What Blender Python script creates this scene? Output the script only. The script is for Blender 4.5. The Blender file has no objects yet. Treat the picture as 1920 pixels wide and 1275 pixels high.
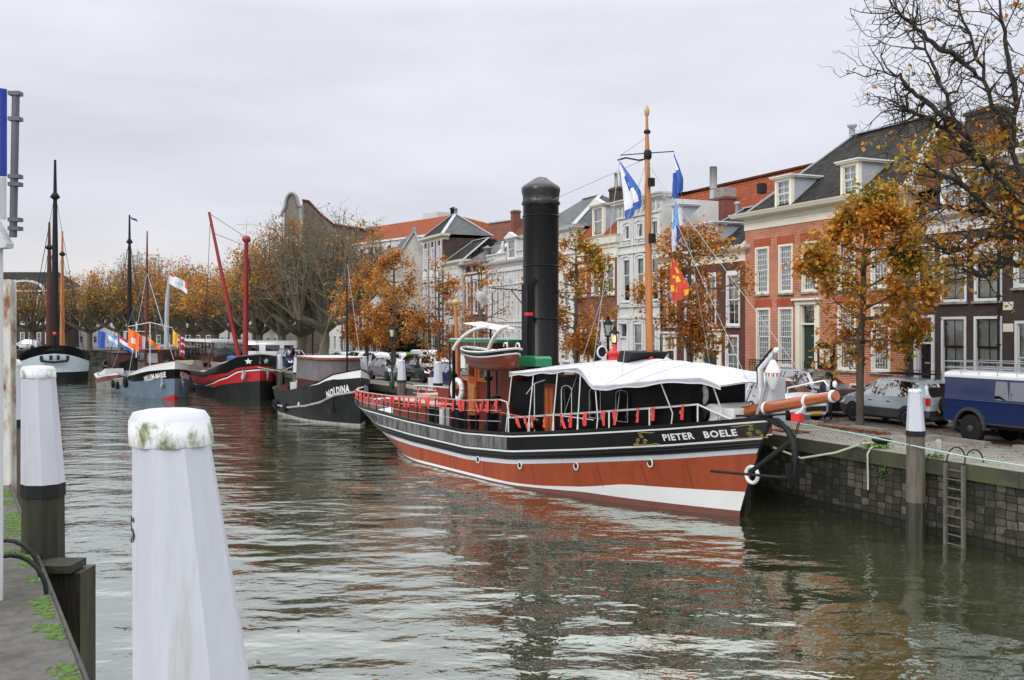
import bpy, math, random
import numpy as np
from mathutils import Vector, Matrix
R=math.radians
S=bpy.context.scene
COL=S.collection
# ---------------- camera, sky, sun, exposure
cd=bpy.data.cameras.new('camera'); cam=bpy.data.objects.new('camera',cd); COL.objects.link(cam)
cam.location=(0,0,5.5); cam.rotation_euler=(R(90),0,0)
cd.lens=35.0; cd.sensor_width=36; cd.shift_y=-0.0107; cd.clip_end=3000; cd.clip_start=.05
S.camera=cam
S.view_settings.view_transform='Standard'; S.view_settings.look='None'; S.view_settings.exposure=0.0; S.view_settings.gamma=1
SUN_EL,SUN_AZ=34,215   # soft sun behind the overcast, from behind-left of the camera
W=bpy.data.worlds.new('World'); S.world=W; W.use_nodes=True
nt=W.node_tree; nt.nodes.clear()
def nn(nt,t,**k):
    n=nt.nodes.new(t)
    for a,b in k.items():
        if a.startswith('i_'): n.inputs[a[2:].replace('_',' ')].default_value=b
        else: setattr(n,a,b)
    return n
out=nn(nt,'ShaderNodeOutputWorld'); bg=nn(nt,'ShaderNodeBackground'); bg.inputs['Strength'].default_value=.1
sky=nn(nt,'ShaderNodeTexSky'); sky.sky_type='NISHITA'; sky.sun_disc=False
sky.sun_elevation=R(SUN_EL); sky.sun_rotation=R(SUN_AZ); sky.air_density=1; sky.dust_density=2; sky.ozone_density=1
tc=nn(nt,'ShaderNodeTexCoord'); sep=nn(nt,'ShaderNodeSeparateXYZ'); nt.links.new(tc.outputs['Generated'],sep.inputs[0])
# overcast deck: brighter towards the zenith, faint warm band at the horizon
ramp=nn(nt,'ShaderNodeValToRGB'); cr=ramp.color_ramp
stops=[(0.0,(7.6,7.5,7.6)),(0.045,(8.0,7.85,8.0)),(.12,(7.75,7.9,8.75)),(.30,(8.45,8.6,9.45)),(.40,(14.5,14.6,15.0)),(.6,(22,22,22.4)),(1,(30,30,30.4))]
while len(cr.elements)<len(stops): cr.elements.new(.5)
for e,(p,c) in zip(cr.elements,stops): e.position=p; e.color=(c[0]/30.4,c[1]/30.4,c[2]/30.4,1)
nt.links.new(sep.outputs['Z'],ramp.inputs[0])
mp=nn(nt,'ShaderNodeMapping'); mp.inputs['Scale'].default_value=(1.0,1.0,4.0); nt.links.new(tc.outputs['Generated'],mp.inputs[0])
n1=nn(nt,'ShaderNodeTexNoise'); n1.inputs['Scale'].default_value=2.3; n1.inputs['Detail'].default_value=5; n1.inputs['Roughness'].default_value=.5
nt.links.new(mp.outputs[0],n1.inputs['Vector'])
r2=nn(nt,'ShaderNodeMapRange'); r2.inputs[1].default_value=.34; r2.inputs[2].default_value=.66; r2.inputs[3].default_value=26.0; r2.inputs[4].default_value=33.0
nt.links.new(n1.outputs[0],r2.inputs[0])
mul=nn(nt,'ShaderNodeVectorMath',operation='SCALE'); nt.links.new(ramp.outputs[0],mul.inputs[0]); nt.links.new(r2.outputs[0],mul.inputs['Scale'])
mx=nn(nt,'ShaderNodeMix',data_type='RGBA'); mx.inputs[0].default_value=.93
nt.links.new(sky.outputs[0],mx.inputs[6]); nt.links.new(mul.outputs[0],mx.inputs[7]); nt.links.new(mx.outputs[2],bg.inputs['Color']); nt.links.new(bg.outputs[0],out.inputs[0])
ld=bpy.data.lights.new('sun','SUN'); ld.energy=1.5; ld.angle=R(22); ld.color=(1,.96,.9)
lo=bpy.data.objects.new('sun',ld); COL.objects.link(lo)
d=Vector((math.sin(R(SUN_AZ))*math.cos(R(SUN_EL)),math.cos(R(SUN_AZ))*math.cos(R(SUN_EL)),math.sin(R(SUN_EL))))
lo.rotation_euler=d.to_track_quat('Z','Y').to_euler(); lo.location=(-30,-30,60)
S.render.engine='CYCLES'; S.cycles.max_bounces=6; S.cycles.transparent_max_bounces=8; S.cycles.volume_bounces=0

# ---------------- materials
def newmat(name):
    m=bpy.data.materials.new(name); m.use_nodes=True; t=m.node_tree
    return m,t,t.nodes['Principled BSDF']
def P(name,col,rough=.6,metal=0,var=.12,vs=2.0,bump=0,bs=25,spec=.5,stretch=None,uv=False,coat=0,dirt=None,ds=1.2,dlo=.5,dhi=.7):
    """plain material; colour varies softly with noise, optional second 'dirt' colour in patches"""
    m,t,b=newmat(name); L=t.links
    b.inputs['Roughness'].default_value=rough; b.inputs['Metallic'].default_value=metal; b.inputs['Specular IOR Level'].default_value=spec
    if coat: b.inputs['Coat Weight'].default_value=coat; b.inputs['Coat Roughness'].default_value=.08
    tc=nn(t,'ShaderNodeTexCoord'); src=tc.outputs['UV' if uv else 'Object']
    if stretch:
        mp=nn(t,'ShaderNodeMapping'); mp.inputs['Scale'].default_value=stretch; L.new(src,mp.inputs[0]); src=mp.outputs[0]
    n=nn(t,'ShaderNodeTexNoise'); n.inputs['Scale'].default_value=vs; n.inputs['Detail'].default_value=6; n.inputs['Roughness'].default_value=.62; L.new(src,n.inputs['Vector'])
    r=nn(t,'ShaderNodeMapRange'); r.inputs[1].default_value=.25; r.inputs[2].default_value=.75; r.inputs[3].default_value=1-var; r.inputs[4].default_value=1+var; L.new(n.outputs[0],r.inputs[0])
    v=nn(t,'ShaderNodeVectorMath',operation='SCALE'); v.inputs[0].default_value=col; L.new(r.outputs[0],v.inputs['Scale'])
    co=v.outputs[0]
    if dirt:
        n2=nn(t,'ShaderNodeTexNoise'); n2.inputs['Scale'].default_value=ds; n2.inputs['Detail'].default_value=7; n2.inputs['Roughness'].default_value=.7; L.new(src,n2.inputs['Vector'])
        r2=nn(t,'ShaderNodeMapRange'); r2.inputs[1].default_value=dlo; r2.inputs[2].default_value=dhi; L.new(n2.outputs[0],r2.inputs[0])
        mx=nn(t,'ShaderNodeMix',data_type='RGBA'); L.new(r2.outputs[0],mx.inputs[0]); L.new(co,mx.inputs[6]); mx.inputs[7].default_value=(*dirt,1); co=mx.outputs[2]
    L.new(co,b.inputs['Base Color'])
    if bump:
        n3=nn(t,'ShaderNodeTexNoise'); n3.inputs['Scale'].default_value=bs; n3.inputs['Detail'].default_value=4; L.new(src,n3.inputs['Vector'])
        bp=nn(t,'ShaderNodeBump'); bp.inputs['Strength'].default_value=bump; bp.inputs['Distance'].default_value=.02; L.new(n3.outputs[0],bp.inputs['Height']); L.new(bp.outputs[0],b.inputs['Normal'])
    return m
def BRICK(name,c1,c2,mortar,bw=.22,bh=.065,ms=.012,rough=.85,bump=.5,offset=.5,var=.25,big=None,dist=.01,rot=0,wob=0):
    m,t,b=newmat(name); L=t.links; b.inputs['Roughness'].default_value=rough; b.inputs['Specular IOR Level'].default_value=.3
    tc=nn(t,'ShaderNodeTexCoord'); src=tc.outputs['UV']
    if rot:
        mp=nn(t,'ShaderNodeMapping'); mp.inputs['Rotation'].default_value=(0,0,rot); L.new(src,mp.inputs[0]); src=mp.outputs[0]
    if wob:
        nw=nn(t,'ShaderNodeTexNoise'); nw.inputs['Scale'].default_value=1.6; L.new(src,nw.inputs['Vector'])
        sc=nn(t,'ShaderNodeVectorMath',operation='SCALE'); L.new(nw.outputs['Color'],sc.inputs[0]); sc.inputs['Scale'].default_value=wob
        ad=nn(t,'ShaderNodeVectorMath',operation='ADD'); L.new(src,ad.inputs[0]); L.new(sc.outputs[0],ad.inputs[1]); src=ad.outputs[0]
    br=nn(t,'ShaderNodeTexBrick'); br.offset=offset; L.new(src,br.inputs['Vector'])
    for k,v in (('Color1',(*c1,1)),('Color2',(*c2,1)),('Mortar',(*mortar,1)),('Scale',1.0),('Mortar Size',ms),('Brick Width',bw),('Row Height',bh),('Bias',0.0),('Mortar Smooth',.3)): br.inputs[k].default_value=v
    n=nn(t,'ShaderNodeTexNoise'); n.inputs['Scale'].default_value=.7; n.inputs['Detail'].default_value=8; n.inputs['Roughness'].default_value=.7; L.new(tc.outputs['UV'],n.inputs['Vector'])
    r=nn(t,'ShaderNodeMapRange'); r.inputs[1].default_value=.3; r.inputs[2].default_value=.7; r.inputs[3].default_value=1-var; r.inputs[4].default_value=1+var; L.new(n.outputs[0],r.inputs[0])
    v=nn(t,'ShaderNodeVectorMath',operation='SCALE'); L.new(br.outputs['Color'],v.inputs[0]); L.new(r.outputs[0],v.inputs['Scale']); co=v.outputs[0]
    if big:
        n2=nn(t,'ShaderNodeTexNoise'); n2.inputs['Scale'].default_value=big[1]; n2.inputs['Detail'].default_value=8; n2.inputs['Roughness'].default_value=.72; L.new(tc.outputs['UV'],n2.inputs['Vector'])
        r2=nn(t,'ShaderNodeMapRange'); r2.inputs[1].default_value=big[2]; r2.inputs[2].default_value=big[3]; L.new(n2.outputs[0],r2.inputs[0])
        mx=nn(t,'ShaderNodeMix',data_type='RGBA'); L.new(r2.outputs[0],mx.inputs[0]); L.new(co,mx.inputs[6]); mx.inputs[7].default_value=(*big[0],1); co=mx.outputs[2]
    L.new(co,b.inputs['Base Color'])
    inv=nn(t,'ShaderNodeMath',operation='MULTIPLY_ADD'); L.new(br.outputs['Fac'],inv.inputs[0]); inv.inputs[1].default_value=-1; L.new(n.outputs[0],inv.inputs[2])
    bp=nn(t,'ShaderNodeBump'); bp.inputs['Strength'].default_value=bump; bp.inputs['Distance'].default_value=dist; L.new(inv.outputs[0],bp.inputs['Height']); L.new(bp.outputs[0],b.inputs['Normal'])
    return m
def STONE(name,stops,mortar,scale=3.0,rnd=.6,algae=None):
    m,t,b=newmat(name); L=t.links; b.inputs['Roughness'].default_value=.88; b.inputs['Specular IOR Level'].default_value=.3
    tc=nn(t,'ShaderNodeTexCoord'); mp=nn(t,'ShaderNodeMapping'); mp.inputs['Scale'].default_value=(.85,1.25,1); L.new(tc.outputs['UV'],mp.inputs[0])
    v=nn(t,'ShaderNodeTexVoronoi'); v.voronoi_dimensions='2D'; v.distance='CHEBYCHEV'; v.inputs['Scale'].default_value=scale; v.inputs['Randomness'].default_value=rnd; L.new(mp.outputs[0],v.inputs['Vector'])
    e=nn(t,'ShaderNodeTexVoronoi'); e.voronoi_dimensions='2D'; e.feature='F2'; e.distance='CHEBYCHEV'; e.inputs['Scale'].default_value=scale; e.inputs['Randomness'].default_value=rnd; L.new(mp.outputs[0],e.inputs['Vector'])
    sb=nn(t,'ShaderNodeMath',operation='SUBTRACT'); L.new(e.outputs['Distance'],sb.inputs[0]); L.new(v.outputs['Distance'],sb.inputs[1])
    mr=nn(t,'ShaderNodeMapRange'); mr.inputs[1].default_value=.02; mr.inputs[2].default_value=.13; L.new(sb.outputs[0],mr.inputs[0])
    n=nn(t,'ShaderNodeTexNoise'); n.inputs['Scale'].default_value=5; n.inputs['Detail'].default_value=8; n.inputs['Roughness'].default_value=.7; L.new(tc.outputs['UV'],n.inputs['Vector'])
    sx=nn(t,'ShaderNodeSeparateColor'); L.new(v.outputs['Color'],sx.inputs[0])
    mf=nn(t,'ShaderNodeMix',data_type='FLOAT'); mf.inputs[0].default_value=.45; L.new(sx.outputs[0],mf.inputs[2]); L.new(n.outputs[0],mf.inputs[3])
    ra=nn(t,'ShaderNodeValToRGB'); cr=ra.color_ramp
    while len(cr.elements)<len(stops): cr.elements.new(.5)
    for q,(p,c) in zip(cr.elements,stops): q.position=p; q.color=(*c,1)
    L.new(mf.outputs[0],ra.inputs[0])
    mx=nn(t,'ShaderNodeMix',data_type='RGBA'); L.new(mr.outputs[0],mx.inputs[0]); mx.inputs[6].default_value=(*mortar,1); L.new(ra.outputs[0],mx.inputs[7]); co=mx.outputs[2]
    n2=nn(t,'ShaderNodeTexNoise'); n2.inputs['Scale'].default_value=.8; n2.inputs['Detail'].default_value=8; n2.inputs['Roughness'].default_value=.75; L.new(tc.outputs['UV'],n2.inputs['Vector'])
    r2=nn(t,'ShaderNodeMapRange'); r2.inputs[1].default_value=.42; r2.inputs[2].default_value=.62; L.new(n2.outputs[0],r2.inputs[0])
    m2=nn(t,'ShaderNodeMix',data_type='RGBA'); L.new(r2.outputs[0],m2.inputs[0]); L.new(co,m2.inputs[6]); m2.inputs[7].default_value=(*(algae or (.03,.03,.02)),1); L.new(m2.outputs[2],b.inputs['Base Color'])
    hh=nn(t,'ShaderNodeMath',operation='MULTIPLY_ADD'); L.new(n.outputs[0],hh.inputs[0]); hh.inputs[1].default_value=.5; L.new(mr.outputs[0],hh.inputs[2])
    bp=nn(t,'ShaderNodeBump'); bp.inputs['Strength'].default_value=1; bp.inputs['Distance'].default_value=.05; L.new(hh.outputs[0],bp.inputs['Height']); L.new(bp.outputs[0],b.inputs['Normal'])
    return m
def TILE(name,c1,c2,w=.22,h=.30,moss=None):
    """pantiles: brick cells for colour, a wave across for the rolls, a saw down the slope for the laps"""
    m,t,b=newmat(name); L=t.links; b.inputs['Roughness'].default_value=.8; b.inputs['Specular IOR Level'].default_value=.2
    tc=nn(t,'ShaderNodeTexCoord'); src=tc.outputs['UV']
    br=nn(t,'ShaderNodeTexBrick'); br.offset=0; L.new(src,br.inputs['Vector'])
    for k,v in (('Color1',(*c1,1)),('Color2',(*c2,1)),('Mortar',(c1[0]*.35,c1[1]*.35,c1[2]*.35,1)),('Scale',1.0),('Mortar Size',.022),('Brick Width',w),('Row Height',h),('Mortar Smooth',.5)): br.inputs[k].default_value=v
    n=nn(t,'ShaderNodeTexNoise'); n.inputs['Scale'].default_value=.9; n.inputs['Detail'].default_value=8; n.inputs['Roughness'].default_value=.75; L.new(src,n.inputs['Vector'])
    r=nn(t,'ShaderNodeMapRange'); r.inputs[1].default_value=.3; r.inputs[2].default_value=.7; r.inputs[3].default_value=.7; r.inputs[4].default_value=1.3; L.new(n.outputs[0],r.inputs[0])
    v=nn(t,'ShaderNodeVectorMath',operation='SCALE'); L.new(br.outputs['Color'],v.inputs[0]); L.new(r.outputs[0],v.inputs['Scale']); co=v.outputs[0]
    if moss:
        r2=nn(t,'ShaderNodeMapRange'); r2.inputs[1].default_value=.52; r2.inputs[2].default_value=.66; L.new(n.outputs[0],r2.inputs[0])
        mx=nn(t,'ShaderNodeMix',data_type='RGBA'); L.new(r2.outputs[0],mx.inputs[0]); L.new(co,mx.inputs[6]); mx.inputs[7].default_value=(*moss,1); co=mx.outputs[2]
    L.new(co,b.inputs['Base Color'])
    sx=nn(t,'ShaderNodeSeparateXYZ'); L.new(src,sx.inputs[0])
    a=nn(t,'ShaderNodeMath',operation='MULTIPLY'); L.new(sx.outputs[0],a.inputs[0]); a.inputs[1].default_value=2*math.pi/w
    s=nn(t,'ShaderNodeMath',operation='SINE'); L.new(a.outputs[0],s.inputs[0])
    a2=nn(t,'ShaderNodeMath',operation='DIVIDE'); L.new(sx.outputs[1],a2.inputs[0]); a2.inputs[1].default_value=h
    fr=nn(t,'ShaderNodeMath',operation='FRACT'); L.new(a2.outputs[0],fr.inputs[0])
    su=nn(t,'ShaderNodeMath',operation='SUBTRACT'); L.new(s.outputs[0],su.inputs[0]); L.new(fr.outputs[0],su.inputs[1])
    bp=nn(t,'ShaderNodeBump'); bp.inputs['Strength'].default_value=1.0; bp.inputs['Distance'].default_value=.09; L.new(su.outputs[0],bp.inputs['Height']); L.new(bp.outputs[0],b.inputs['Normal'])
    return m
def LEAF(name,stops,scale=.5,mixn=.55):
    m,t,b=newmat(name); L=t.links; b.inputs['Roughness'].default_value=.6; b.inputs['Specular IOR Level'].default_value=.25
    g=nn(t,'ShaderNodeNewGeometry'); tc=nn(t,'ShaderNodeTexCoord')
    n=nn(t,'ShaderNodeTexNoise'); n.inputs['Scale'].default_value=scale; n.inputs['Detail'].default_value=3; L.new(tc.outputs['Object'],n.inputs['Vector'])
    r=nn(t,'ShaderNodeMapRange'); r.inputs[1].default_value=.32; r.inputs[2].default_value=.68; L.new(n.outputs[0],r.inputs[0])
    mx=nn(t,'ShaderNodeMix',data_type='FLOAT'); mx.inputs[0].default_value=mixn; L.new(g.outputs['Random Per Island'],mx.inputs[2]); L.new(r.outputs[0],mx.inputs[3])
    ra=nn(t,'ShaderNodeValToRGB'); cr=ra.color_ramp
    while len(cr.elements)<len(stops): cr.elements.new(.5)
    for e,(p,c) in zip(cr.elements,stops): e.position=p; e.color=(*c,1)
    L.new(mx.outputs[0],ra.inputs[0]); L.new(ra.outputs[0],b.inputs['Base Color'])
    tr=nn(t,'ShaderNodeBsdfTranslucent'); L.new(ra.outputs[0],tr.inputs[0])
    ms=nn(t,'ShaderNodeMixShader'); ms.inputs[0].default_value=.3; L.new(b.outputs[0],ms.inputs[1]); L.new(tr.outputs[0],ms.inputs[2])
    L.new(ms.outputs[0],t.nodes['Material Output'].inputs[0])
    return m
def GLASS(name,tint=(.8,.85,.85),base=.10,rough=.02):
    m,t,b=newmat(name); L=t.links
    lw=nn(t,'ShaderNodeFresnel'); lw.inputs[0].default_value=1.5
    gl=nn(t,'ShaderNodeBsdfGlossy'); gl.inputs['Roughness'].default_value=rough; gl.inputs['Color'].default_value=(.95,.97,1,1)
    n=nn(t,'ShaderNodeTexNoise'); n.inputs['Scale'].default_value=1.3
    tc=nn(t,'ShaderNodeTexCoord'); L.new(tc.outputs['Object'],n.inputs['Vector'])
    bp=nn(t,'ShaderNodeBump'); bp.inputs['Strength'].default_value=.25; bp.inputs['Distance'].default_value=.02; L.new(n.outputs[0],bp.inputs['Height']); L.new(bp.outputs[0],gl.inputs['Normal'])
    tr=nn(t,'ShaderNodeBsdfTransparent'); tr.inputs[0].default_value=(*tint,1)
    a=nn(t,'ShaderNodeMath',operation='MULTIPLY_ADD'); L.new(lw.outputs[0],a.inputs[0]); a.inputs[1].default_value=1.0; a.inputs[2].default_value=base
    ms=nn(t,'ShaderNodeMixShader'); L.new(a.outputs[0],ms.inputs[0]); L.new(tr.outputs[0],ms.inputs[1]); L.new(gl.outputs[0],ms.inputs[2])
    L.new(ms.outputs[0],t.nodes['Material Output'].inputs[0])
    return m
def EMIT(name,col,s):
    m,t,b=newmat(name); b.inputs['Emission Color'].default_value=(*col,1); b.inputs['Emission Strength'].default_value=s; b.inputs['Base Color'].default_value=(*col,1); return m

M={}
M['white']=P('white paint',(.62,.63,.64),.45,var=.05,vs=1.5)
M['whitew']=P('weathered white paint',(.44,.46,.52),.5,var=.09,vs=3,bump=.35,bs=7,dirt=(.27,.28,.20),ds=2.2,dlo=.56,dhi=.85,stretch=(2.5,2.5,.22))
M['cream']=P('cream paint',(.66,.64,.54),.5,var=.07,vs=1)
M['stucco']=P('white stucco',(.54,.55,.54),.75,var=.10,vs=.8,bump=.2,bs=8,dirt=(.42,.42,.39),ds=.7,dlo=.52,dhi=.85,stretch=(1,1,.4))
M['lgrey']=P('light grey paint',(.48,.5,.52),.6,var=.08)
M['stone']=P('grey stone',(.26,.255,.24),.85,var=.25,vs=3,bump=.4,bs=18,dirt=(.12,.115,.09),ds=2)
M['black']=P('black paint',(.006,.006,.007),.3,var=.3,vs=2,spec=.25)
M['blackm']=P('matt black iron',(.010,.010,.012),.6,var=.3,vs=6,bump=.15,bs=30,spec=.25)
M['dkgreen']=P('dark green paint',(.012,.03,.026),.35)
M['green']=P('green paint',(.01,.16,.07),.4)
M['glass']=GLASS('window glass')
M['carglass']=GLASS('car glass',(.13,.16,.17),.24)
M['inner']=P('dark interior',(.012,.012,.014),.9)
M['curtain']=P('white net curtain',(.74,.74,.72),.9,var=.2,vs=9,stretch=(4,4,.25))
M['slate']=BRICK('slate roof',(.055,.058,.066),(.085,.088,.095),(.025,.025,.03),.3,.22,.01,.6,.5)
M['dktile']=TILE('black pantiles',(.016,.015,.015),(.042,.038,.035),.27,.36)
M['ortile']=TILE('orange pantiles',(.42,.10,.035),(.30,.065,.025),.25,.33,moss=(.14,.06,.03))
M['rdtile']=TILE('weathered red pantiles',(.26,.075,.04),(.15,.05,.03),.25,.33,moss=(.09,.075,.04))
M['lead']=P('lead flashing',(.32,.35,.40),.5,var=.15,vs=3)
M['redbrick']=BRICK('orange red brick',(.42,.115,.052),(.31,.078,.038),(.46,.32,.24),.22,.078,.013,bump=.3,var=.28)
M['purbrick']=BRICK('purple brown brick',(.11,.035,.03),(.075,.027,.025),(.085,.05,.045),.22,.07,.01,bump=.3)
M['midbrick']=BRICK('red brick',(.17,.045,.033),(.13,.035,.03),(.2,.12,.1),.22,.07,.01,bump=.3)
M['dkbrick']=BRICK('dark brown brick',(.05,.034,.028),(.032,.022,.02),(.075,.06,.052),.22,.07,.012,bump=.3)
M['wwbrick']=BRICK('whitewashed brick',(.50,.49,.44),(.42,.41,.37),(.36,.35,.31),.22,.07,.01,bump=.4,big=((.26,.25,.21),.35,.56,.8))
M['rubbed']=BRICK('rubbed brick lintel',(.36,.075,.035),(.30,.06,.03),(.33,.14,.08),.07,.3,.006)
M['bark']=P('tree bark',(.075,.06,.045),.9,var=.4,vs=6,bump=.6,bs=14,stretch=(1,1,.35),dirt=(.07,.075,.03),ds=2,dlo=.5,dhi=.7)
M['barkg']=P('grey green bark',(.12,.105,.075),.9,var=.35,vs=5,bump=.6,bs=12,stretch=(1,1,.35),dirt=(.085,.085,.03),ds=1.5)
M['varn']=P('varnished wood',(.30,.075,.018),.18,var=.25,vs=3,stretch=(.3,3,3),coat=.8)
M['varnv']=P('varnished wood mast',(.38,.14,.04),.3,var=.25,vs=3,stretch=(3,3,.3),coat=.5)
M['mahog']=P('mahogany red brown',(.12,.018,.008),.35,var=.2,coat=.15,spec=.3)
M['redwood']=P('red brown paint',(.14,.024,.013),.5,var=.15,spec=.3)
M['rose']=P('faded rose paint',(.42,.25,.21),.6)
M['orange']=P('orange red hull paint',(.26,.045,.015),.4,var=.22,vs=1.6,dirt=(.26,.10,.06),ds=1.1,dlo=.55,dhi=.85,stretch=(1.6,1.6,.3),spec=.3,bump=.1,bs=3)
M['hullblk']=P('black hull paint',(.005,.005,.006),.32,var=.4,vs=1,bump=.05,bs=2,spec=.2)
M['dkred']=P('dark red antifouling',(.13,.035,.03),.6,var=.25,dirt=(.06,.05,.035),ds=2)
M['red']=P('bright red',(.55,.02,.02),.5)
M['redcloth']=P('red cloth',(.62,.03,.04),.7,var=.15,vs=9)
M['steel']=P('galvanised steel',(.34,.36,.38),.45,metal=.5,var=.15)
M['rubber']=P('tyre rubber',(.012,.012,.013),.85,bump=.3,bs=40,spec=.2)
M['gold']=P('gold leaf',(.36,.27,.08),.4,var=.2)
M['canvas']=P('white canvas',(.50,.51,.55),.8,var=.08,vs=1.2,bump=1.0,bs=5,dirt=(.45,.46,.46),ds=1.3,dlo=.55,dhi=.85)
M['darkbark']=P('dark tree bark',(.028,.023,.019),.9,var=.4,vs=6,bump=.6,bs=14,stretch=(1,1,.35))
M['rope']=P('pale rope',(.42,.42,.34),.9,bump=.5,bs=60)
M['grope']=P('pale green rope',(.32,.44,.40),.8,bump=.4,bs=60)
M['wood']=P('weathered pile timber',(.10,.085,.07),.9,var=.4,vs=3,stretch=(3,3,.4),bump=.6,bs=9,dirt=(.055,.06,.02),ds=1.2,dlo=.5,dhi=.66)
M['wetwood']=P('dark wet timber',(.022,.019,.014),.55,var=.4,vs=3,stretch=(3,3,.4),bump=.6,bs=9,dirt=(.045,.05,.012),ds=1.5)
M['ltmetal']=P('alloy rim',(.55,.56,.58),.3,metal=.8)
M['chrome']=P('headlamp glass',(.6,.62,.65),.12,metal=.6)
M['yellow']=P('yellow plate',(.75,.42,.02),.4)
M['moss']=P('bright moss',(.055,.11,.014),.95,var=.45,vs=14,bump=.8,bs=40)
M['litter']=P('fallen leaves',(.10,.045,.022),.9,var=.6,vs=12,bump=.8,bs=30)

# ---------------- mesh builder
class MB:
    def __init__(s): s.v=[]; s.f=[]; s.m=[]; s.sm=[]
    def add(s,vs,fs,m,sm=False):
        o=len(s.v); s.v.extend([tuple(map(float,p)) for p in vs])
        for f in fs: s.f.append([i+o for i in f]); s.m.append(m); s.sm.append(sm)
        return s
    def box(s,x0,x1,y0,y1,z0,z1,m):
        if x0>x1:x0,x1=x1,x0
        if y0>y1:y0,y1=y1,y0
        if z0>z1:z0,z1=z1,z0
        v=[(x,y,z) for z in (z0,z1) for y in (y0,y1) for x in (x0,x1)]
        return s.add(v,[(0,2,3,1),(4,5,7,6),(0,1,5,4),(2,6,7,3),(0,4,6,2),(1,3,7,5)],m)
    def bar(s,p,q,w,h,m):
        """square bar from p to q"""
        p=Vector(p);q=Vector(q);d=(q-p).normalized()
        a=d.cross(Vector((0,0,1)))
        a=Vector((1,0,0)) if a.length<1e-3 else a.normalized()
        b=a.cross(d).normalized()
        v=[c+a*i*w/2+b*j*h/2 for c in (p,q) for i,j in ((-1,-1),(1,-1),(1,1),(-1,1))]
        return s.add(v,[(3,2,1,0),(4,5,6,7),(0,1,5,4),(1,2,6,5),(2,3,7,6),(3,0,4,7)],m)
    def tube(s,pts,r,m,n=8,cap=True,sm=True):
        pts=[Vector(p) for p in pts]; k=len(pts)
        rs=r if hasattr(r,'__len__') else [r]*k
        v=[];up=None
        for i,p in enumerate(pts):
            d=(pts[min(i+1,k-1)]-pts[max(i-1,0)])
            d=d.normalized() if d.length>1e-9 else Vector((0,0,1))
            if up is None:
                a=d.cross(Vector((0,0,1)))
                if a.length<.05: a=d.cross(Vector((0,1,0)))
                a.normalize()
            else:
                a=up-d*up.dot(d); a.normalize()
            up=a; b=d.cross(a)
            for j in range(n):
                t=2*math.pi*j/n; v.append(p+a*math.cos(t)*rs[i]+b*math.sin(t)*rs[i])
        f=[(i*n+j,i*n+(j+1)%n,(i+1)*n+(j+1)%n,(i+1)*n+j) for i in range(k-1) for j in range(n)]
        s.add(v,f,m,sm)
        if cap: s.add(v[:n],[list(range(n))[::-1]],m); s.add(v[-n:],[list(range(n))],m)
        return s
    def lathe(s,prof,c,m,n=16,sm=True,sq=1,ax='z'):
        v=[];k=len(prof)
        for r,z in prof:
            for j in range(n):
                t=2*math.pi*(j+.5)/n; x,y=r*math.cos(t),r*math.sin(t)*sq
                p={'z':(x,y,z),'y':(x,z,y),'x':(z,x,y)}[ax]
                v.append((c[0]+p[0],c[1]+p[1],c[2]+p[2]))
        f=[(i*n+j,i*n+(j+1)%n,(i+1)*n+(j+1)%n,(i+1)*n+j) for i in range(k-1) for j in range(n)]
        s.add(v,f,m,sm); s.add(v[:n],[list(range(n))[::-1]],m); s.add(v[-n:],[list(range(n))],m)
        return s
    def prism(s,poly,vec,m):
        k=len(poly); vec=Vector(vec); v=[Vector(p) for p in poly]+[Vector(p)+vec for p in poly]
        return s.add(v,[list(range(k))[::-1],list(range(k,2*k))]+[(i,(i+1)%k,k+(i+1)%k,k+i) for i in range(k)],m)
    def grid(s,rows,m,sm=True,close=False,flip=False):
        n=len(rows[0]); v=[p for r in rows for p in r]; f=[]
        for i in range(len(rows)-1):
            for j in range(n if close else n-1):
                q=(i*n+j,i*n+(j+1)%n,(i+1)*n+(j+1)%n,(i+1)*n+j)
                f.append(q[::-1] if flip else q)
        return s.add(v,f,m,sm)
    def ball(s,c,r,m,n=12,sx=1,sy=1,sz=1):
        return s.lathe([(max(r*math.sin(math.pi*i/8),.001),-r*math.cos(math.pi*i/8)*sz) for i in range(9)],c,m,n,sq=sy)
    def ring(s,c,R0,r,m,ax='y',n=24,k=8,a0=0,a1=360):
        pts=[]
        for i in range(n+1):
            t=R(a0+(a1-a0)*i/n); u,w=R0*math.cos(t),R0*math.sin(t)
            d={'y':(u,0,w),'x':(0,u,w),'z':(u,w,0)}[ax]; pts.append((c[0]+d[0],c[1]+d[1],c[2]+d[2]))
        return s.tube(pts,r,m,k,cap=(a1-a0)<359)
    def build(s,name,parent=None,loc=None,rot=None):
        me=bpy.data.meshes.new(name); me.from_pydata(s.v,[],s.f)
        mats=[]; idx=[]
        for m in s.m:
            if m not in mats: mats.append(m)
            idx.append(mats.index(m))
        for m in mats: me.materials.append(m)
        if s.f:
            me.polygons.foreach_set('material_index',idx); me.polygons.foreach_set('use_smooth',s.sm)
            autouv(me)
        me.update()
        o=bpy.data.objects.new(name,me); COL.objects.link(o)
        if parent is not None: o.parent=parent
        if loc is not None: o.location=loc
        if rot is not None: o.rotation_euler=rot if hasattr(rot,'__len__') else (0,0,rot)
        return o
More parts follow.
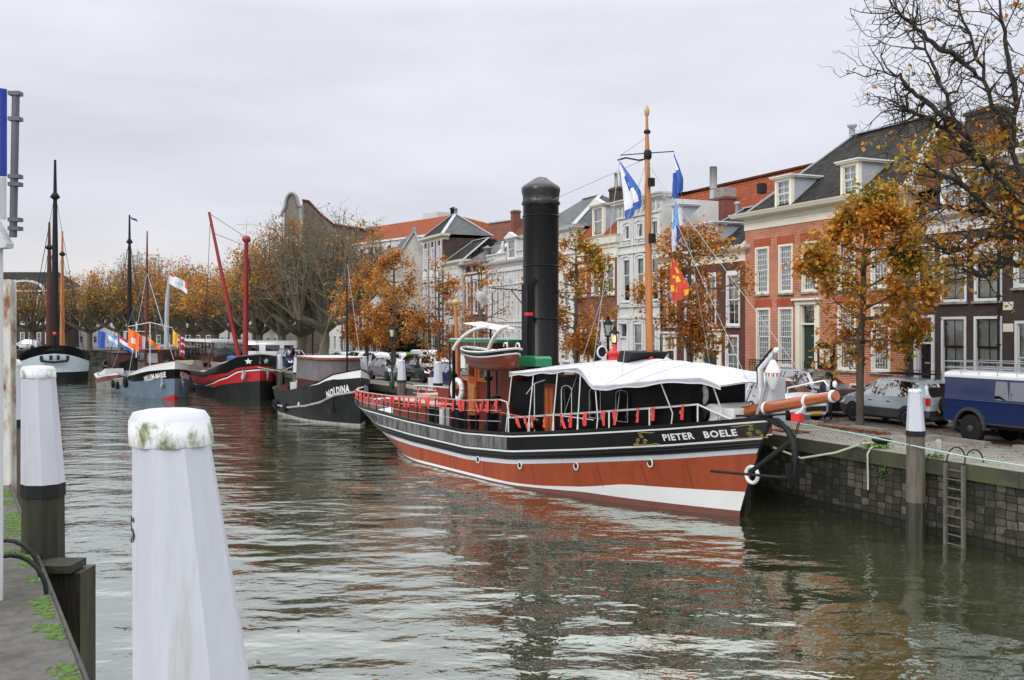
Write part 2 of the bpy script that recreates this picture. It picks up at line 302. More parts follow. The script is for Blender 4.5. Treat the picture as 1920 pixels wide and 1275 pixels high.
def autouv(me):
    nf=len(me.polygons); nv=len(me.vertices); nl=len(me.loops)
    co=np.empty(nv*3); me.vertices.foreach_get('co',co); co=co.reshape(-1,3)
    vi=np.empty(nl,int); me.loops.foreach_get('vertex_index',vi)
    lt=np.empty(nf,int); me.polygons.foreach_get('loop_total',lt)
    nr=np.empty(nf*3); me.polygons.foreach_get('normal',nr); nr=nr.reshape(-1,3)
    t=np.stack([-nr[:,1],nr[:,0],np.zeros(nf)],1); l=np.linalg.norm(t,axis=1); flat=l<.05
    t[flat]=(1,0,0); l[flat]=1; t/=l[:,None]; b=np.cross(nr,t)
    fl=np.repeat(np.arange(nf),lt); p=co[vi]
    uv=np.stack([(p*t[fl]).sum(1),(p*b[fl]).sum(1)],1)
    me.uv_layers.new(name='UVMap').data.foreach_set('uv',uv.ravel())
def tag(o,label=None,cat=None,group=None,kind=None):
    for k,v in (('label',label),('category',cat),('group',group),('kind',kind)):
        if v: o[k]=v
    return o
def thing(name,label,cat,loc=(0,0,0),rz=0,group=None):
    o=bpy.data.objects.new(name,None); COL.objects.link(o); o.location=loc; o.rotation_euler=(0,0,rz); o.empty_display_size=.3
    return tag(o,label,cat,group)
def dup(root,loc,rz,label,group=None,scale=None):
    kids=[o for o in bpy.data.objects if o.parent==root]
    r=root.copy(); COL.objects.link(r); r.location=loc; r.rotation_euler=(0,0,rz); r['label']=label
    if scale: r.scale=scale
    if group: r['group']=group
    for ch in kids:
        c=ch.copy(); COL.objects.link(c); c.parent=r
        for g in [o for o in bpy.data.objects if o.parent==ch]:
            e=g.copy(); COL.objects.link(e); e.parent=c
    return r
# ---------------- the quay frame: s runs up the canal along the right quay, t away from the water
P0=np.array([8.25,32.4]); U=np.array([-.398,.917]); N=np.array([.917,.398]); FA=math.atan2(-.917,.398)
def Q(s,t): p=P0+U*s+N*t; return float(p[0]),float(p[1])
def wallx(y):
    """x of the right quay wall face at depth y"""
    if y<34.2: return 7.45-.434*(y-34.2)
    if y<74: return 7.45-.585*(y-34.2)
    return 7.45-.585*39.8-.5*(y-74)
def textmesh(txt,size,bold=0.0,ext=0):
    c=bpy.data.curves.new('t','FONT'); c.body=txt; c.size=size; c.offset=bold; c.align_x='CENTER'; c.resolution_u=2; c.space_character=1.12
    o=bpy.data.objects.new('t',c); COL.objects.link(o); bpy.context.view_layer.update()
    me=bpy.data.meshes.new_from_object(o.evaluated_get(bpy.context.evaluated_depsgraph_get()))
    v=[tuple(x.co) for x in me.vertices]; f=[list(p.vertices) for p in me.polygons]
    bpy.data.objects.remove(o); bpy.data.curves.remove(c); bpy.data.meshes.remove(me)
    return v,f
# ================= setting: water, land, quays
def water_mat():
    m,t,b=newmat('canal water'); L=t.links
    tc=nn(t,'ShaderNodeTexCoord')
    def noise(sc,det,rough,scale,rot=0,loc=(0,0,0)):
        mp=nn(t,'ShaderNodeMapping'); mp.inputs['Scale'].default_value=scale; mp.inputs['Rotation'].default_value=(0,0,rot); mp.inputs['Location'].default_value=loc
        L.new(tc.outputs['Object'],mp.inputs[0]); n=nn(t,'ShaderNodeTexNoise'); n.inputs['Scale'].default_value=sc; n.inputs['Detail'].default_value=det; n.inputs['Roughness'].default_value=rough
        L.new(mp.outputs[0],n.inputs['Vector']); return n
    a=noise(.42,2,.5,(.7,1.2,1),.35); c=noise(1.5,2.5,.5,(.8,1.2,1),-.3,(7,3,0)); e=noise(5.0,2,.5,(.85,1.15,1),.5)
    patch=noise(.09,2,.5,(1,1,1)); pr=nn(t,'ShaderNodeMapRange'); pr.inputs[1].default_value=.35; pr.inputs[2].default_value=.65; pr.inputs[3].default_value=.35; pr.inputs[4].default_value=1.0; L.new(patch.outputs[0],pr.inputs[0])
    def mad(x,k,prev=None):
        q=nn(t,'ShaderNodeMath',operation='MULTIPLY_ADD'); L.new(x,q.inputs[0]); q.inputs[1].default_value=k
        if prev is not None: L.new(prev,q.inputs[2])
        else: q.inputs[2].default_value=0
        return q.outputs[0]
    fine=mad(c.outputs[0],.050,mad(e.outputs[0],.014))
    fm=nn(t,'ShaderNodeMath',operation='MULTIPLY'); L.new(fine,fm.inputs[0]); L.new(pr.outputs[0],fm.inputs[1])
    h=mad(a.outputs[0],.165,fm.outputs[0])
    bp=nn(t,'ShaderNodeBump'); bp.inputs['Strength'].default_value=1; bp.inputs['Distance'].default_value=1.0; L.new(h,bp.inputs['Height'])
    df=nn(t,'ShaderNodeBsdfDiffuse'); df.inputs[0].default_value=(.034,.038,.018,1)
    gl=nn(t,'ShaderNodeBsdfGlossy'); gl.inputs['Roughness'].default_value=.02; gl.inputs['Color'].default_value=(.90,.95,.90,1); L.new(bp.outputs[0],gl.inputs['Normal'])
    fr=nn(t,'ShaderNodeFresnel'); fr.inputs[0].default_value=1.33; L.new(bp.outputs[0],fr.inputs['Normal'])
    pw=nn(t,'ShaderNodeMath',operation='POWER'); L.new(fr.outputs[0],pw.inputs[0]); pw.inputs[1].default_value=.37
    ms=nn(t,'ShaderNodeMixShader'); L.new(pw.outputs[0],ms.inputs[0]); L.new(df.outputs[0],ms.inputs[1]); L.new(gl.outputs[0],ms.inputs[2])
    L.new(ms.outputs[0],t.nodes['Material Output'].inputs[0]); return m
M['water']=water_mat()
b=MB(); b.add([(-300,-80,0),(120,-80,0),(120,300,0),(-300,300,0)],[(0,1,2,3)],M['water'])
tag(b.build('water'),kind='structure')
# land sheet with the canal cut out
M['road']=BRICK('brick paved road',(.15,.125,.115),(.11,.095,.09),(.06,.055,.05),.2,.1,.012,.85,.5,big=((.17,.15,.13),.4,.5,.75))
M['cobble']=BRICK('grey cobbles',(.38,.36,.33),(.22,.21,.19),(.085,.08,.07),.24,.15,.03,.85,1.0,rot=R(12),wob=.09,dist=.03,big=((.34,.33,.30),.5,.5,.8))
M['farland']=P('distant ground',(.12,.12,.10),.9)
wl=[(wallx(y),y) for y in (-60,34.2,74,160)]
Z=2.1
b=MB()
land=[(x+.6,y,Z-.012) for x,y in wl]
outer=[(-140,160.6,Z-.012),(-900,160.6,Z-.012),(-900,1500,Z-.012),(1200,1500,Z-.012),(1200,-60,Z-.012)]
b.add(land+outer,[list(range(len(land)+len(outer)))],M['road'])
tag(b.build('ground'),kind='structure')
# cobbled quay strip beside the wall (sheet 4 mm proud)
def offw(i,o):
    pts=[]
    for y in (-60,0,20,34.2,45,60,74,100,130,156): pts.append((wallx(y)+o/ (0.917 if y<34 else .86),y))
    return pts
b=MB(); A=offw(0,.55); B=offw(0,4.1)
b.grid([[(x,y,Z) for x,y in A],[(x,y,Z) for x,y in B]],M['cobble'],sm=False,flip=True)
tag(b.build('quay_pavement'),kind='structure')
# sidewalk in front of the houses
M['slab']=BRICK('pavement slabs',(.27,.26,.245),(.23,.225,.21),(.12,.115,.11),.3,.3,.008,.85,.3)
b=MB(); r0=[];r1=[]
a0,a1=Q(-30,9.1),Q(75,9.1); c0,c1=Q(-30,10.9),Q(75,10.9)
b.prism([(a0[0],a0[1],Z),(a1[0],a1[1],Z),(c1[0],c1[1],Z),(c0[0],c0[1],Z)],(0,0,.12),M['slab'])
tag(b.build('pavement'),kind='structure')
# right quay wall: rough stone courses + coping
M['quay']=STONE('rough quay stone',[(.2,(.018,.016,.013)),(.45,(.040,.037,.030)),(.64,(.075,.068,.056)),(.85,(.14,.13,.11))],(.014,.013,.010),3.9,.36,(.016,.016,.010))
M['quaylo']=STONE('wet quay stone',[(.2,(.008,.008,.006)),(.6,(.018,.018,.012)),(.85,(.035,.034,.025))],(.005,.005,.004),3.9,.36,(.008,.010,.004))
b=MB()
ys=[-60]+list(np.arange(0,34.2,1.5))+[34.2]+list(np.arange(36,74,2.5))+[74]+list(np.arange(78,160,6))+[160]
rw=[]
for z in (-1.5,.35,.8,1.72): rw.append([(wallx(y)+.06*(z/1.7)+.0,y,z) for y in ys])
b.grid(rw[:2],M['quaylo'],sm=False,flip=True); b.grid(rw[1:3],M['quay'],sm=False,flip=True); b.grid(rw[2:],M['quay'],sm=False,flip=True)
b.add([(wallx(160),160.0,-1.5),(-140,160.0,-1.5),(-140,160.0,2.1),(wallx(160),160.0,2.1)],[(0,1,2,3)],M['quay'])
tag(b.build('quay_wall'),'rough dark stone quay wall along the right side of the canal','quay wall')
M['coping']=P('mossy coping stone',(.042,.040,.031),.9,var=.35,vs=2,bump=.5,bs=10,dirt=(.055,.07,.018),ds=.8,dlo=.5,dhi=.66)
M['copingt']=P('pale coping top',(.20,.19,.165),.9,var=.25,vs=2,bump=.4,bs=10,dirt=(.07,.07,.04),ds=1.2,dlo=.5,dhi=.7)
b=MB(); rnd=random.Random(3); y=-10.0
while y<158:
    L_=1.6 if y<75 else 5; y2=min(y+L_,158)
    if y<34.2<y2: y2=34.2
    if y<74<y2: y2=74.0
    x0,x1=wallx(y),wallx(y2); o=.01+rnd.uniform(-.012,.012); g=.012
    p=[(x0-.05+o,y+g,1.72),(x1-.05+o,y2-g,1.72),(x1+.62,y2-g,1.72),(x0+.62,y+g,1.72)]
    zt=Z+.02+rnd.uniform(-.006,.006)
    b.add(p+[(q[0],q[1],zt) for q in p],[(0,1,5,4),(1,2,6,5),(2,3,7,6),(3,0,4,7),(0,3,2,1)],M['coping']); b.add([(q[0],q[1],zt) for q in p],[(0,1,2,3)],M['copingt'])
    y=y2
tag(b.build('quay_coping'),'long row of mossy stone coping blocks topping the right quay wall','coping')
# kerb stones of the parking bays, tree pit with leaves
kk=0
for s0,s1,t in ((-12,-9,3.9),(-8.6,-6.2,3.75),(-5.4,-3.2,3.6),(-1.4,0.2,3.6),(1.6,9,3.5)):
    b=MB(); n=max(1,int((s1-s0)/.9))
    for i in range(n):
        a=s0+(s1-s0)*i/n; c=s0+(s1-s0)*(i+1)/n-.02
        p=[Q(a,t),Q(c,t),Q(c,t+.28),Q(a,t+.28)]
        b.prism([(x,y,Z-.02) for x,y in p],(0,0,.14),M['copingt'])
    lab=['stone kerb bar at the right edge of the picture','second stone kerb bar in front of the blue off-roader','stone kerb bar beside the rear wheel of the blue off-roader','short stone kerb bar near the orange tree and white post','long stone kerb running behind the steamer bowsprit'][kk]; kk+=1
    tag(b.build('kerb_stone'),lab,'kerb','stone kerbs along the quay parking')
b=MB(); p=[Q(-1.4,3.9),Q(1.6,3.9),Q(1.6,5.0),Q(-1.4,5.0)]; p=[Q(-1.7,3.0),Q(1.2,3.0),Q(1.2,3.55),Q(-1.7,3.55)]
rn=np.random.RandomState(5)
def scatter(s0,s1,t0,t1,n,zz=Z+.02,sz=.09):
    for i in range(n):
        x,y=Q(rn.uniform(s0,s1),rn.uniform(t0,t1)); a=rn.uniform(0,6.28); w=sz*rn.uniform(.5,1.2); c,s_=math.cos(a)*w,math.sin(a)*w
        b.add([(x+c,y+s_,zz),(x-s_*.6,y+c*.6,zz+.03),(x-c,y-s_,zz+.01),(x+s_*.6,y-c*.6,zz+.025)],[(0,1,2,3)],M['leafA'])
M['leafA']=LEAF('autumn leaves',[(0,(.06,.022,.012)),(.3,(.16,.045,.015)),(.6,(.25,.085,.02)),(.85,(.20,.11,.03)),(1,(.09,.06,.022))],.45)
scatter(-1.9,1.4,2.95,3.6,420,sz=.07); scatter(-9,9,3.6,9,700,sz=.07); scatter(-10,12,.7,3.5,160,sz=.06); scatter(-.6,.8,.65,1.5,160)
tag(b.build('leaf_litter'),kind='stuff')
# left quay block (higher) with concrete top, steel edge and moss
M['conc']=P('old concrete',(.085,.082,.073),.92,var=.35,vs=9,bump=1.0,bs=30,dirt=(.04,.038,.03),ds=1.8,dlo=.42,dhi=.62)
LE=[(-91,164),(-8.72,17.1),(-2.98,6.95),(-2.0,4.9),(-1.5,2.0),(-1.3,-6)]
ZL=3.05
b=MB(); n=len(LE)
b.add([(x,y,ZL) for x,y in LE]+[(-400,-6,ZL),(-400,164,ZL)],[list(range(n+2))[::-1]],M['conc'])
b.grid([[(x,y,-1.5) for x,y in LE],[(x,y,ZL) for x,y in LE]],M['quaylo'],sm=False)
tag(b.build('left_quay'),kind='structure')
b=MB(); b.tube([(x+.01,y,ZL+.0) for x,y in LE],.02,M['wetwood'],6)
tag(b.build('edge_rail'),'dark iron edging along the mossy concrete quay at lower left','edge rail')
b=MB(); rm=np.random.RandomState(4)
def edgex(y):
    for (x0,y0),(x1,y1) in zip(LE[:-1],LE[1:]):
        if y0>=y>=y1: return x0+(x1-x0)*(y0-y)/(y0-y1)
for i in range(2600):
    y=rm.uniform(6.3,16); o=abs(rm.normal(0,.085))+.05 if i<1900 else rm.uniform(.08,1.3)
    if i<1900 and math.sin(y*3.1)+math.sin(y*7.3)<-.1: continue
    if i>=1900: y=10.9+.25*o+rm.normal(0,.05)+(.9 if i%3==0 else 0)
    w=rm.uniform(.012,.035); c=(edgex(y)-o,y,ZL); w*=(1.0 if i<1900 else .8)
    if i<1900 and rm.rand()<.35: continue
    b.lathe([(w,-.01),(w*.9,w*.25),(w*.5,w*.42),(.004,w*.48)],c,M['moss'],7,sq=rm.uniform(.7,1.6))
tag(b.build('moss'),kind='stuff')

b=MB(); rf=np.random.RandomState(17)
for i in range(150):
    y=rf.uniform(8,45); x=rf.uniform(-.42*y,min(.45*y,wallx(y)-.2)) if i<90 else wallx(y)-abs(rf.normal(0,.5))-.1
    if 26<y<52 and x>-7.5 and x<8: 
        if i<90: continue
    a=rf.uniform(0,6.28); w=rf.uniform(.03,.07); c,s_=math.cos(a)*w,math.sin(a)*w
    b.add([(x+c,y+s_,.012),(x-s_*.6,y+c*.6,.02),(x-c,y-s_,.012),(x+s_*.6,y-c*.6,.018)],[(0,1,2,3)],M['leafA'])
tag(b.build('floating_leaves'),kind='stuff')
# ================= houses
WC={}
def window_mesh(w,h,nx,ny,frame,sash,split=.5,curt=True,trim=.1,lit=False,sill=True):
    """returns (frame mesh, pane mesh, curtain mesh) with origin at bottom-left of the opening, wall face at y=0"""
    k=(round(w,2),round(h,2),nx,ny,frame,sash,split,curt,trim,sill)
    if k in WC: return WC[k]
    b=MB(); F=M[frame]; G=M[sash]
    y0,y1=-.03,.14
    b.box(0,trim,y0,y1,0,h,F); b.box(w-trim,w,y0,y1,0,h,F); b.box(trim,w-trim,y0,y1,h-trim,h,F); b.box(trim,w-trim,y0,y1,0,trim,F)
    if sill: b.box(-.06,w+.06,-.11,.02,-.09,0,M['stone'])
    a0,a1=trim,w-trim; z0,z1=trim,h-trim; zs=z0+(z1-z0)*split
    s=.045
    for (u,v,yy) in ((z0,zs,.085),(zs,z1,.045)):
        b.box(a0,a0+s,yy,yy+.035,u,v,G); b.box(a1-s,a1,yy,yy+.035,u,v,G); b.box(a0+s,a1-s,yy,yy+.035,u,u+s,G); b.box(a0+s,a1-s,yy,yy+.035,v-s,v,G)
        nyy=max(1,round(ny*(v-u)/(z1-z0)))
        for i in range(1,nx): x=a0+(a1-a0)*i/nx; b.box(x-.013,x+.013,yy+.003,yy+.03,u+s,v-s,G)
        for j in range(1,nyy): z=u+(v-u)*j/nyy; b.box(a0+s,a1-s,yy+.006,yy+.027,z-.013,z+.013,G)
    fm=b.build('window'); p=MB()
    p.add([(a0,.10,z0),(a1,.10,z0),(a1,.10,zs),(a0,.10,zs)],[(0,1,2,3)],M['glass']); p.add([(a0,.06,zs),(a1,.06,zs),(a1,.06,z1),(a0,.06,z1)],[(0,1,2,3)],M['glass'])
    pm=p.build('pane'); cm=None
    if curt:
        c=MB(); n=26; top=[];bot=[]
        for i in range(n+1):
            x=a0+(a1-a0)*i/n; y=.19+.022*math.sin(i*2.1)+.01*math.sin(i*.9); top.append((x,y,z1)); bot.append((x,y,z0+(0 if curt!='half' else (z1-z0)*.4)))
        c.grid([bot,top],M['curtain']); cm=c.build('curtain'); 
    b2=(fm.data,pm.data,cm.data if cm else None)
    for o in (fm,pm,cm):
        if o: bpy.data.objects.remove(o)
    WC[k]=b2; return b2
def put_window(root,x,z,w,h,*a,y=0,**k):
    f,p,c=window_mesh(w,h,*a,**k)
    o=bpy.data.objects.new('window',f); COL.objects.link(o); o.parent=root; o.location=(x,y,z)
    q=bpy.data.objects.new('pane',p); COL.objects.link(q); q.parent=o
    if c: r=bpy.data.objects.new('curtain',c); COL.objects.link(r); r.parent=o
    return o
def wall_holes(b,W_,H_,holes,m,depth=.16,y=0,x0=0,z0=0):
    xs=sorted({x0,x0+W_}|{v for h in holes for v in (h[0],h[1]) if x0<v<x0+W_}); zs=sorted({z0,z0+H_}|{v for h in holes for v in (h[2],h[3]) if z0<v<z0+H_})
    for i in range(len(xs)-1):
        for j in range(len(zs)-1):
            cx=(xs[i]+xs[i+1])/2; cz=(zs[j]+zs[j+1])/2
            if any(h[0]<cx<h[1] and h[2]<cz<h[3] for h in holes): continue
            b.add([(xs[i],y,zs[j]),(xs[i+1],y,zs[j]),(xs[i+1],y,zs[j+1]),(xs[i],y,zs[j+1])],[(0,1,2,3)],m)
    for h in holes:
        a,c,e,f=h[:4]
        b.add([(a,y,e),(c,y,e),(c,y,f),(a,y,f),(a,y+depth,e),(c,y+depth,e),(c,y+depth,f),(a,y+depth,f)],[(0,4,5,1),(3,2,6,7),(0,3,7,4),(1,5,6,2)],m)
def moulding(b,x0,x1,prof,m,ret=True):
    """cornice: prof list of (out,z) from bottom to top, closed to the wall; returned round the ends"""
    p=[(0.02,prof[0][1])]+list(prof)+[(0.02,prof[-1][1])]
    rows=[[(x0-max(o,0),-o,z) for o,z in p],[(x1+max(o,0),-o,z) for o,z in p]]
    b.grid(rows,m,sm=False)
    for x,s in ((x0,-1),(x1,1)):
        b.grid([[(x+s*o,-o,z) for o,z in p],[(x+s*o,.5,z) for o,z in p]],m,sm=False,flip=(s>0))
    return b
def hip(b,x0,x1,y0,y1,z0,rx0,rx1,ry,rz,m,m2=None,trimm=None,ov=.15):
    A=(x0-ov,y0,z0);B=(x1+ov,y0,z0);C=(x1+ov,y1,z0);D=(x0-ov,y1,z0);E=(rx0,ry,rz);G=(rx1,ry,rz)
    b.add([A,B,G,E],[(0,1,2,3)],m); b.add([C,D,E,G],[(0,1,2,3)],m); b.add([B,C,G],[(0,1,2)],m2 or m); b.add([D,A,E],[(0,1,2)],m2 or m)
def house(name,label,s0,s1,H,depth=9,wall='dkbrick',t=10.8,z0=2.1,pos=None,ang=None,left=True,right=True,cat='house'):
    """root at the facade's left foot; local x runs to the right along the facade, y into the house"""
    if pos is None: x,y=Q(s1,t); a=FA
    else: x,y=pos; a=ang
    r=thing(name,label,cat,(x,y,z0),a); r['W']=s1-s0; 
    return r,s1-s0
def shell(root,W_,H_,holes,wall,depth=9,t2=None,base=None,back=True):
    b=MB(); wall_holes(b,W_,H_,holes,M[wall]); w=M[t2 or wall]
    b.add([(0,0,0),(0,depth,0),(0,depth,H_),(0,0,H_)],[(3,2,1,0)],w); b.add([(W_,0,0),(W_,depth,0),(W_,depth,H_),(W_,0,H_)],[(0,1,2,3)],w)
    b.add([(0,depth,0),(W_,depth,0),(W_,depth,H_),(0,depth,H_)],[(3,2,1,0)],w)
    b.add([(.05,.05,H_-.02),(W_-.05,.05,H_-.02),(W_-.05,depth-.05,H_-.02),(.05,depth-.05,H_-.02)],[(0,1,2,3)],M['inner'])
    b.add([(.05,1.6,.02),(W_-.05,1.6,.02),(W_-.05,1.6,H_-.05),(.05,1.6,H_-.05)],[(0,1,2,3)],M['inner'])
    for z in (3.9,):
        if H_>5: b.add([(.05,.2,z),(W_-.05,.2,z),(W_-.05,1.6,z),(.05,1.6,z)],[(0,1,2,3)],M['inner'])
    if base: b.box(-.001,W_+.001,-.03,.0,0,base,M['stone'])
    return b.build('wall',root)
def door(root,x0,x1,z0,z1,transom=.75,frame='cream',leaf='dkgreen',surround=0.18,ent=True,y=0,panes=2,double=False):
    b=MB(); F=M[frame]; w=x1-x0
    s=surround
    b.box(x0-s,x0+.04,-.07,.1,z0,z1,F); b.box(x1-.04,x1+s,-.07,.1,z0,z1,F)
    if ent: b.box(x0-s-.04,x1+s+.04,-.09,.1,z1,z1+.2,F); b.box(x0-s-.14,x1+s+.14,-.22,.08,z1+.2,z1+.3,F)
    else: b.box(x0-s,x1+s,-.07,.1,z1,z1+.12,F)
    zt=z1-transom; b.box(x0+.04,x1-.04,0,.2,zt,zt+.08,F)
    b.box(x0+.04,x0+.10,.02,.2,z0,z1,F); b.box(x1-.10,x1-.04,.02,.2,z0,z1,F); b.box(x0+.1,x1-.1,.02,.2,z1-.07,z1,F)
    for i in range(1,panes): xx=x0+w*i/panes; b.box(xx-.02,xx+.02,.04,.14,zt+.08,z1-.07,F)
    o=b.build('door_frame',root); p=MB(); p.add([(x0+.1,.16,zt+.08),(x1-.1,.16,zt+.08),(x1-.1,.16,z1-.07),(x0+.1,.16,z1-.07)],[(0,1,2,3)],M['glass']); p.build('pane',o)
    d=MB(); d.box(x0+.1,x1-.1,.16,.21,z0,zt,M[leaf]); n=2 if double else 1
    for k in range(n):
        a=x0+.1+(w-.2)*k/n; c=x0+.1+(w-.2)*(k+1)/n; hh=zt-z0
        for u,v in ((.06,.3),(.35,.6),(.65,.93)): d.box(a+.12,c-.12,.145,.165,z0+hh*u,z0+hh*v,M[leaf])
        if n==1 or k==0: 
            kn=(c-.08)
    dl=d.build('door',root); h=MB(); h.ball(((x0+x1)/2+(.32 if not double else .06),.13,z0+1.05),.04,M['gold'],8); h.box((x0+x1)/2-.14,(x0+x1)/2+.14,.138,.15,z0+1.1,z0+1.17,M['gold']); h.build('handle',dl)
def dormer(root,x0,x1,z0,z1,y0,depth,frame='cream',side='lead',nx=2,ny=4,ped=False,roofm='lead'):
    b=MB(); F=M[frame]; w=x1-x0
    b.box(x0,x0+.13,y0,y0+.2,z0,z1,F); b.box(x1-.13,x1,y0,y0+.2,z0,z1,F); b.box(x0+.13,x1-.13,y0,y0+.2,z0,z0+.1,F); b.box(x0+.13,x1-.13,y0,y0+.2,z1-.1,z1,F)
    for x,f in ((x0+.01,1),(x1-.01,0)):
        q=[(x,y0+.2,z0),(x,y0+depth,z1),(x,y0+.2,z1)]; b.add(q,[(0,1,2) if not f else (2,1,0)],M[side])
    b.box(x0-.14,x1+.14,y0-.14,y0+depth,z1,z1+.07,F); b.box(x0-.2,x1+.2,y0-.2,y0+depth*1.0,z1+.07,z1+.13,M['white'])
    if ped: b.prism([(x0-.25,y0-.2,z1+.13),(x1+.25,y0-.2,z1+.13),((x0+x1)/2,y0-.2,z1+.55)],(0,.3,0),F); 
    o=b.build('dormer',root)
    wn=put_window(root,x0+.1,z0+.08,w-.2,z1-z0-.16,nx,ny,frame,'white',y=y0+.02,trim=.05,sill=False); wn.parent=o
    return o
def chimney(root,x,y,w,d,z0,z1,m='dkbrick',pots=0,ph=.8,pm='stone'):
    b=MB(); b.box(x-w/2,x+w/2,y-d/2,y+d/2,z0,z1-.25,M[m]); b.box(x-w/2-.06,x+w/2+.06,y-d/2-.06,y+d/2+.06,z1-.25,z1-.1,M[m]); b.box(x-w/2+.02,x+w/2-.02,y-d/2+.02,y+d/2-.02,z1-.1,z1,M['stone'])
    for i in range(pots):
        xx=x+(i-(pots-1)/2)*w*.55; b.lathe([(.14,z1),(.12,z1+ph*.5),(.13,z1+ph),(.16,z1+ph)],(xx,y,0),M[pm],10)
    return b.build('chimney',root)
def hipcaps(root,segs,r=.11,m='lead'):
    b=MB()
    for p,q in segs: b.bar(p,q,.34,.07,M[m])
    return b.build('roof_flashing',root)
def downpipe(root,x,z1,m='blackm'):
    b=MB(); b.tube([(x,-.08,0),(x,-.08,z1)],.045,M[m],8); 
    for z in np.arange(1,z1,1.8): b.box(x-.07,x+.07,-.13,0,z,z+.05,M[m])
    b.build('downpipe',root)

# ---- 1 orange-red brick house ------------------------------------------------
r,w=house('brick_house','orange red brick house with cream framed windows, black tiled hip roof and two dormers',4.83,15.6,8.4)
X=lambda s:15.6-s
up=[(14.75,13.66),(12.93,11.87),(11.23,10.13),(8.8,7.68),(6.75,5.65)]; gr=[(14.68,13.57),(12.95,11.85),(8.8,7.64),(6.73,5.63)]
holes=[(X(a),X(c),5.14,7.5) for a,c in up]+[(X(a),X(c),1.56,4.46) for a,c in gr]+[(X(11.35),X(10.25),.95,4.55)]
shell(r,w,8.42,holes,'redbrick',9.5,base=.5)
for a,c in up: put_window(r,X(a),5.14,a-c,2.36,5,8,'cream','white')
for a,c in gr: put_window(r,X(a),1.56,a-c,2.9,6,10,'cream','white')
door(r,X(11.35),X(10.25),.95,4.55,transom=.95,surround=.28,panes=1)
for L_,z in ((up,7.5),(gr,4.46)):
    for a,c in L_: b=MB(); b.box(X(a)-.12,X(c)+.12,-.012,.0,z,z+.4,M['rubbed']); b.build('lintel',r)
b=MB(); moulding(b,-.02,w+.02,[(.03,8.42),(.03,8.75),(.09,8.78),(.09,8.84),(.05,8.86),(.05,8.98),(.25,9.02),(.52,9.06),(.55,9.12),(.60,9.2),(.62,9.26)],M['cream']); b.add([(-.6,-.6,9.25),(w+.6,-.6,9.25),(w+.6,.5,9.25),(-.6,.5,9.25)],[(0,1,2,3)],M['lead']); b.build('cornice',r)
b=MB(); hip(b,0,w,-.1,10.4,9.2,2.1,8.0,5.1,13.3,M['dktile'],M['rdtile']); b.build('roof',r)
hipcaps(r,[((w+.15,-.1,9.2),(8.0,5.1,13.32)),((-.15,-.1,9.2),(2.1,5.1,13.32)),((2.1,5.1,13.34),(8.0,5.1,13.34)),((8.0,5.1,13.32),(w+.15,10.4,9.2))])
b=MB(); 
for xx in (2.1,8.0): b.lathe([(.17,13.2),(.15,13.7),(.26,13.8),(.26,13.9),(.05,13.95)],(xx,5.1,0),M['lead'],8)
b.build('roof_finial',r)
dormer(r,X(13.46),X(12.23),9.25,10.75,.18,2.0); dormer(r,X(8.84),X(7.71),9.3,10.8,.18,2.0)
chimney(r,-.9,6.2,1.0,.7,7,12.6,'dkbrick'); chimney(r,11.9,3.4,1.5,.9,8.8,12.6,'dkbrick')
b=MB(); b.box(X(10.0),X(8.97)-.0,-.14,-.02,1.62,2.72,M['blackm']); b.box(X(9.9),X(9.07),-.15,-.139,1.72,2.62,M['inner']); b.box(X(9.82),X(9.55),-.158,-.149,1.85,2.5,M['white']); b.box(X(9.42),X(9.15),-.158,-.149,1.85,2.5,M['lgrey']); b.box(X(10.05),X(8.92),-.2,-.0,2.72,2.8,M['blackm'])
b.build('display_case',r)
b=MB() # stoop
for i in range(5): b.box(X(11.75)-.0,X(9.9)+.0,-1.15+.23*i,-.0+.0,.19*i,.19*(i+1)-(0 if i<4 else .004),M['stone'])
b.build('stoop',r)
b=MB()
for xx,sx in ((X(11.9),0),(X(9.75),1)):
    x1_=xx-(1.9 if sx==0 else 0)
    b.tube([(x1_,-1.1,1.9),(xx,-1.1,1.9),(xx+.0,-.1,1.9)],.03,M['blackm'],6); b.tube([(x1_,-1.1,1.15),(xx,-1.1,1.15),(xx,-.1,1.15)],.02,M['blackm'],6)
    if sx==0:
        for i in range(15):
            a=x1_+1.9*i/14; b.tube([(a,-1.1,0),(a,-1.1,1.9)],.016,M['blackm'],5)
            if i<14: b.ring((a+.068,-1.1,1.72),.06,.012,M['blackm'],n=8,k=4)
    else:
        for i in range(6): b.tube([(xx,-1.1+.2*i,.1),(xx,-1.1+.2*i,1.9)],.016,M['blackm'],5)
b.build('stair_railing',r)
b=MB(); b.box(X(8.0),X(7.2),-.03,.02,.3,1.0,M['white']); b.box(X(7.92),X(7.28),-.035,-.029,.38,.92,M['inner']); b.build('basement_window',r)

# ---- 2 dark brown brick house at right --------------------------------------
r,w=house('brick_house','dark brown brick house with white framed windows at the right, partly behind the branches',.05,4.83,7.6)
X=lambda s:4.83-s
up=[(4.2,3.27),(2.97,1.7),(1.35,.1)]
holes=[(X(a),X(c),4.46,6.85) for a,c in up]+[(X(2.93),X(1.72),1.3,3.88),(X(1.36),X(.1),1.3,3.88),(X(4.2),X(3.35),.9,3.85)]
shell(r,w,7.2,holes,'dkbrick',9.5,base=.6)
for a,c in up: put_window(r,X(a),4.46,a-c,2.39,2,4,'white','blackm',split=.62)
for a,c in ((2.93,1.72),(1.36,.1)): put_window(r,X(a),1.3,a-c,2.58,2,3,'white','blackm',split=.55)
for a,c in up[1:]: b=MB(); b.box(X(a)+.1,X(c)-.1,.0,.03,6.2,6.75,M['lgrey']); b.build('blind_panel',r)
door(r,X(4.2),X(3.35),.9,3.85,transom=1.05,frame='white',leaf='blackm',surround=.1,ent=False,panes=1)
b=MB() # white scrolled transom ornament
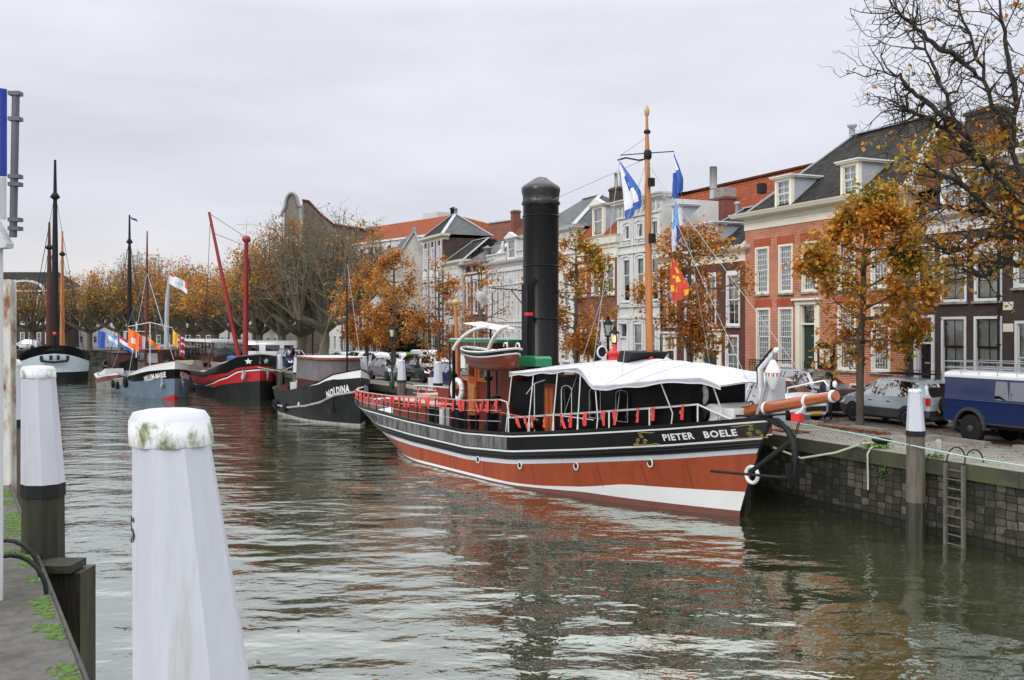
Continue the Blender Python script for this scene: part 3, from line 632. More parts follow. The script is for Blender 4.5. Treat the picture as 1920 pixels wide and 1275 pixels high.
cx=(X(4.2)+X(3.35))/2
for k in range(-3,4): b.ring((cx+k*.1,.12,2.95+.05*(3-abs(k))),.05,.013,M['white'],n=10,k=4)
b.lathe([(.05,3.1),(.02,3.3),(.012,3.65)],(cx,.12,0),M['white'],6); b.build('transom_ornament',r)
b=MB(); b.box(X(4.6)-.05,X(4.6)+.07,-.22,-.02,2.5,2.56,M['blackm']); b.lathe([(.05,2.0),(.09,2.4),(.11,2.45),(.02,2.6)],(X(4.6),-.16,0),M['blackm'],6); b.lathe([(.045,2.05),(.085,2.38)],(X(4.6),-.165,0),M['chrome'],6); b.build('wall_lamp',r)
b=MB(); moulding(b,0,w,[(.03,7.2),(.03,7.55),(.1,7.58),(.1,7.7),(.4,7.85),(.45,7.95),(.48,8.05)],M['white']); b.add([(0,-.45,8.04),(w,-.45,8.04),(w,.5,8.04),(0,.5,8.04)],[(0,1,2,3)],M['lead']); b.build('cornice',r)
b=MB(); hip(b,0,w,-.1,9.5,8.0,2.0,3.2,4.6,11.3,M['dktile']); b.build('roof',r)
dormer(r,1.7,2.9,8.1,9.55,.15,1.8,'white')
downpipe(r,w-.15,7.6)
# ---- 3 house beyond it at the edge
r,w=house('brick_house','dark brick house with stone bands cut off by the right edge of the picture',-7,0.05,8.5)
holes=[(.5,1.6,1.0,3.7),(.45,1.5,4.9,6.8),(2.6,3.7,1.0,3.7),(2.6,3.7,4.9,6.8),(4.8,5.9,1.0,3.7),(4.8,5.9,4.9,6.8)]
shell(r,w,9.4,holes,'midbrick' if 0 else 'dkbrick',9,base=.5)
for a,c,e,f in holes: put_window(r,a,e,c-a,f-e,2,2,'white','white')
b=MB()
for z in (3.3,4.1): b=MB(); b.box(0,.44,-.02,0,z,z+.3,M['cream']); b.build('stone_band',r)
b=MB()
moulding(b,0,w,[(.03,9.4),(.1,9.6),(.4,9.7),(.42,9.9)],M['white']); b.build('cornice',r)
b=MB(); hip(b,0,w,-.1,9,9.8,2,5,4.5,13,M['dktile']); b.build('roof',r)

# ---- 4 purple-brown house --------------------------------------------------
r,w=house('brick_house','low purple brown brick house with wide green garage door and black dormered roof',15.6,23.6,7)
X=lambda s:23.6-s
up=[(23.19,21.98),(21.15,20.1),(19.21,18.12),(17.22,16.03)]
holes=[(X(a),X(c),3.55,6.3) for a,c in up]+[(X(23.15),X(22.15),.3,2.95),(X(21.18),X(20.1),1.0,3.03),(X(19.55),X(17.95),.3,3.1),(X(17.29),X(16.13),1.0,3.1)]
shell(r,w,6.9,holes,'purbrick',9,base=.4)
for a,c in up: put_window(r,X(a),3.55,a-c,2.75,2,4,'white','white',curt='half')
put_window(r,X(21.18),1.0,1.08,2.03,2,4,'white','white'); put_window(r,X(17.29),1.0,1.16,2.1,2,4,'white','white')
door(r,X(23.15),X(22.15),.3,2.95,.8,'cream','dkgreen',.2,True); door(r,X(19.55),X(17.95),.3,3.1,.85,'cream','dkgreen',.34,True,panes=4,double=True)
for a,c in up: b=MB(); b.box(X(a)+.02,X(c)-.02,-.012,.0,6.3,6.45,M['white']); b.build('lintel',r)
b=MB()
moulding(b,0,w,[(.03,6.9),(.03,7.25),(.08,7.28),(.08,7.36),(.32,7.48),(.4,7.56),(.42,7.72)],M['cream']); b.add([(0,-.4,7.7),(w,-.4,7.7),(w,.5,7.7),(0,.5,7.7)],[(0,1,2,3)],M['lead']); b.build('cornice',r)
b=MB(); hip(b,0,w,-.1,8.5,7.7,2.3,w-1.9,4.2,10.4,M['dktile']); b.build('roof',r)
hipcaps(r,[((w,-.1,7.7),(w-1.9,4.2,10.42)),((2.3,4.2,10.42),(w-1.9,4.2,10.42)),((0,-.1,7.7),(2.3,4.2,10.42))])
dormer(r,X(19.73),X(18.49),7.8,9.1,.15,1.8,'white'); dormer(r,X(23.1),X(21.9),7.8,9.05,.15,1.8,'white')
b=MB(); 
for xx in (1.6,w-2.1): b.lathe([(.14,9.9),(.12,10.7),(.2,10.75),(.2,10.85),(.02,10.9)],(xx,4.2,0),M['lead'],8)
b.build('roof_vent',r)
downpipe(r,.05,7)
# ---- orange roofed building behind houses
x,y=Q(36,17.2)
r=thing('brick_house','long building with a bright orange tiled roof rising behind the low purple house','house',(x,y,2.1),FA)
b=MB(); b.box(0,22,-2,9,0,6.6,M['midbrick']); b.build('wall',r)
b=MB(); b.add([(-.2,-2.2,6.6),(22.2,-2.2,6.6),(22.2,2.6,13.2),(-.2,2.6,13.2)],[(0,1,2,3)],M['ortile']); b.add([(-.2,2.6,13.2),(22.2,2.6,13.2),(22.2,9,9.5),(-.2,9,9.5)],[(0,1,2,3)],M['ortile']); b.add([(-.2,-2.2,6.6),(-.2,2.6,13.2),(-.2,9,6.6)],[(0,1,2)],M['midbrick'])
b.bar((-.2,2.6,13.25),(22.2,2.6,13.25),.3,.14,M['rdtile']); b.build('roof',r)
chimney(r,8.6,.6,1.7,.9,9,12.0,'midbrick'); 
b=MB(); b.lathe([(.24,11.9),(.24,14.0),(.25,14.0)],(8.0,.3,0),M['lgrey'],10); b.box(8.4,9.4,.1,1.1,11.9,12.5,M['stone']); b.build('flue',r)
b=MB(); b.box(13,13.4,-.05,.4,11.6,12.2,M['inner']); b.build('roof_hatch',r)

# ---- 5 tall white ornate house ---------------------------------------------
r,w=house('white_house','tall ornate white plastered house with arched windows directly behind the steamer mast',23.6,28.8,11)
X=lambda s:28.8-s
top=[(28.0,27.2),(26.45,25.6),(24.8,23.95)]; mid=[(28.2,27.15),(26.5,25.5),(24.85,23.85)]; g=[(26.9,25.72),(25.3,24.2)]
holes=[(X(a),X(c),8.9,9.9) for a,c in top]+[(X(a),X(c),5.05,7.8) for a,c in mid]+[(X(a),X(c),1.2,3.8) for a,c in g]+[(X(28.6),X(27.5),.2,3.75)]
shell(r,w,11.1,holes,'stucco',4,base=.3)
for a,c in top: put_window(r,X(a),8.9,a-c,1.0,2,1,'white','white',curt=False,split=.98)
for a,c in mid: put_window(r,X(a),5.05,a-c,2.75,1,2,'white','white',split=.62,curt='half')
for a,c in g: put_window(r,X(a),1.2,a-c,2.6,1,2,'white','white')
door(r,X(28.6),X(27.5),.2,3.75,.9,'white','white',.08,False,panes=1)
b=MB(); st=M['stucco']
def arch(x0,x1,z,hh=.16,pr=.07,th=.16):
    n=8; pts=[]
    for i in range(n+1):
        u=i/n; pts.append((x0+(x1-x0)*u,z+hh*math.sin(math.pi*u)))
    for (xa,za),(xb,zb) in zip(pts[:-1],pts[1:]): b.prism([(xa,-pr,za),(xb,-pr,zb),(xb,-pr,zb+th),(xa,-pr,za+th)],(0,pr,0),st)
for L_,zt in ((top,9.85),(mid,7.75),(g+[(28.6,27.5)],3.75)):
    for a,c in L_:
        arch(X(a)-.14,X(c)+.14,zt); zz={9.85:8.8,7.75:4.95,3.75:1.1}[zt]
        b.box(X(a)-.14,X(a)-.02,-.055,0,zz,zt,st); b.box(X(c)+.02,X(c)+.14,-.055,0,zz,zt,st)
        b.box(X(a)-.1,X(c)+.1,-.14,0,zz-.1,zz,st)
for z in (4.05,4.75,8.05,8.55,10.3): b.box(0,w,-.12,-.002,z,z+.12,st)
for s_ in (28.65,26.9+.0,25.2,23.75): b.box(X(s_)-.1,X(s_)+.1,-.06,-.003,.3,10.3,st)
rr=random.Random(2)
for i in range(9):
    cx=.35+i*.56; b.ring((cx,-.06,10.72),.13,.035,st,n=12,k=5); b.box(cx-.05,cx+.05,-.18,-.02,10.45,10.98,st)
b.build('plaster_trim',r)
b=MB(); moulding(b,0,w,[(.05,11.0),(.1,11.1),(.32,11.18),(.36,11.28),(.46,11.34),(.48,11.42)],st); b.add([(-.4,-.45,11.41),(w+.4,-.45,11.41),(w+.4,.5,11.41),(-.4,.5,11.41)],[(0,1,2,3)],M['lead']); b.build('cornice',r)
b=MB(); b.add([(0,0,11.3),(w,0,11.3),(w,4,11.9),(0,4,11.9)],[(0,1,2,3)],M['slate']); b.build('roof',r)
dormer(r,X(22.96)-.0,X(22.17),9.3,10.5,.3,1.4,'white')
# ---- 6 cream corniced house with stone dormer --------------------------------
r,w=house('brick_house','red brick house with cream cornice, stone dormer and twin-pot chimney beside the white house',28.8,34.6,8)
X=lambda s:34.6-s
holes=[(X(30.35),X(29.15),5.6,7.75),(X(32.3),X(31.1),5.6,7.75),(X(34.2),X(33.0),5.6,7.75),(X(33.9),X(33.0),1.2,3.55),(X(32.5),X(31.3),1.2,3.55),(X(30.6),X(29.5),.2,3.7)]
shell(r,w,7.9,holes,'midbrick',8,base=.4)
for h in holes[:3]: put_window(r,h[0],h[2],h[1]-h[0],h[3]-h[2],1,2,'cream','white',trim=.16)
for h in holes[3:5]: put_window(r,h[0],h[2],h[1]-h[0],h[3]-h[2],1,2,'cream','white',trim=.13)
door(r,X(30.6),X(29.5),.2,3.7,.9,'cream','cream',.2,True,panes=1)
b=MB(); moulding(b,0,w,[(.04,7.95),(.04,8.6),(.12,8.65),(.12,8.8),(.3,8.9),(.34,9.3),(.42,9.42)],M['cream']); b.add([(0,-.4,9.41),(w,-.4,9.41),(w,.5,9.41),(0,.5,9.41)],[(0,1,2,3)],M['lead']); b.build('cornice',r)
b=MB(); b.add([(0,-.1,9.4),(w,-.1,9.4),(w,1.9,11.2),(0,1.9,11.2)],[(0,1,2,3)],M['ortile']); b.add([(0,1.9,11.2),(w,1.9,11.2),(w,4.5,12.1),(0,4.5,12.1)],[(0,1,2,3)],M['slate']); b.add([(0,4.5,12.1),(w,4.5,12.1),(w,8,9.4),(0,8,9.4)],[(0,1,2,3)],M['slate']); b.add([(w,0,9.4),(w,8,9.4),(w,4.5,12.1),(w,1.9,11.2)],[(0,1,2,3)],M['midbrick']); b.build('roof',r)
dormer(r,X(32.4),X(30.9),9.5,11.5,.1,2.2,'cream','lead',1,2,ped=True)
chimney(r,.3,3.2,1.3,.8,9,13.3,'dkbrick',2,1.0)
# ---- 7 white house with slate hip roof ---------------------------------------
r,w=house('white_house','white fronted house with a grey slate hip roof right of the black funnel',34.6,43.0,9)
holes=[(.6+i*1.95,1.6+i*1.95,z,z+h) for i in range(4) for z,h in ((1.1,2.4),(5.0,2.4))]
shell(r,w,10.3,holes,'stucco',10,base=.4)
for h in holes: put_window(r,h[0],h[2],1.0,h[3]-h[2],2,2,'white','white')
b=MB(); moulding(b,0,w,[(.03,9.3),(.05,10.2),(.3,10.35),(.35,10.5),(.4,10.6)],M['lgrey']); b.box(0,w,-.1,-.002,8.6,8.75,M['white'])
for i in range(14): b.box(.3+i*.58,.5+i*.58,-.1,-.002,9.5,10.1,M['lgrey'])
b.build('cornice',r)
b=MB(); hip(b,0,w,-.2,9,10.5,3.4,w-2.3,3.2,13.1,M['slate']); b.build('roof',r); hipcaps(r,[((3.4,3.2,13.1),(w-2.3,3.2,13.1)),((w,-.2,10.55),(w-2.3,3.2,13.12))])
# ---- 8 ornate white house left of funnel -------------------------------------
r,w=house('white_house','ornate white house with arched windows and balustraded roofline left of the black funnel',43.0,50.6,9)
holes=[(.5+i*1.15,1.2+i*1.15,z,z+h) for i in range(6) for z,h in ((.9,2.2),(4.3,2.2))]+[(.5+i*1.15,1.2+i*1.15,7.2,7.75) for i in range(6)]
shell(r,w,8.5,holes,'stucco',9,base=.4)
for h in holes: put_window(r,h[0],h[2],.7,h[3]-h[2],1,2,'white','white',split=.6,curt=False,trim=.06,sill=False)
b=MB(); st=M['stucco']
for h in holes:
    if h[3]-h[2]>1: arch(h[0]-.12,h[1]+.12,h[3]-.05,.25,.08,.14)
for z in (3.6,3.95,6.9,8.0): b.box(0,w,-.14,-.002,z,z+.13,st)
for i in range(13): b.box(.1+i*.6,.28+i*.6,-.09,-.003,.4,8,st)
b.build('plaster_trim',r)
b=MB(); moulding(b,0,w,[(.04,8.4),(.12,8.55),(.35,8.7),(.42,8.85)],st)
for i in range(24):
    if not 12<i<19: b.lathe([(.07,8.9),(.1,9.1),(.05,9.3),(.07,9.45)],(.2+i*.31,-.1,0),st,6)
b.box(0,4,-.2,.05,9.45,9.55,st); b.box(6.1,w,-.2,.05,9.45,9.55,st)
b.lathe([(.2,9.5),(.12,9.8),(.22,10.0),(.02,10.5)],(3.3,-.08,0),st,8); b.build('balustrade',r)
dormer(r,4.2,5.9,8.9,10.5,-.1,2,'white','stucco',1,2,ped=True)
b=MB(); hip(b,0,w,.2,9,8.8,2,5.5,5,11.6,M['rdtile']); b.build('roof',r)
# ---- 9 red brick three-window house ------------------------------------------
r,w=house('brick_house','narrow red brick house with three tall white windows seen through the steam',50.6,56.2,9)
holes=[(.45+i*1.75,1.5+i*1.75,4.7,7.6) for i in range(3)]+[(.45+i*1.75,1.5+i*1.75,.9,3.4) for i in range(3)]
shell(r,w,8.3,holes,'midbrick',9,base=.4)
for h in holes: put_window(r,h[0],h[2],1.05,h[3]-h[2],1,2,'white','white',split=.6,curt='half')
for h in holes: b=MB(); b.box(h[0]-.12,h[1]+.12,-.05,-.002,h[3],h[3]+.42,M['white']); b.build('lintel',r)
for i in range(4): b=MB(); b.box(.1+i*1.75,.4+i*1.75,-.05,-.003,8.36,8.84,M['white']); b.build('bracket',r)
b=MB()
b.box(0,w,-.04,-.002,8.2,8.35,M['white']); moulding(b,0,w,[(.03,8.85),(.45,8.95),(.6,9.02),(.62,9.12)],M['lead']); b.build('cornice',r)
b=MB(); hip(b,0,w+1.5,-.2,9,9.1,1.2,4.4,2.6,11.0,M['slate']); b.build('roof',r); hipcaps(r,[((1.2,2.6,11),(4.4,2.6,11)),((w+1.5,-.2,9.12),(4.4,2.6,11.02))])
b=MB(); b.lathe([(.3,8.7),(.3,10.2),(.5,10.25),(.02,10.5)],(w-1.4,.5,0),M['stone'],8); b.build('roof_vent',r)
# ---- 10 pale grey stone house --------------------------------------------------
r,w=house('white_house','pale grey plastered house under a black mansard roof beside the narrow tall house',56.2,61.7,9)
holes=[(.4+i*1.7,1.4+i*1.7,4.9,7.7) for i in range(3)]+[(.4+i*1.7,1.5+i*1.7,.8,3.9) for i in range(3)]
shell(r,w,9.4,holes,'stucco',9,base=.4)
for h in holes: put_window(r,h[0],h[2],h[1]-h[0],h[3]-h[2],2,3,'lgrey','white')
b=MB(); b.box(w-.9,w,-.25,-.002,0,9.3,M['lgrey']); moulding(b,0,w,[(.03,8.9),(.1,9.2),(.35,9.4),(.4,9.6)],M['cream']); b.build('cornice',r)
b=MB(); hip(b,0,w,-.2,9,9.5,1.5,w-.2,2.4,11.6,M['dktile'],ov=0); b.build('roof',r); hipcaps(r,[((0,-.2,9.5),(1.5,2.4,11.62)),((1.5,2.4,11.62),(w-.2,2.4,11.62)),((w,-.2,9.5),(w-.2,2.4,11.62))])
# ---- 11 tall narrow house ----------------------------------------------------------
r,w=house('brick_house','tall narrow dark brick house with white ornate bays and a steep hipped black roof',61.7,67.8,12)
holes=[(.6+i*2.0,1.5+i*2.0,z,z+h) for i in range(3) for z,h in ((.9,2.6),(5.0,2.8),(9.3,2.0))]
shell(r,w,12.0,holes,'dkbrick',9,base=.4)
for h in holes: put_window(r,h[0],h[2],.9,h[3]-h[2],1,2,'white','white',curt='half',trim=.12)
b=MB()
for i in range(3):
    b.box(.45+i*2,1.65+i*2,-.2,-.002,8.2,9.1,M['white']); b.box(.4+i*2,.55+i*2,-.14,-.002,4.6,12,M['white']); b.box(1.55+i*2,1.7+i*2,-.14,-.002,4.6,12,M['white']); arch(.4+i*2,1.7+i*2,7.8,.25,.16,.2)
    b.box(.45+i*2,1.65+i*2,-.1,-.002,4.0,4.5,M['white'])
b.build('plaster_trim',r)
b=MB(); moulding(b,0,w,[(.03,11.8),(.1,12.0),(.4,12.15),(.45,12.35)],M['cream']); b.build('cornice',r)
b=MB(); hip(b,0,w,-.2,5,12.3,2.6,3.4,2.2,14.6,M['dktile'],M['slate']); b.build('roof',r)
hipcaps(r,[((w+.1,-.2,12.3),(3.4,2.2,14.62)),((3.4,2.2,14.62),(w+.1,5,12.3)),((-.1,-.2,12.3),(2.6,2.2,14.62))])
b=MB(); b.lathe([(.2,14.5),(.15,15.0),(.25,15.05),(.02,15.2)],(3.4,2.2,0),M['stone'],6); b.lathe([(.2,14.3),(.15,14.8),(.25,14.85),(.02,15)],(.4,3.2,0),M['stone'],6); b.build('roof_finial',r)
# long weathered red roof behind it
x,y=Q(69,14.6)
r=thing('brick_house','long rear building with a weathered red tile roof behind the black mansard','house',(x,y,2.1),FA)
b=MB(); b.box(0,26,0,8,0,11.2,M['dkbrick']); b.build('wall',r)
b=MB(); b.add([(0,-.2,10.8),(26,-.2,9.9),(26,3.8,13.1),(0,3.8,14.3)],[(0,1,2,3)],M['rdtile']); b.add([(0,3.8,14.3),(26,3.8,13.1),(26,8,9.8),(0,8,9.8)],[(0,1,2,3)],M['rdtile']); b.add([(0,0,9.8),(0,3.8,14.3),(0,8,9.8)],[(0,1,2)],M['dkbrick']); b.bar((0,3.8,14.35),(26,3.8,13.15),.3,.12,M['lead']); b.build('roof',r)
chimney(r,9.5,2.6,.7,.7,11,14.6,'rdtile' if 0 else 'midbrick')
# ---- 12 whitewashed gable house --------------------------------------------------
def px(pxx,d): return ((pxx-960)/1867*d,d)
x,y=px(716,103)
r=thing('white_house','whitewashed brick house with a bare pointed gable wall and grey slate roof','house',(x,y,2.1),0)
b=MB(); b.add([(0,0,0),(4.6,0,0),(4.6,0,10.2),(3.35,0,13.4),(0,0,8.2)],[(0,1,2,3,4)],M['wwbrick']); b.add([(0,0,0),(0,0,8.2),(-2.6,12,8.2),(-2.6,12,0)],[(0,1,2,3)],M['stucco']); b.add([(4.6,0,0),(4.6,12,0),(4.6,12,10.2),(4.6,0,10.2)],[(0,1,2,3)],M['wwbrick'])
for zz,xx in ((6.5,2.8),(10.2,3.2),(4.2,1.6)): b.box(xx,xx+.05,-.03,0,zz,zz+.7,M['blackm'])
b.build('wall',r)
b=MB(); b.add([(-.3,-.1,7.9),(3.35,-.1,13.5),(.6,12,13.5),(-3,12,7.9)],[(0,1,2,3)],M['slate']); b.add([(3.35,-.1,13.5),(4.8,-.1,10.0),(4.8,12,10),(.6,12,13.5)],[(0,1,2,3)],M['rdtile']); b.bar((-.3,-.12,8.0),(3.35,-.12,13.6),.2,.16,M['lead']); b.bar((3.35,-.12,13.6),(4.8,-.12,10.1),.2,.16,M['lead']); b.build('roof',r)
b=MB(); b.box(3.2,3.5,.1,.5,13.4,14,M['stone']); b.build('chimney',r)
# ---- long white warehouse with red roof + the one with clock gable ------------------
def block(name,label,pxl,pxr,d,zt,wall,nx,nz,wm='white',roof=None,rz=2,dep=10,z0=2.1,dr=None,ww=.45,wh=.62,frame='white',cat='building',rdep=4):
    """facade from pixel column pxl at depth d to pxr at depth dr"""
    x0,y0=px(pxl,d); x1,y1=px(pxr,dr or d); W_=math.hypot(x1-x0,y1-y0); a=math.atan2(y1-y0,x1-x0)
    r=thing(name,label,cat,(x0,y0,z0),a); H_=zt-z0; holes=[]
    cw=W_/nx; ch=H_/nz
    for i in range(nx):
        for j in range(nz): holes.append((cw*(i+.5-ww/2),cw*(i+.5+ww/2),ch*(j+.5-wh/2),ch*(j+.5+wh/2)))
    b=MB(); wall_holes(b,W_,H_,holes,M[wall]); b.add([(0,0,0),(0,dep,0),(0,dep,H_),(0,0,H_)],[(3,2,1,0)],M[wall]); b.add([(W_,0,0),(W_,dep,0),(W_,dep,H_),(W_,0,H_)],[(0,1,2,3)],M[wall])
    b.add([(.02,.5,0),(W_-.02,.5,0),(W_-.02,.5,H_),(.02,.5,H_)],[(0,1,2,3)],M['inner']); b.box(-.05,W_+.05,-.2,.02,H_-.25,H_,M[frame]); b.build('wall',r)
    for h in holes: put_window(r,h[0],h[2],h[1]-h[0],h[3]-h[2],2,3,frame,wm,curt=False,trim=.09,sill=False)
    if roof: b=MB(); hip(b,0,W_,-.2,dep,H_,rdep*.5,W_-rdep*.5,rdep,H_+rz,M[roof]); b.build('roof',r)
    return r,W_,H_
block('white_building','long white building with many small windows behind the pollarded trees',612,722,135,11.5,'stucco',9,3,dr=112,roof='slate',rz=4,cat='building')
block('brick_building','dark brick building with white windows left of the green hedge',640,716,118,7.5,'dkbrick',6,2,dr=108,z0=2.1,cat='building')
r,W_,H_=block('red_roof_building','long low pitched red roofed warehouse with roof equipment behind the pointed gable',610,815,150,17.8,'stucco',12,4,roof='ortile',rz=3.0,dr=128,dep=22,rdep=5)
b=MB(); b.box(W_*.6,W_*.72,6,9,H_+2,H_+4,M['lgrey']); b.lathe([(.4,H_+2),(.4,H_+4),(.6,H_+4.1),(.02,H_+4.4)],(W_*.83,6.5,0),M['blackm'],8); b.build('roof_equipment',r)
# warehouse with curved gable, a red shutter, and a long roof sloping away
x,y=px(533,140)
r=thing('warehouse','old brick warehouse with a curved gable and red hoist shutters above the trees','warehouse',(x,y,2.1),R(-8))
D=140; gm=M['dkbrick']
b=MB(); W1=2.3; H1=20.6
pts=[(0,0),(W1,0),(W1,H1)]+[(W1*.5+W1*.42*math.cos(t),H1+1.7*math.sin(t)) for t in np.linspace(.05,3.09,9)]+[(0,H1-.8)]
b.prism([(a,0,c) for a,c in pts],(0,.6,0),P('sooty warehouse brick',(.16,.145,.135),.9,var=.3,bump=.3)); b.build('gable_wall',r)
b=MB(); ar=[(W1*.5+W1*.43*math.cos(t),-.1,H1+1.9*math.sin(t)) for t in np.linspace(.0,3.14,13)]
b.tube([(-.45,-.1,H1-1.4),(-.25,-.1,H1-.8)]+ar[::-1]+[(W1+.3,-.1,H1+.0)],.22,M['stone'],6); b.box(W1-.1,W1+.45,-.2,.4,2,H1,M['stone']); b.box(.1,W1-.2,-.12,0,H1-5.2,H1-4.2,M['stone']); b.build('stone_trim',r)
b=MB(); b.box(.6,1.5,-.06,.0,H1-3.8,H1-2.0,M['redwood']); b.build('hoist_shutter',r); b=MB(); b.box(.9,1.9,-.06,.0,H1-9.0,H1-6.8,M['redwood']); b.build('hoist_shutter',r)
b=MB(); gb=P('brown brick flank',(.11,.09,.08),.9,var=.3)
b.add([(W1+.3,.3,0),(20,12,0),(20,12,16.4),(6.1,3.4,18.3),(3.2,1.0,H1+.8),(W1+.3,.3,H1+.9)],[(0,1,2,3,4,5)],gb); b.add([(0,.6,0),(0,14,0),(0,14,H1),(0,.6,H1-1)],[(3,2,1,0)],gb); b.build('side_wall',r)
b=MB(); b.tube([(W1+.3,.2,H1+.9),(3.2,.9,H1+.85),(4.6,2.0,19.7),(6.1,3.3,18.35),(20,11.9,16.5)],.18,M['rdtile'],6); b.build('roof',r)
# far end of the canal
r,W_,H_=block('brick_building','dark far building with white windows and long black roof behind the tall masts',-60,112,182,12.6,'dkbrick',11,3,roof='dktile',rz=3.6,dep=14,rdep=5,ww=.52,wh=.6)
b=MB(); n=10; cx=W_*.62
for i in range(n): 
    t0,t1=math.pi*i/n,math.pi*(i+1)/n
    b.prism([(cx-3.6*math.cos(t0),-.35,H_+.0+1.9*math.sin(t0)),(cx-3.6*math.cos(t1),-.35,H_+1.9*math.sin(t1)),(cx-3.2*math.cos(t1),-.35,H_+1.55*math.sin(t1)),(cx-3.2*math.cos(t0),-.35,H_+1.55*math.sin(t0))],(0,.6,0),M['lgrey'])
b.build('arched_pediment',r)
block('grey_building','pale modern building half hidden by the far end trees',120,236,190,13.5,'lgrey',9,4,wm='lgrey',dr=190,ww=.6,wh=.5,frame='lgrey')
block('brick_building','low dark building behind the trees at the far end of the canal',236,420,196,10.5,'dkbrick',10,3,roof='slate',rz=3,dr=180)
block('white_building','white fronted houses showing between trunks behind the red barge',400,612,170,10,'stucco',16,3,roof='dktile',rz=4,dr=140,ww=.4)
# ================= boats
def lerp(a,b,t): return a+(b-a)*t
class Hull:
    def __init__(s,pos,ang,L_top,L_wl,Bd,Bw,sheer,zb=-.5,fs=(.34,.16),fb=(.42,.36),sp=((1.7,1.0),(2.2,.5)),bp=((1.6,1.0),(2.1,1.0)),bow_at=None):
        s.xs=(L_wl[0],L_top[0]); s.xb=(L_wl[1],L_top[1]); s.Bd,s.Bw=Bd,Bw; s.sx=[p[0] for p in sheer]; s.sz=[p[1] for p in sheer]; s.zb=zb; s.fs,s.fb,s.sp,s.bp=fs,fb,sp,bp
        s.ang=R(ang); h=(math.cos(s.ang),math.sin(s.ang))
        if bow_at: pos=(bow_at[0]-L_wl[1]*h[0],bow_at[1]-L_wl[1]*h[1])
        s.pos=pos; s.rr=np.random.RandomState(int(abs(pos[0]*7)))
    def sheer(s,x): return float(np.interp(x,s.sx,s.sz))
    def v_(s,x,z): return (z-0)/(s.sheer(x)-0)
    def ends(s,v): v=max(v,-.3); return lerp(s.xs[0],s.xs[1],max(v,0)**1.3 if v>0 else v*.5),lerp(s.xb[0],s.xb[1],max(v,0)**1.2 if v>0 else v*.3)
    def F(s,w,v):
        v=min(max(v,0),1); fs=lerp(*s.fs,v); fb=lerp(*s.fb,v); f=1
        if w<fs:
            q=min(1-w/fs,1); f=max(1-q**lerp(s.sp[0][0],s.sp[1][0],v),0)**lerp(s.sp[0][1],s.sp[1][1],v)
        elif w>1-fb:
            q=min((w-1+fb)/fb,1); f=max(1-q**lerp(s.bp[0][0],s.bp[1][0],v),0)**lerp(s.bp[0][1],s.bp[1][1],v)
        return f
    def half(s,x,z):
        v=s.v_(x,z); a,b=s.ends(v); w=(x-a)/(b-a); w=min(max(w,0),1)
        return lerp(s.Bw,s.Bd,min(max(v,0),1)**.7)*s.F(w,v)
    def W(s,x,y,z=0):
        c,n=math.cos(s.ang),math.sin(s.ang); return (s.pos[0]+x*c-y*n,s.pos[1]+x*n+y*c,z)
    def build(s,root,levels,deckdrop=.55,deckmat='lgrey',innermat='redwood',capmat='black',n=64,bulw=.09):
        """levels: [(fn(xt)->z, material below it)], first one is the sheer"""
        ws=[(1-math.cos(math.pi*i/n))/2*.55+i/n*.45 for i in range(n+1)]
        xt=[lerp(s.xs[1],s.xb[1],w) for w in ws]
        b=MB(); rows=[]
        for fn,_ in levels+[(lambda x:s.zb,None)]:
            r=[]
            for w,x0 in zip(ws,xt):
                z=fn(x0); v=z/s.sheer(x0); a,c=s.ends(v); x=lerp(a,c,w)
                r.append((x,lerp(s.Bw,s.Bd,min(max(v,0),1)**.7)*s.F(w,v),z))
            rows.append(r)
        for k in range(len(levels)):
            for sg in (-1,1):
                b.grid([[(x,sg*y,z) for x,y,z in rows[k]],[(x,sg*y,z) for x,y,z in rows[k+1]]],M[levels[k][1]],flip=(sg>0))
        top=rows[0]; s.top=top
        inn=[(x,max(y-bulw,0)*1.0,z) for x,y,z in top]; 
        for sg in (-1,1):
            b.grid([[(x,sg*(y+.04),z+.05) for x,y,z in top],[(x,sg*y,z-.02) for x,y,z in top]],M[capmat],sm=False,flip=sg>0)
            b.grid([[(x,sg*max(y-.05,0),z+.05) for x,y,z in inn],[(x,sg*(y+.04),z+.05) for x,y,z in top]],M[capmat],sm=False,flip=sg>0)
            low=[(x,max(min(y,s.half(x,z-deckdrop)-bulw),0),z-deckdrop) for x,y,z in inn]; s.low=low
            b.grid([[(x,sg*max(y-.05,0),z+.05) for x,y,z in inn],[(x,sg*y,z) for x,y,z in low]],M[innermat],flip=sg<0)
        s.hull=b.build('hull',root)
        d=MB(); d.grid([[(x,-y-.01,z+.01) for x,y,z in low],[(x,0,z+.05) for x,y,z in low],[(x,y+.01,z+.01) for x,y,z in low]],M[deckmat]); d.build('deck',root)
        s.ws,s.xt=ws,xt; s.deckdrop=deckdrop
    def along(s,fn,off,side,x0=None,x1=None):
        pts=[]
        for w,x_ in zip(s.ws,s.xt):
            z=fn(x_); v=z/s.sheer(x_); a,c=s.ends(v); x=lerp(a,c,w); y=lerp(s.Bw,s.Bd,min(max(v,0),1)**.7)*s.F(w,v)
            if (x0 is None or x>=x0) and (x1 is None or x<=x1): pts.append((x,side*(y+off),z))
        return pts
    def text(s,root,txt,size,xc,dz,side,mat,bold=.012,name='name_lettering',xs=1.0):
        """lettering wrapped on the bulwark; xc centre along the hull, dz below the sheer"""
        v,f=textmesh(txt,size,bold); b=MB(); o=[]
        for x,y,_ in v:
            X_=xc+(x*xs if side<0 else -x*xs); z=s.sheer(X_)-dz+y
            o.append((X_,side*(s.half(X_,z)+.022),z))
        b.add(o,[q if side<0 else q for q in f],M[mat]); return b.build(name,root)
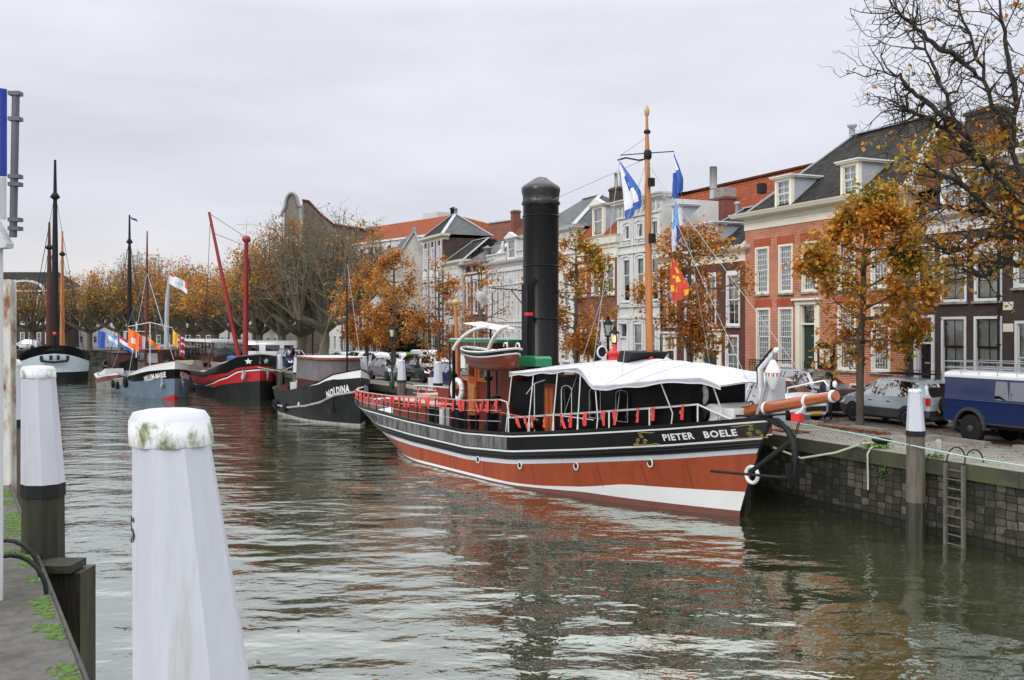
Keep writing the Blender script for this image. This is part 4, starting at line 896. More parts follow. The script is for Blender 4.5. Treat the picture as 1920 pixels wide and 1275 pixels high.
    def curve(s,root,pts2,r,side,mat,name):
        b=MB()
        for pl in pts2:
            o=[]
            for x,dz in pl: z=s.sheer(x)-dz; o.append((x,side*(s.half(x,z)+.01),z))
            b.tube(o,r,M[mat],5)
        return b.build(name,root)
def stick(root,name,p,q,r,m,n=6):
    b=MB(); b.tube([p,q],r,M[m] if isinstance(m,str) else m,n); return b.build(name,root)
def flag(label,world,w,h,ang,fn,droop=.8,group=None,wave=.12,name='flag',nx=14,ny=10,fold=1.0,taper=0):
    """cloth hanging from world point (its upper hoist corner); fn(u,v)->material"""
    r=thing(name,label,'flag',world,ang,group); b=MB(); g=[]
    for i in range(nx+1):
        u=i/nx; col=[]
        for j in range(ny+1):
            v=j/ny
            col.append((w*u*fold,wave*math.sin(u*9+v*2)*u**.5,-h*v*(1-taper*(1-v)*0)-droop*u-.06*math.sin(u*7)*u))
        g.append(col)
    for i in range(nx):
        for j in range(ny):
            b.add([g[i][j],g[i+1][j],g[i+1][j+1],g[i][j+1]],[(0,1,2,3)],fn((i+.5)/nx,(j+.5)/ny),True)
    b.build('cloth',r); b=MB(); b.tube([(0,0,.12),(0,0,-h)],.012,M['rope'],5); b.build('halyard',r); return r
def lifering(root,c,ax='y',R0=.28,r=.075):
    b=MB(); b.ring(c,R0,r,M['white'],ax,24,8); 
    o=b.build('life_ring',root); g=MB()
    for k in range(4):
        g.ring(c,R0,r*1.06,M['redcloth'] if 0 else M['lgrey'],ax,3,8,a0=k*90+20,a1=k*90+34)
    g.build('rope_band',o); return o

# ---------------- the steamer
H=Hull((0.45,39.06),-58.3,(-13.2,13.05),(-11.0,11.75),2.72,2.72,[(-13.3,2.12),(-11,1.96),(-8.5,1.86),(-5,1.72),(0,1.66),(3.4,1.84),(7.3,2.27),(10.5,2.65),(13.1,3.02)],fb=(.46,.34),bp=((1.8,1.0),(2.5,1.0)))
ship=thing('steam_tug','long black and orange red steam tug with a tall black funnel and white awning','boat',H.W(0,0,0),H.ang)
sh=H.sheer
def zt(x): return float(np.interp(x,[-13,3.4,5,7.3,9,13],[.14,.13,.2,.40,.66,.78]))
def zr(x): return float(np.interp(x,[-13,3.4,7.3,9,13],[.04,.04,.22,.2,.2]))
H.build(ship,[(sh,'hullblk'),(lambda x:sh(x)-.07,'white'),(lambda x:sh(x)-.12,'hullblk'),(lambda x:sh(x)-.58,'white'),(lambda x:sh(x)-.635,'hullblk'),(lambda x:sh(x)-.90,'whitew'),(lambda x:sh(x)-1.05,'orange'),(zt,'white'),(zr,'dkred')],deckdrop=.5)
for k,(dz,r_) in enumerate(((.68,.035),(.755,.05),(.84,.045))):
    for sd in (-1,1):
        b=MB(); b.tube(H.along(lambda x:sh(x)-dz,r_*.6,sd),r_,M['hullblk'],8); b.build('rubbing_strake',ship)
# pale grey wear streaks on the after bulwark
M['greywear']=P('weathered grey black bulwark',(.12,.122,.12),.6,var=.5,vs=1.6,stretch=(1.5,1.5,.25),dirt=(.014,.014,.015),ds=2.2,dlo=.42,dhi=.6)
b=MB(); up_=[];lo_=[]
for x in np.linspace(-12.9,3.2,50):
    up_.append((x,-(H.half(x,sh(x)-.13)+.006),sh(x)-.13)); lo_.append((x,-(H.half(x,sh(x)-.56)+.006),sh(x)-.56))
b.grid([up_,lo_],M['greywear']); b.build('worn_bulwark',ship)
for sd in (-1,1):
    for wd_,dx_ in (('PIETER',-.53),('BOELE',.60)): H.text(ship,wd_,.27,11.15-sd*dx_,.43,sd,'white',.009)
def scroll(x0,dz0,sx,sz,turns=1.6,r0=.10):
    p=[]
    for i in range(22):
        t=i/21*turns*2*math.pi; r=r0*(1-i/24); p.append((x0+sx*r*math.cos(t),dz0+sz*r*math.sin(t)))
    return p
for sd in (-1,1):
    pl=[]
    for cx,fx in ((9.55,1),(12.5,-1)):
        pl+=[scroll(cx-.02*fx,.25,fx,1,r0=.07),scroll(cx-.16*fx,.36,-fx,1,r0=.065),scroll(cx+.05*fx,.42,fx,-1,r0=.07),scroll(cx-.22*fx,.47,fx,1,r0=.05),scroll(cx-.32*fx,.52,fx,-1,r0=.04),
             [(cx-.4*fx,.56),(cx-.2*fx,.53),(cx,.5),(cx+.15*fx,.53),(cx+.35*fx,.51),(cx+.48*fx,.54)],[(cx-.1*fx,.17),(cx+.1*fx,.15),(cx+.3*fx,.18),(cx+.42*fx,.16)]]
    H.curve(ship,pl,.009,sd,'gold','gold_scrollwork')
for x,z in ((9.53,1.44),(6.78,1.08),(4.0,.81),(1.2,.7)):
    for sd in (-1,1):
        y=sd*(H.half(x,z)+.02); b=MB(); b.ring((x,y,z),.115,.022,M['white'],'y',16,6); o=b.build('porthole',ship); g=MB(); g.lathe([(.1,-.01),(.1,.012)],(x,y,z),M['inner'],14,ax='y'); g.build('pane',o)
b=MB(); b.tube([(H.ends(z/3.0)[1]+.0,0,z) for z in (3.0,2.7,2.4,2.1,1.9)],.045,M['hullblk'],6); b.build('stem_post',ship)
# superstructure
def panelbox(root,name,x0,x1,y0,y1,z0,z1,m): b=MB(); b.box(x0,x1,y0,y1,z0,z1,M[m]); return b.build(name,root)
b=MB(); st_=[(3.55,1.72),(6,1.72),(8,1.72),(9.6,1.6),(10.9,1.1)]
b.grid([[(x,-y,sh(x)-.48) for x,y in st_],[(x,-y,3.86) for x,y in st_],[(x,y,3.86) for x,y in st_],[(x,y,sh(x)-.48) for x,y in st_]],M['hullblk'],sm=False)
for x,y in (st_[0],st_[-1]): b.add([(x,-y,sh(x)-.48),(x,y,sh(x)-.48),(x,y,3.86),(x,-y,3.86)],[(0,1,2,3)],M['hullblk'])
b.build('deckhouse',ship)
b=MB(); b.box(4.12,4.78,-1.77,-1.70,1.75,3.62,M['mahog']); b.box(4.22,4.42,-1.785,-1.765,1.95,3.45,M['varn']); b.box(4.48,4.68,-1.785,-1.765,1.95,3.45,M['varn']); dd=b.build('door',ship)
b=MB(); b.ball((4.72,-1.8,2.6),.035,M['gold'],8); b.build('handle',dd)
def archwin(x0,x1,z0,z1,y=-1.74,fm='white'):
    b=MB(); w=x1-x0; n=8; r=w/2; pts=[(x0,y,z0),(x0,y,z1-r*.5)]+[(x0+r-r*math.cos(math.pi*i/n),y,z1-r*.5+r*.5*math.sin(math.pi*i/n)) for i in range(1,n)]+[(x1,y,z1-r*.5),(x1,y,z0),(x0,y,z0)]
    b.tube(pts,.016,M[fm],4,sm=False); o=b.build('window',ship)
    g=MB(); g.add([(x0,y+.012,z0),(x1,y+.012,z0),(x1,y+.012,z1-r*.4),(x0,y+.012,z1-r*.4)],[(0,1,2,3)],M['glass']); g.build('pane',o)
for a in (5.15,6.75,8.15): archwin(a,a+.6,2.62,3.6,fm='white' if a<6 else 'stone')
for x in (-9.5,-6.2,-3.4,-1,1.6,4.6,7.6,9.2,10.6):
    for sd in (-1,1): H.curve(ship,[[(x,1.06),(x,sh(x)-zt(x)-.02)]],.006,sd,'dkred','plate_seam')
stick(ship,'sill_strip',(4.95,-1.75,2.56),(7.0,-1.75,2.56),.02,'white')
# awning
def aw(): 
    xs=[2.75,4.2,5.6,7.0,7.25,7.9,9.2,10.4,11.2,11.8,12.15]
    zc=[4.12,4.3,4.42,4.52,4.54,4.54,4.5,4.44,4.36,4.25,3.98]
    ze=[3.98,4.08,4.2,4.3,4.22,3.76,3.86,4.02,4.12,4.14,3.92]
    ye=[2.35,2.38,2.4,2.4,2.42,2.5,2.45,2.25,1.85,1.45,1.1]
    xx=np.linspace(2.75,12.15,46); rows=[]
    for x in xx:
        c,e,y=np.interp(x,xs,zc),np.interp(x,xs,ze),np.interp(x,xs,ye); row=[]
        sc=.03*math.sin(x*4.2)
        row.append((x,-y,e-.13+sc)); 
        for j in range(-8,9):
            u=j/8; row.append((x+.0,y*u,c+(e-c)*abs(u)**1.5+.012*math.sin(x*7+u*5)-.02*math.sin(abs(u)*math.pi)))
        row.append((x,y,e-.13-sc)); rows.append(row)
    b=MB(); b.grid(rows,M['canvas']); b.grid([[(p[0],p[1],p[2]-.035) for p in r] for r in rows],M['canvas'],flip=True)
    return b.build('awning',ship)
awn=aw()
b=MB(); b.tube([(3.0,-2.36,3.93),(5,-2.38,4.1),(7,-2.4,4.26)],.025,M['white'],5); b.build('seam',awn)
for x in (4.3,5.7,8.6,9.9,11.1):
    b=MB(); c,e,y=np.interp(x,[2.75,4.2,5.6,7,7.9,9.2,10.4,11.8],[4.12,4.3,4.42,4.52,4.54,4.5,4.44,4.25]),np.interp(x,[2.75,4.2,5.6,7,7.9,9.2,10.4,11.8],[3.98,4.08,4.2,4.3,3.76,3.86,4.02,4.14]),np.interp(x,[2.75,7,7.9,9.2,10.4,11.2,11.8],[2.35,2.4,2.5,2.45,2.25,1.85,1.45])
    b.tube([(x,y*j/10,c+(e-c)*abs(j/10)**1.5+.012-.02*math.sin(abs(j/10)*math.pi)+.012*math.sin(x*7+j*.5)) for j in range(-10,11)],.012,M['canvas'],4); b.build('seam',awn)
for x,y in ((2.85,2.3),(4.3,2.32),(5.8,2.35),(7.1,2.35),(7.95,2.42),(10.5,1.95),(11.8,1.2)):
    for sd in (-1,1):
        z1=float(np.interp(x,[2.7,7,8,10.5,11.8],[3.95,4.28,3.78,3.98,4.1])); z0=sh(x)+.02; yb=sd*max(min(H.half(x,sh(x))-.12,2.5),.1)
        b=MB(); b.tube([(x-.08,yb,z0),(x-.02,yb,z0+.35),(x+.03,sd*y,z1)],.022,M['white'],6); b.build('awning_pole',ship)
b=MB(); b.tube([(3.2,-1.9,3.2),(3.8,-1.95,3.6),(4.4,-1.9,3.75)],.02,M['white'],5); b.tube([(3.8,-1.95,3.6),(3.8,-1.95,1.9)],.02,M['white'],5); b.build('awning_brace',ship)
# low white railing forward
def rline(x,side,dz,inset=.1): return (x,side*(max(H.half(x,sh(x))-inset,.02)),sh(x)+dz)
for sd in (-1,1):
    xs=list(np.linspace(3.15,11.2,18)); b=MB(); b.tube([rline(x,sd,.56) for x in xs]+[rline(12.05,sd,.04)],.03,M['white'],6); b.build('top_rail',ship)
    for x in (3.15,4.5,5.9,7.1,8.4,9.8,11.2): stick(ship,'stanchion',rline(x,sd,.0),rline(x,sd,.56),.026,'white')
    xs=list(np.linspace(-12.6,2.6,30)); zz=lambda x:float(np.interp(x,[-13,-6,-2.4,2.6],[.55,.82,1.08,1.18]))
    b=MB(); b.tube([rline(x,sd,zz(x)) for x in xs]+[(2.85,sd*2.5,sh(2.85)+1.1),(3.0,sd*2.5,sh(3)+.62),(3.15,sd*2.55,sh(3)+.56)],.03,M['whitew'],6); b.build('top_rail',ship)
    for k in (.35,.68):
        b=MB(); b.tube([rline(x,sd,zz(x)*k) for x in xs],.010,M['lgrey'],4); b.build('rail_wire',ship)
    for i,x in enumerate(np.linspace(-12.3,2.5,19)): stick(ship,'stanchion',rline(x,sd,.0),rline(x,sd,zz(x)),.024,'blackm')
# aft: red brown bulwark cabin, skylights, bollards
panelbox(ship,'aft_cabin',-9.4,-4.9,-1.25,1.25,1.2,2.22,'redwood'); panelbox(ship,'cabin_top',-9.5,-4.8,-1.35,1.35,2.22,2.28,'rose')
panelbox(ship,'skylight',-8.2,-6.9,-.6,.6,2.28,2.55,'rose'); panelbox(ship,'companion_hatch',-6.2,-5.2,-.55,.55,2.28,2.9,'redwood')
b=MB(); b.box(-3.0,-2.7,-2.15,-1.85,1.2,2.3,M['lgrey']); b.build('bitts',ship)
for x in (-1.6,.9,2.0): b=MB(); b.prism([(x-.28,-2.15,1.2),(x+.28,-2.15,1.2),(x+.2,-2.15,2.35),(x-.1,-2.15,2.35)],(0,.4,0),M['blackm']); b.build('bitts',ship)
for x in (-4.4,-3.7,-.8): b=MB(); b.lathe([(.17,1.2),(.17,2.05),(.22,2.07),(.22,2.15)],(x,-1.75,0),M['hullblk'],12); b.build('bollard',ship)
stick(ship,'oar',(.9,-2.3,2.5),(4.1,-2.0,2.35),.035,'varn')
# wheelhouse
wh=MB(); V=M['varn']; x0,x1=-3.35,-.75
wh.box(x0,x1,-1.1,1.1,1.25,3.45,M['mahog'])
for xx in (x0,-2.42,-1.62,x1-.12):
    for sd in (-1,1): wh.box(xx,xx+.12,sd*1.1-.05,sd*1.1+.05,3.45,4.95,V)
for yy in (-.4,.3):
    for xx in (x0,x1-.1): wh.box(xx,xx+.1,yy,yy+.1,3.45,4.95,V)
wh.box(x0-.02,x1+.02,-1.17,1.17,3.4,3.55,V); wh.box(x0,x1,-1.13,1.13,4.72,4.97,V); wh=wh.build('wheelhouse',ship)
b=MB()
for sd in (-1,1): b.add([(x0+.1,sd*1.08,3.55),(x1-.1,sd*1.08,3.55),(x1-.1,sd*1.08,4.72),(x0+.1,sd*1.08,4.72)],[(0,1,2,3)],M['glass'])
for xx in (x0+.05,x1-.05): b.add([(xx,-1.05,3.55),(xx,1.05,3.55),(xx,1.05,4.72),(xx,-1.05,4.72)],[(0,1,2,3)],M['glass'])
b.build('pane',wh)
b=MB(); b.box(-2.36,-1.66,-1.19,-1.09,2.0,4.7,V); b.box(-2.24,-1.78,-1.205,-1.185,3.6,4.5,M['glass']); b.box(-2.22,-1.8,-1.21,-1.185,2.2,3.3,M['varnv']); d_=b.build('door',ship)
b=MB(); b.ball((-1.72,-1.23,3.2),.04,M['gold'],8); b.build('handle',d_)
b=MB(); b.box(-3.02,-2.66,-1.15,-1.12,3.9,4.45,M['white']); b.build('notice',ship)
panelbox(ship,'engine_casing',-.75,1.0,-1.25,1.25,1.25,4.02,'redwood'); stick(ship,'trim_strip',(-.7,-1.28,4.05),(1.05,-1.28,4.05),.06,'varn')
b=MB(); b.box(-3.55,.35,-1.45,1.45,4.97,5.08,M['green']); b.box(-3.5,-2.5,-1.4,1.4,5.08,5.12,M['white']); b.build('wheelhouse_roof',ship)
for xx in (-3.5,0.3): b=MB(); b.tube([(xx,-1.4,4.97),(xx,-1.4,3.0)],.035,M['blackm'],6); b.build('roof_post',ship)
lifering(ship,(-3.0,-1.32,3.0),'y',.40,.11)
b=MB(); b.lathe([(.16,-.12),(.2,0),(.2,.18),(.05,.2)],(.2,-1.42,2.75),M['hullblk'],12,ax='y'); b.build('ventilator',ship)
b=MB(); b.box(1.2,3.3,-1.25,1.25,1.3,3.55,M['hullblk']); b.build('boiler_casing',ship)
# funnel
b=MB(); b.lathe([(.72,2.6),(.72,4.2),(.68,4.25),(.68,10.6),(.69,10.65),(.69,10.8)],(1.24,0,0),M['hullblk'],36); fn=b.build('funnel',ship)
rr=np.random.RandomState(8); cv=[];nn_=40
for i,(r_,z) in enumerate(((.70,10.22),(.75,10.28),(.69,10.40),(.70,10.55),(.735,10.75),(.74,10.86),(.66,10.97),(.42,11.11),(.22,11.24),(.03,11.30))):
    cv.append([(1.24+(r_+rr.uniform(-.03,.03))*math.cos(2*math.pi*j/nn_),(r_+rr.uniform(-.022,.022))*math.sin(2*math.pi*j/nn_),z+rr.uniform(-.02,.02)) for j in range(nn_)])
M['tarp']=P('black tarpaulin',(.016,.016,.018),.35,var=.3,bump=.8,bs=7)
b=MB(); b.grid(cv,M['tarp'],close=True); b.build('funnel_cover',ship)
for z in (5.9,7.9,9.8): b=MB(); b.ring((1.24,0,z),.69,.026,M['hullblk'],'z',32,5); b.build('funnel_band',ship)
b=MB(); b.box(1.1,1.5,-.78,-.68,4.2,7.2,M['blackm']); b.build('steam_pipe_casing',ship)
b=MB(); b.tube([(1.65,-.72,4.0),(1.65,-.72,7.2),(1.8,-.6,7.4)],.045,M['hullblk'],8); b.build('steam_pipe',ship)
b=MB(); b.tube([(1.75,-.95,5.0),(1.75,-.95,6.8),(1.5,-.7,6.9)],.02,M['hullblk'],6); b.build('whistle_pipe',ship)
b=MB(); b.box(1.65,1.9,-1.0,-.8,6.0,6.12,M['red']); b.build('whistle_valve',ship)
b=MB(); b.tube([(-1.6,-.5,7.15),(.6,-.3,6.98)],.028,M['hullblk'],6); b.tube([(-.3,-.4,7.05),(.65,-.3,6.3)],.022,M['hullblk'],6); b.build('funnel_bracket',ship)
b=MB(); b.tube([(1.9,.2,6.9),(4.6,.2,6.75)],.018,M['hullblk'],6); b.build('funnel_stay',ship)
b=MB()
pr=[(1.5,4.14),(1.5,4.4),(1.6,4.5),(2.7,4.5),(2.8,4.42),(2.8,4.14)]
b.prism([(x,-1.25,z) for x,z in pr],(0,.7,0),M['green']); b.build('green_tank',ship)
# davits
for xx,x2 in ((-1.4,1.25),(1.3,2.7)):
    b=MB(); b.tube([(xx,-2.35,1.4),(xx,-2.35,4.7)],[.075,.06],M['hullblk'],10); b.box(xx-.11,xx+.11,-2.46,-2.24,3.6,3.75,M['hullblk']); b.build('davit_post',ship)
    p=[]
    for i in range(9):
        t=i/8; p.append((xx+(x2-xx)*t**1.3,-2.35,4.7+.88*math.sin(t*math.pi/2)))
    b=MB(); b.tube(p,[.075]*5+[.065]*4,M['white'],8); b.build('davit_arm',ship)
b=MB(); b.prism([(-2.7,-1.2,5.72),(.5,-1.5,5.45),(.5,-.6,5.5),(-2.6,-.4,5.78)],(0,0,.03),M['white']); o=b.build('roof_panel',ship); stick(ship,'panel_post',(-1.0,-.9,5.1),(-1.0,-.9,5.62),.03,'blackm')
for xx in (1.2,2.05): b=MB(); b.ring((xx,-1.55,4.85),.13,.035,M['white'],'y',10,6,a0=0,a1=180); b.tube([(xx+.13,-1.55,4.85),(xx+.13,-1.55,4.5)],.035,M['white'],6); b.build('vent_pipe',ship)
# rear mast + lantern
b=MB(); b.tube([(-5.2,0,1.4),(-5.6,0,6.55)],[.1,.075],M['varnv'],10); b.build('mizzen_mast',ship); b=MB(); b.lathe([(.02,6.5),(.16,6.6),(.19,6.68),(.12,6.78),(.02,6.82)],(-5.6,0,0),M['gold'],12); b.build('mast_cap',ship)
b=MB(); b.tube([(-5.9,.2,2.2),(-5.95,.2,6.0)],.025,M['blackm'],5); b.build('flag_pole',ship)
# main mast
b=MB(); mz=[1.5,4.3,7,9.5,11.2,12.5]; b.tube([(7.7-.018*(z-4.3),0,z) for z in mz],[.13,.125,.115,.105,.085,.04],M['varnv'],14); b.build('mast',ship)
b=MB(); b.lathe([(.02,12.45),(.075,12.52),(.085,12.65),(.05,12.78),(.005,12.86)],(7.56,0,0),M['gold'],12); b.build('mast_truck',ship)
b=MB(); b.tube([(6.55,-.3,11.32),(7.6,0,11.26),(8.55,.3,11.2)],.018,M['blackm'],5); b.build('crosstree',ship)
b=MB(); b.tube([(6.4,-.3,11.18),(6.7,-.2,11.22),(7.2,-.05,11.08),(7.58,0,11.08)],.03,M['blackm'],6); b.build('horn_bracket',ship)
b=MB(); b.lathe([(.09,11.05),(.13,11.12),(.13,11.3),(.09,11.36)],(7.6,0,0),M['blackm'],10); b.build('mast_band',ship)
b=MB(); b.lathe([(.09,11.9),(.12,11.95),(.09,12.02)],(7.57,0,0),M['blackm'],10); b.build('mast_band',ship)
panelbox(ship,'mast_light',7.72,7.86,-.09,.09,10.15,10.42,'blackm'); panelbox(ship,'mast_light',7.75,7.9,-.09,.09,8.3,8.6,'blackm')
for p,q in (((7.6,0,11.1),(5.9,-2.3,2.3)),((7.6,0,11.1),(5.9,2.3,2.3)),((7.6,0,11.1),(12.6,0,3.2)),((7.6,0,10.9),(14.6,0,3.8)),((7.6,0,11.1),(1.7,0,10.3)),((6.5,-.3,11.2),(7.3,-2.0,4.3)),((8.55,.3,11.2),(8.6,1.8,4.3)),((7.6,0,11.1),(8.9,-2.3,2.7)),((7.6,0,11.8),(6.5,-.3,11.3))): stick(ship,'stay',p,q,.010,'steel',4)
b=MB(); b.box(7.5,7.92,-.2,.2,4.15,4.55,M['red']); b.box(7.55,7.85,-.24,.24,3.6,4.0,M['red']); b.build('mast_clamp',ship)
b=MB(); b.prism([(7.1,-.9,4.42),(7.6,-.9,4.4),(7.95,-.9,4.75),(7.3,-.9,4.8)],(0,1.5,0),M['inner']); b.build('sail_cover',ship)
# cowl, lantern on the deckhouse
b=MB(); b.tube([(4.78,0,3.9),(4.78,0,4.45),(4.95,0,4.68),(5.1,0,4.7)],[.12,.13,.2,.22],M['blackm'],14); b.ring((5.12,0,4.7),.2,.03,M['white'],'x',16,6); b.build('cowl_vent',ship)
b=MB(); b.lathe([(.26,4.42),(.2,4.45),(.2,4.62),(.3,4.66),(.3,4.72),(.08,4.76),(.07,5.0)],(5.82,0,0),M['red'],16); b.build('lantern_base',ship)
def lantern(b,c,s=1,lit=False):
    x,y,z=c; bm=M['blackm']
    b.lathe([(.09*s,z),(.12*s,z+.04*s),(.10*s,z+.06*s)],(x,y,0),bm,6)
    for k in range(4):
        t=math.pi/4+k*math.pi/2; b.tube([(x+.10*s*math.cos(t),y+.10*s*math.sin(t),z+.05*s),(x+.19*s*math.cos(t),y+.19*s*math.sin(t),z+.42*s)],.010*s,bm,4)
    b.lathe([(.22*s,z+.42*s),(.23*s,z+.45*s),(.09*s,z+.58*s),(.07*s,z+.62*s),(.09*s,z+.64*s),(.01,z+.74*s)],(x,y,0),bm,4 if not lit else 8)
M['navy']=P('navy cloth',(.02,.035,.16),.8)
M['bulb']=EMIT('lit lamp',(1,.55,.16),2.2)
b=MB(); lantern(b,(5.82,0,4.98),.85,True); o=b.build('deck_lantern',ship); b=MB(); b.lathe([(.02,5.03),(.05,5.1),(.04,5.26),(.01,5.3)],(5.82,0,0),M['bulb'],8); b.build('flame',o)
# foredeck
b=MB(); b.lathe([(.30,-.72),(.30,.72)],(11.35,0,3.02),M['white'],18,ax='y'); b.box(10.85,12.1,-.55,.55,2.75,3.22,M['white']); b.build('windlass_cover',ship)
b=MB(); b.lathe([(.24,-.98),(.24,-.9),(.12,-.88),(.12,-.74),(.22,-.72)],(11.1,0,3.0),M['hullblk'],14,ax='y'); b.build('windlass_drum',ship)
panelbox(ship,'windlass_cheek',10.75,10.85,-.75,-.4,2.6,3.3,'redwood')
b=MB(); b.box(10.05,10.6,-.3,.3,3.35,4.05,M['whitew']); b.box(10.0,10.65,-.33,.33,4.02,4.12,M['redwood']); b.build('winch_box',ship)
for xx,yy in ((10.1,-.45),(10.6,-.45),(10.6,.45)): stick(ship,'winch_leg',(xx,yy,2.4),(xx,yy*.7,4.1),.03,'white')
lifering(ship,(10.0,-.42,3.62),'y',.33,.085); lifering(ship,(10.62,-.55,3.55),'y',.33,.085)
b=MB(); b.lathe([(.02,3.95),(.05,3.94),(.07,3.8),(.11,3.72)],(10.4,-.62,0),M['gold'],12); b.build('bell',ship)
for a_ in (-.3,.3): stick(ship,'bell_frame',(10.4+a_,-.62,3.1),(10.4,-.62,3.5),.02,'white')
b=MB(); b.tube([(12.4,.25,2.95),(12.36,.25,4.36),(13.1,.1,4.88)],[.095,.085,.07],M['white'],8); b.tube([(12.62,-.2,2.95),(13.12,.05,4.86)],.05,M['steel'],8); b.ball((13.15,.05,4.9),.09,M['white'],8); b.tube([(12.3,.2,3.9),(12.28,.2,4.4),(12.95,.08,4.95)],.03,M['blackm'],5); b.build('anchor_davit',ship)
panelbox(ship,'deck_locker',12.72,12.98,.05,.6,2.9,4.12,'whitew')
# bowsprit
b=MB(); b.tube([(11.9,0,3.08),(13.3,0,3.36),(14.6,0,3.62),(15.3,0,3.76)],[.165,.17,.15,.135],M['varn'],18); b.build('bowsprit',ship)
for t in (.27,.70,.965):
    x=11.9+3.4*t; z=3.08+.68*t; b=MB()
    b.lathe([(.18-.035*t,x-.05),(.20-.035*t,x-.03),(.20-.035*t,x+.03),(.18-.035*t,x+.05)],(0,0,z),M['white'],16,ax='x'); b.build('bowsprit_band',ship)
b=MB(); b.tube([(13.9,-.3,3.6),(13.9,-.3,3.9),(15.1,-.25,4.15),(15.2,-.2,4.0)],.022,M['white'],6); b.build('bowsprit_rail',ship)
b=MB(); b.lathe([(.02,3.96),(.06,4.0),(.06,4.1),(.02,4.14)],(15.2,.05,0),M['white'],8); b.build('bow_light',ship)
# anchor tackle
b=MB(); b.tube([(14.3,-.1,3.42),(14.2,-.1,3.28),(14.0,-.1,3.18)],.05,M['white'],7); b.box(13.92,14.22,-.2,-.02,2.98,3.2,M['red']); b.build('anchor_block',ship)
for i in range(9): b=MB(); b.ring((14.12-.021*i,-.1,2.98-.06*i),.035,.012,M['blackm'],'y' if i%2 else 'x',8,5); b.build('chain_link',ship)
an=thing('anchor','big black stock anchor slung under the varnished bowsprit','anchor',H.W(13.9,-.15,2.4),H.ang)
def A_(x,y,z): return (x-13.9,y+.15,z-2.4)
b=MB(); b.tube([A_(13.93,-.15,2.47),A_(12.72,-.55,1.47)],[.085,.065],M['blackm'],8); b.build('shank',an)
b=MB(); pts=[A_(13.2,-.1,2.92),A_(13.45,-.1,2.90),A_(13.75,-.12,2.72),A_(13.95,-.15,2.45),A_(14.05,-.18,2.1),A_(14.06,-.2,1.7),A_(13.98,-.22,1.35)]; b.tube(pts,[.03,.07,.09,.11,.09,.07,.03],M['blackm'],8); b.build('arms',an)
b=MB(); b.prism([A_(13.15,-.36,2.95),A_(13.5,-.28,2.8),A_(13.62,-.12,2.74),A_(13.5,.06,2.8),A_(13.15,.14,2.95),A_(13.05,-.1,2.98)],(.02,0,.05),M['blackm']); b.build('fluke',an)
b=MB(); b.prism([A_(13.98,-.5,1.85),A_(14.0,-.45,1.45),A_(13.9,-.2,1.2),A_(14.0,.05,1.45),A_(13.98,.1,1.85)],(.05,0,0),M['blackm']); b.build('fluke',an)
b=MB(); b.tube([A_(12.15,-1.5,1.52),A_(13.75,-.15,1.42)],.04,M['blackm'],8); b.build('stock',an)
b=MB(); b.ring((12.35,-(H.half(12.35,1.35)+.08),1.33),.23,.055,M['white'],'y',20,8); b.build('hawse_ring',ship)
# chain along bow
b=MB(); b.tube([(11.9,-.5,3.0),(12.6,-.35,3.05),(13.2,-.15,3.1),(13.9,0,3.2)],.03,M['blackm'],5); b.build('bow_chain',ship)
# round red and white buoy lantern hung from the davit
by=thing('net_float','round white float with red and blue pennants hung from the bow davit','float',H.W(13.13,-.05,3.8),H.ang)
b=MB(); b.lathe([(.05,0),(.09,.04),(.21,.36),(.225,.42),(.225,.52),(.19,.60),(.08,.80),(.05,.84)],(0,0,0),M['white'],18); b.tube([(0,0,.78),(0,0,1.05)],.012,M['blackm'],4); b.build('body',by)
for k in range(12):
    t=2*math.pi*k/12; t2=t+.22; t1=t+.44; z=.48; b=MB()
    b.add([(.228*math.cos(t),.228*math.sin(t),z),(.228*math.cos(t1),.228*math.sin(t1),z),(.224*math.cos(t2),.224*math.sin(t2),z-.13)],[(0,1,2)],M['redcloth'] if k%2 else M['navy'] if 'navy' in M else M['blackm']); b.build('pennant',by)
# lifeboat on the davits
lb=thing('ships_boat','small clinker boat with red brown bottom hanging from the white davits','boat',H.W(1.45,-2.35,4.05),H.ang)
b=MB(); rows=[]; n=20
lv=[(0,'white'),(.1,'hullblk'),(.2,'white'),(.26,'mahog'),(.7,'redwood')]
def lbp(w,dz):
    x=-1.85+3.7*w; shz=.62+.16*(2*w-1)**2; f=max(1-abs(2*w-1)**3.0,0)**.6; z=shz-dz*1.0
    v=max(1-dz/.72,0); return (x*(.9+.1*v),.66*f*(v**.45),z)
lvs=[0,.05,.16,.21,.34,.48,.6,.68,.72]; lm=['white','hullblk','white','mahog','redwood','mahog','redwood','redwood']
for k in range(8):
    for sg in (-1,1): b.grid([[ (p[0],sg*p[1],p[2]) for p in (lbp(i/n,lvs[k]) for i in range(n+1))],[(p[0],sg*p[1],p[2]) for p in (lbp(i/n,lvs[k+1]) for i in range(n+1))]],M[lm[k]],flip=sg>0)
b.build('hull',lb)
for x in (-.8,0,.8): b=MB(); b.box(x-.1,x+.1,-.55,.55,.5,.54,M['varn']); b.build('thwart',lb)
for sg in (-1,1): b=MB(); b.tube([(p[0],sg*(p[1]+.01),p[2]) for p in (lbp(i/n,.0) for i in range(n+1))],.028,M['white'],5); b.build('gunwale',lb)
for x,dx in ((-1.2,-.2),(1.2,.2)): stick(lb,'fall',(x,0,.6),(x+dx*0,0,1.35),.015,'rope',4)
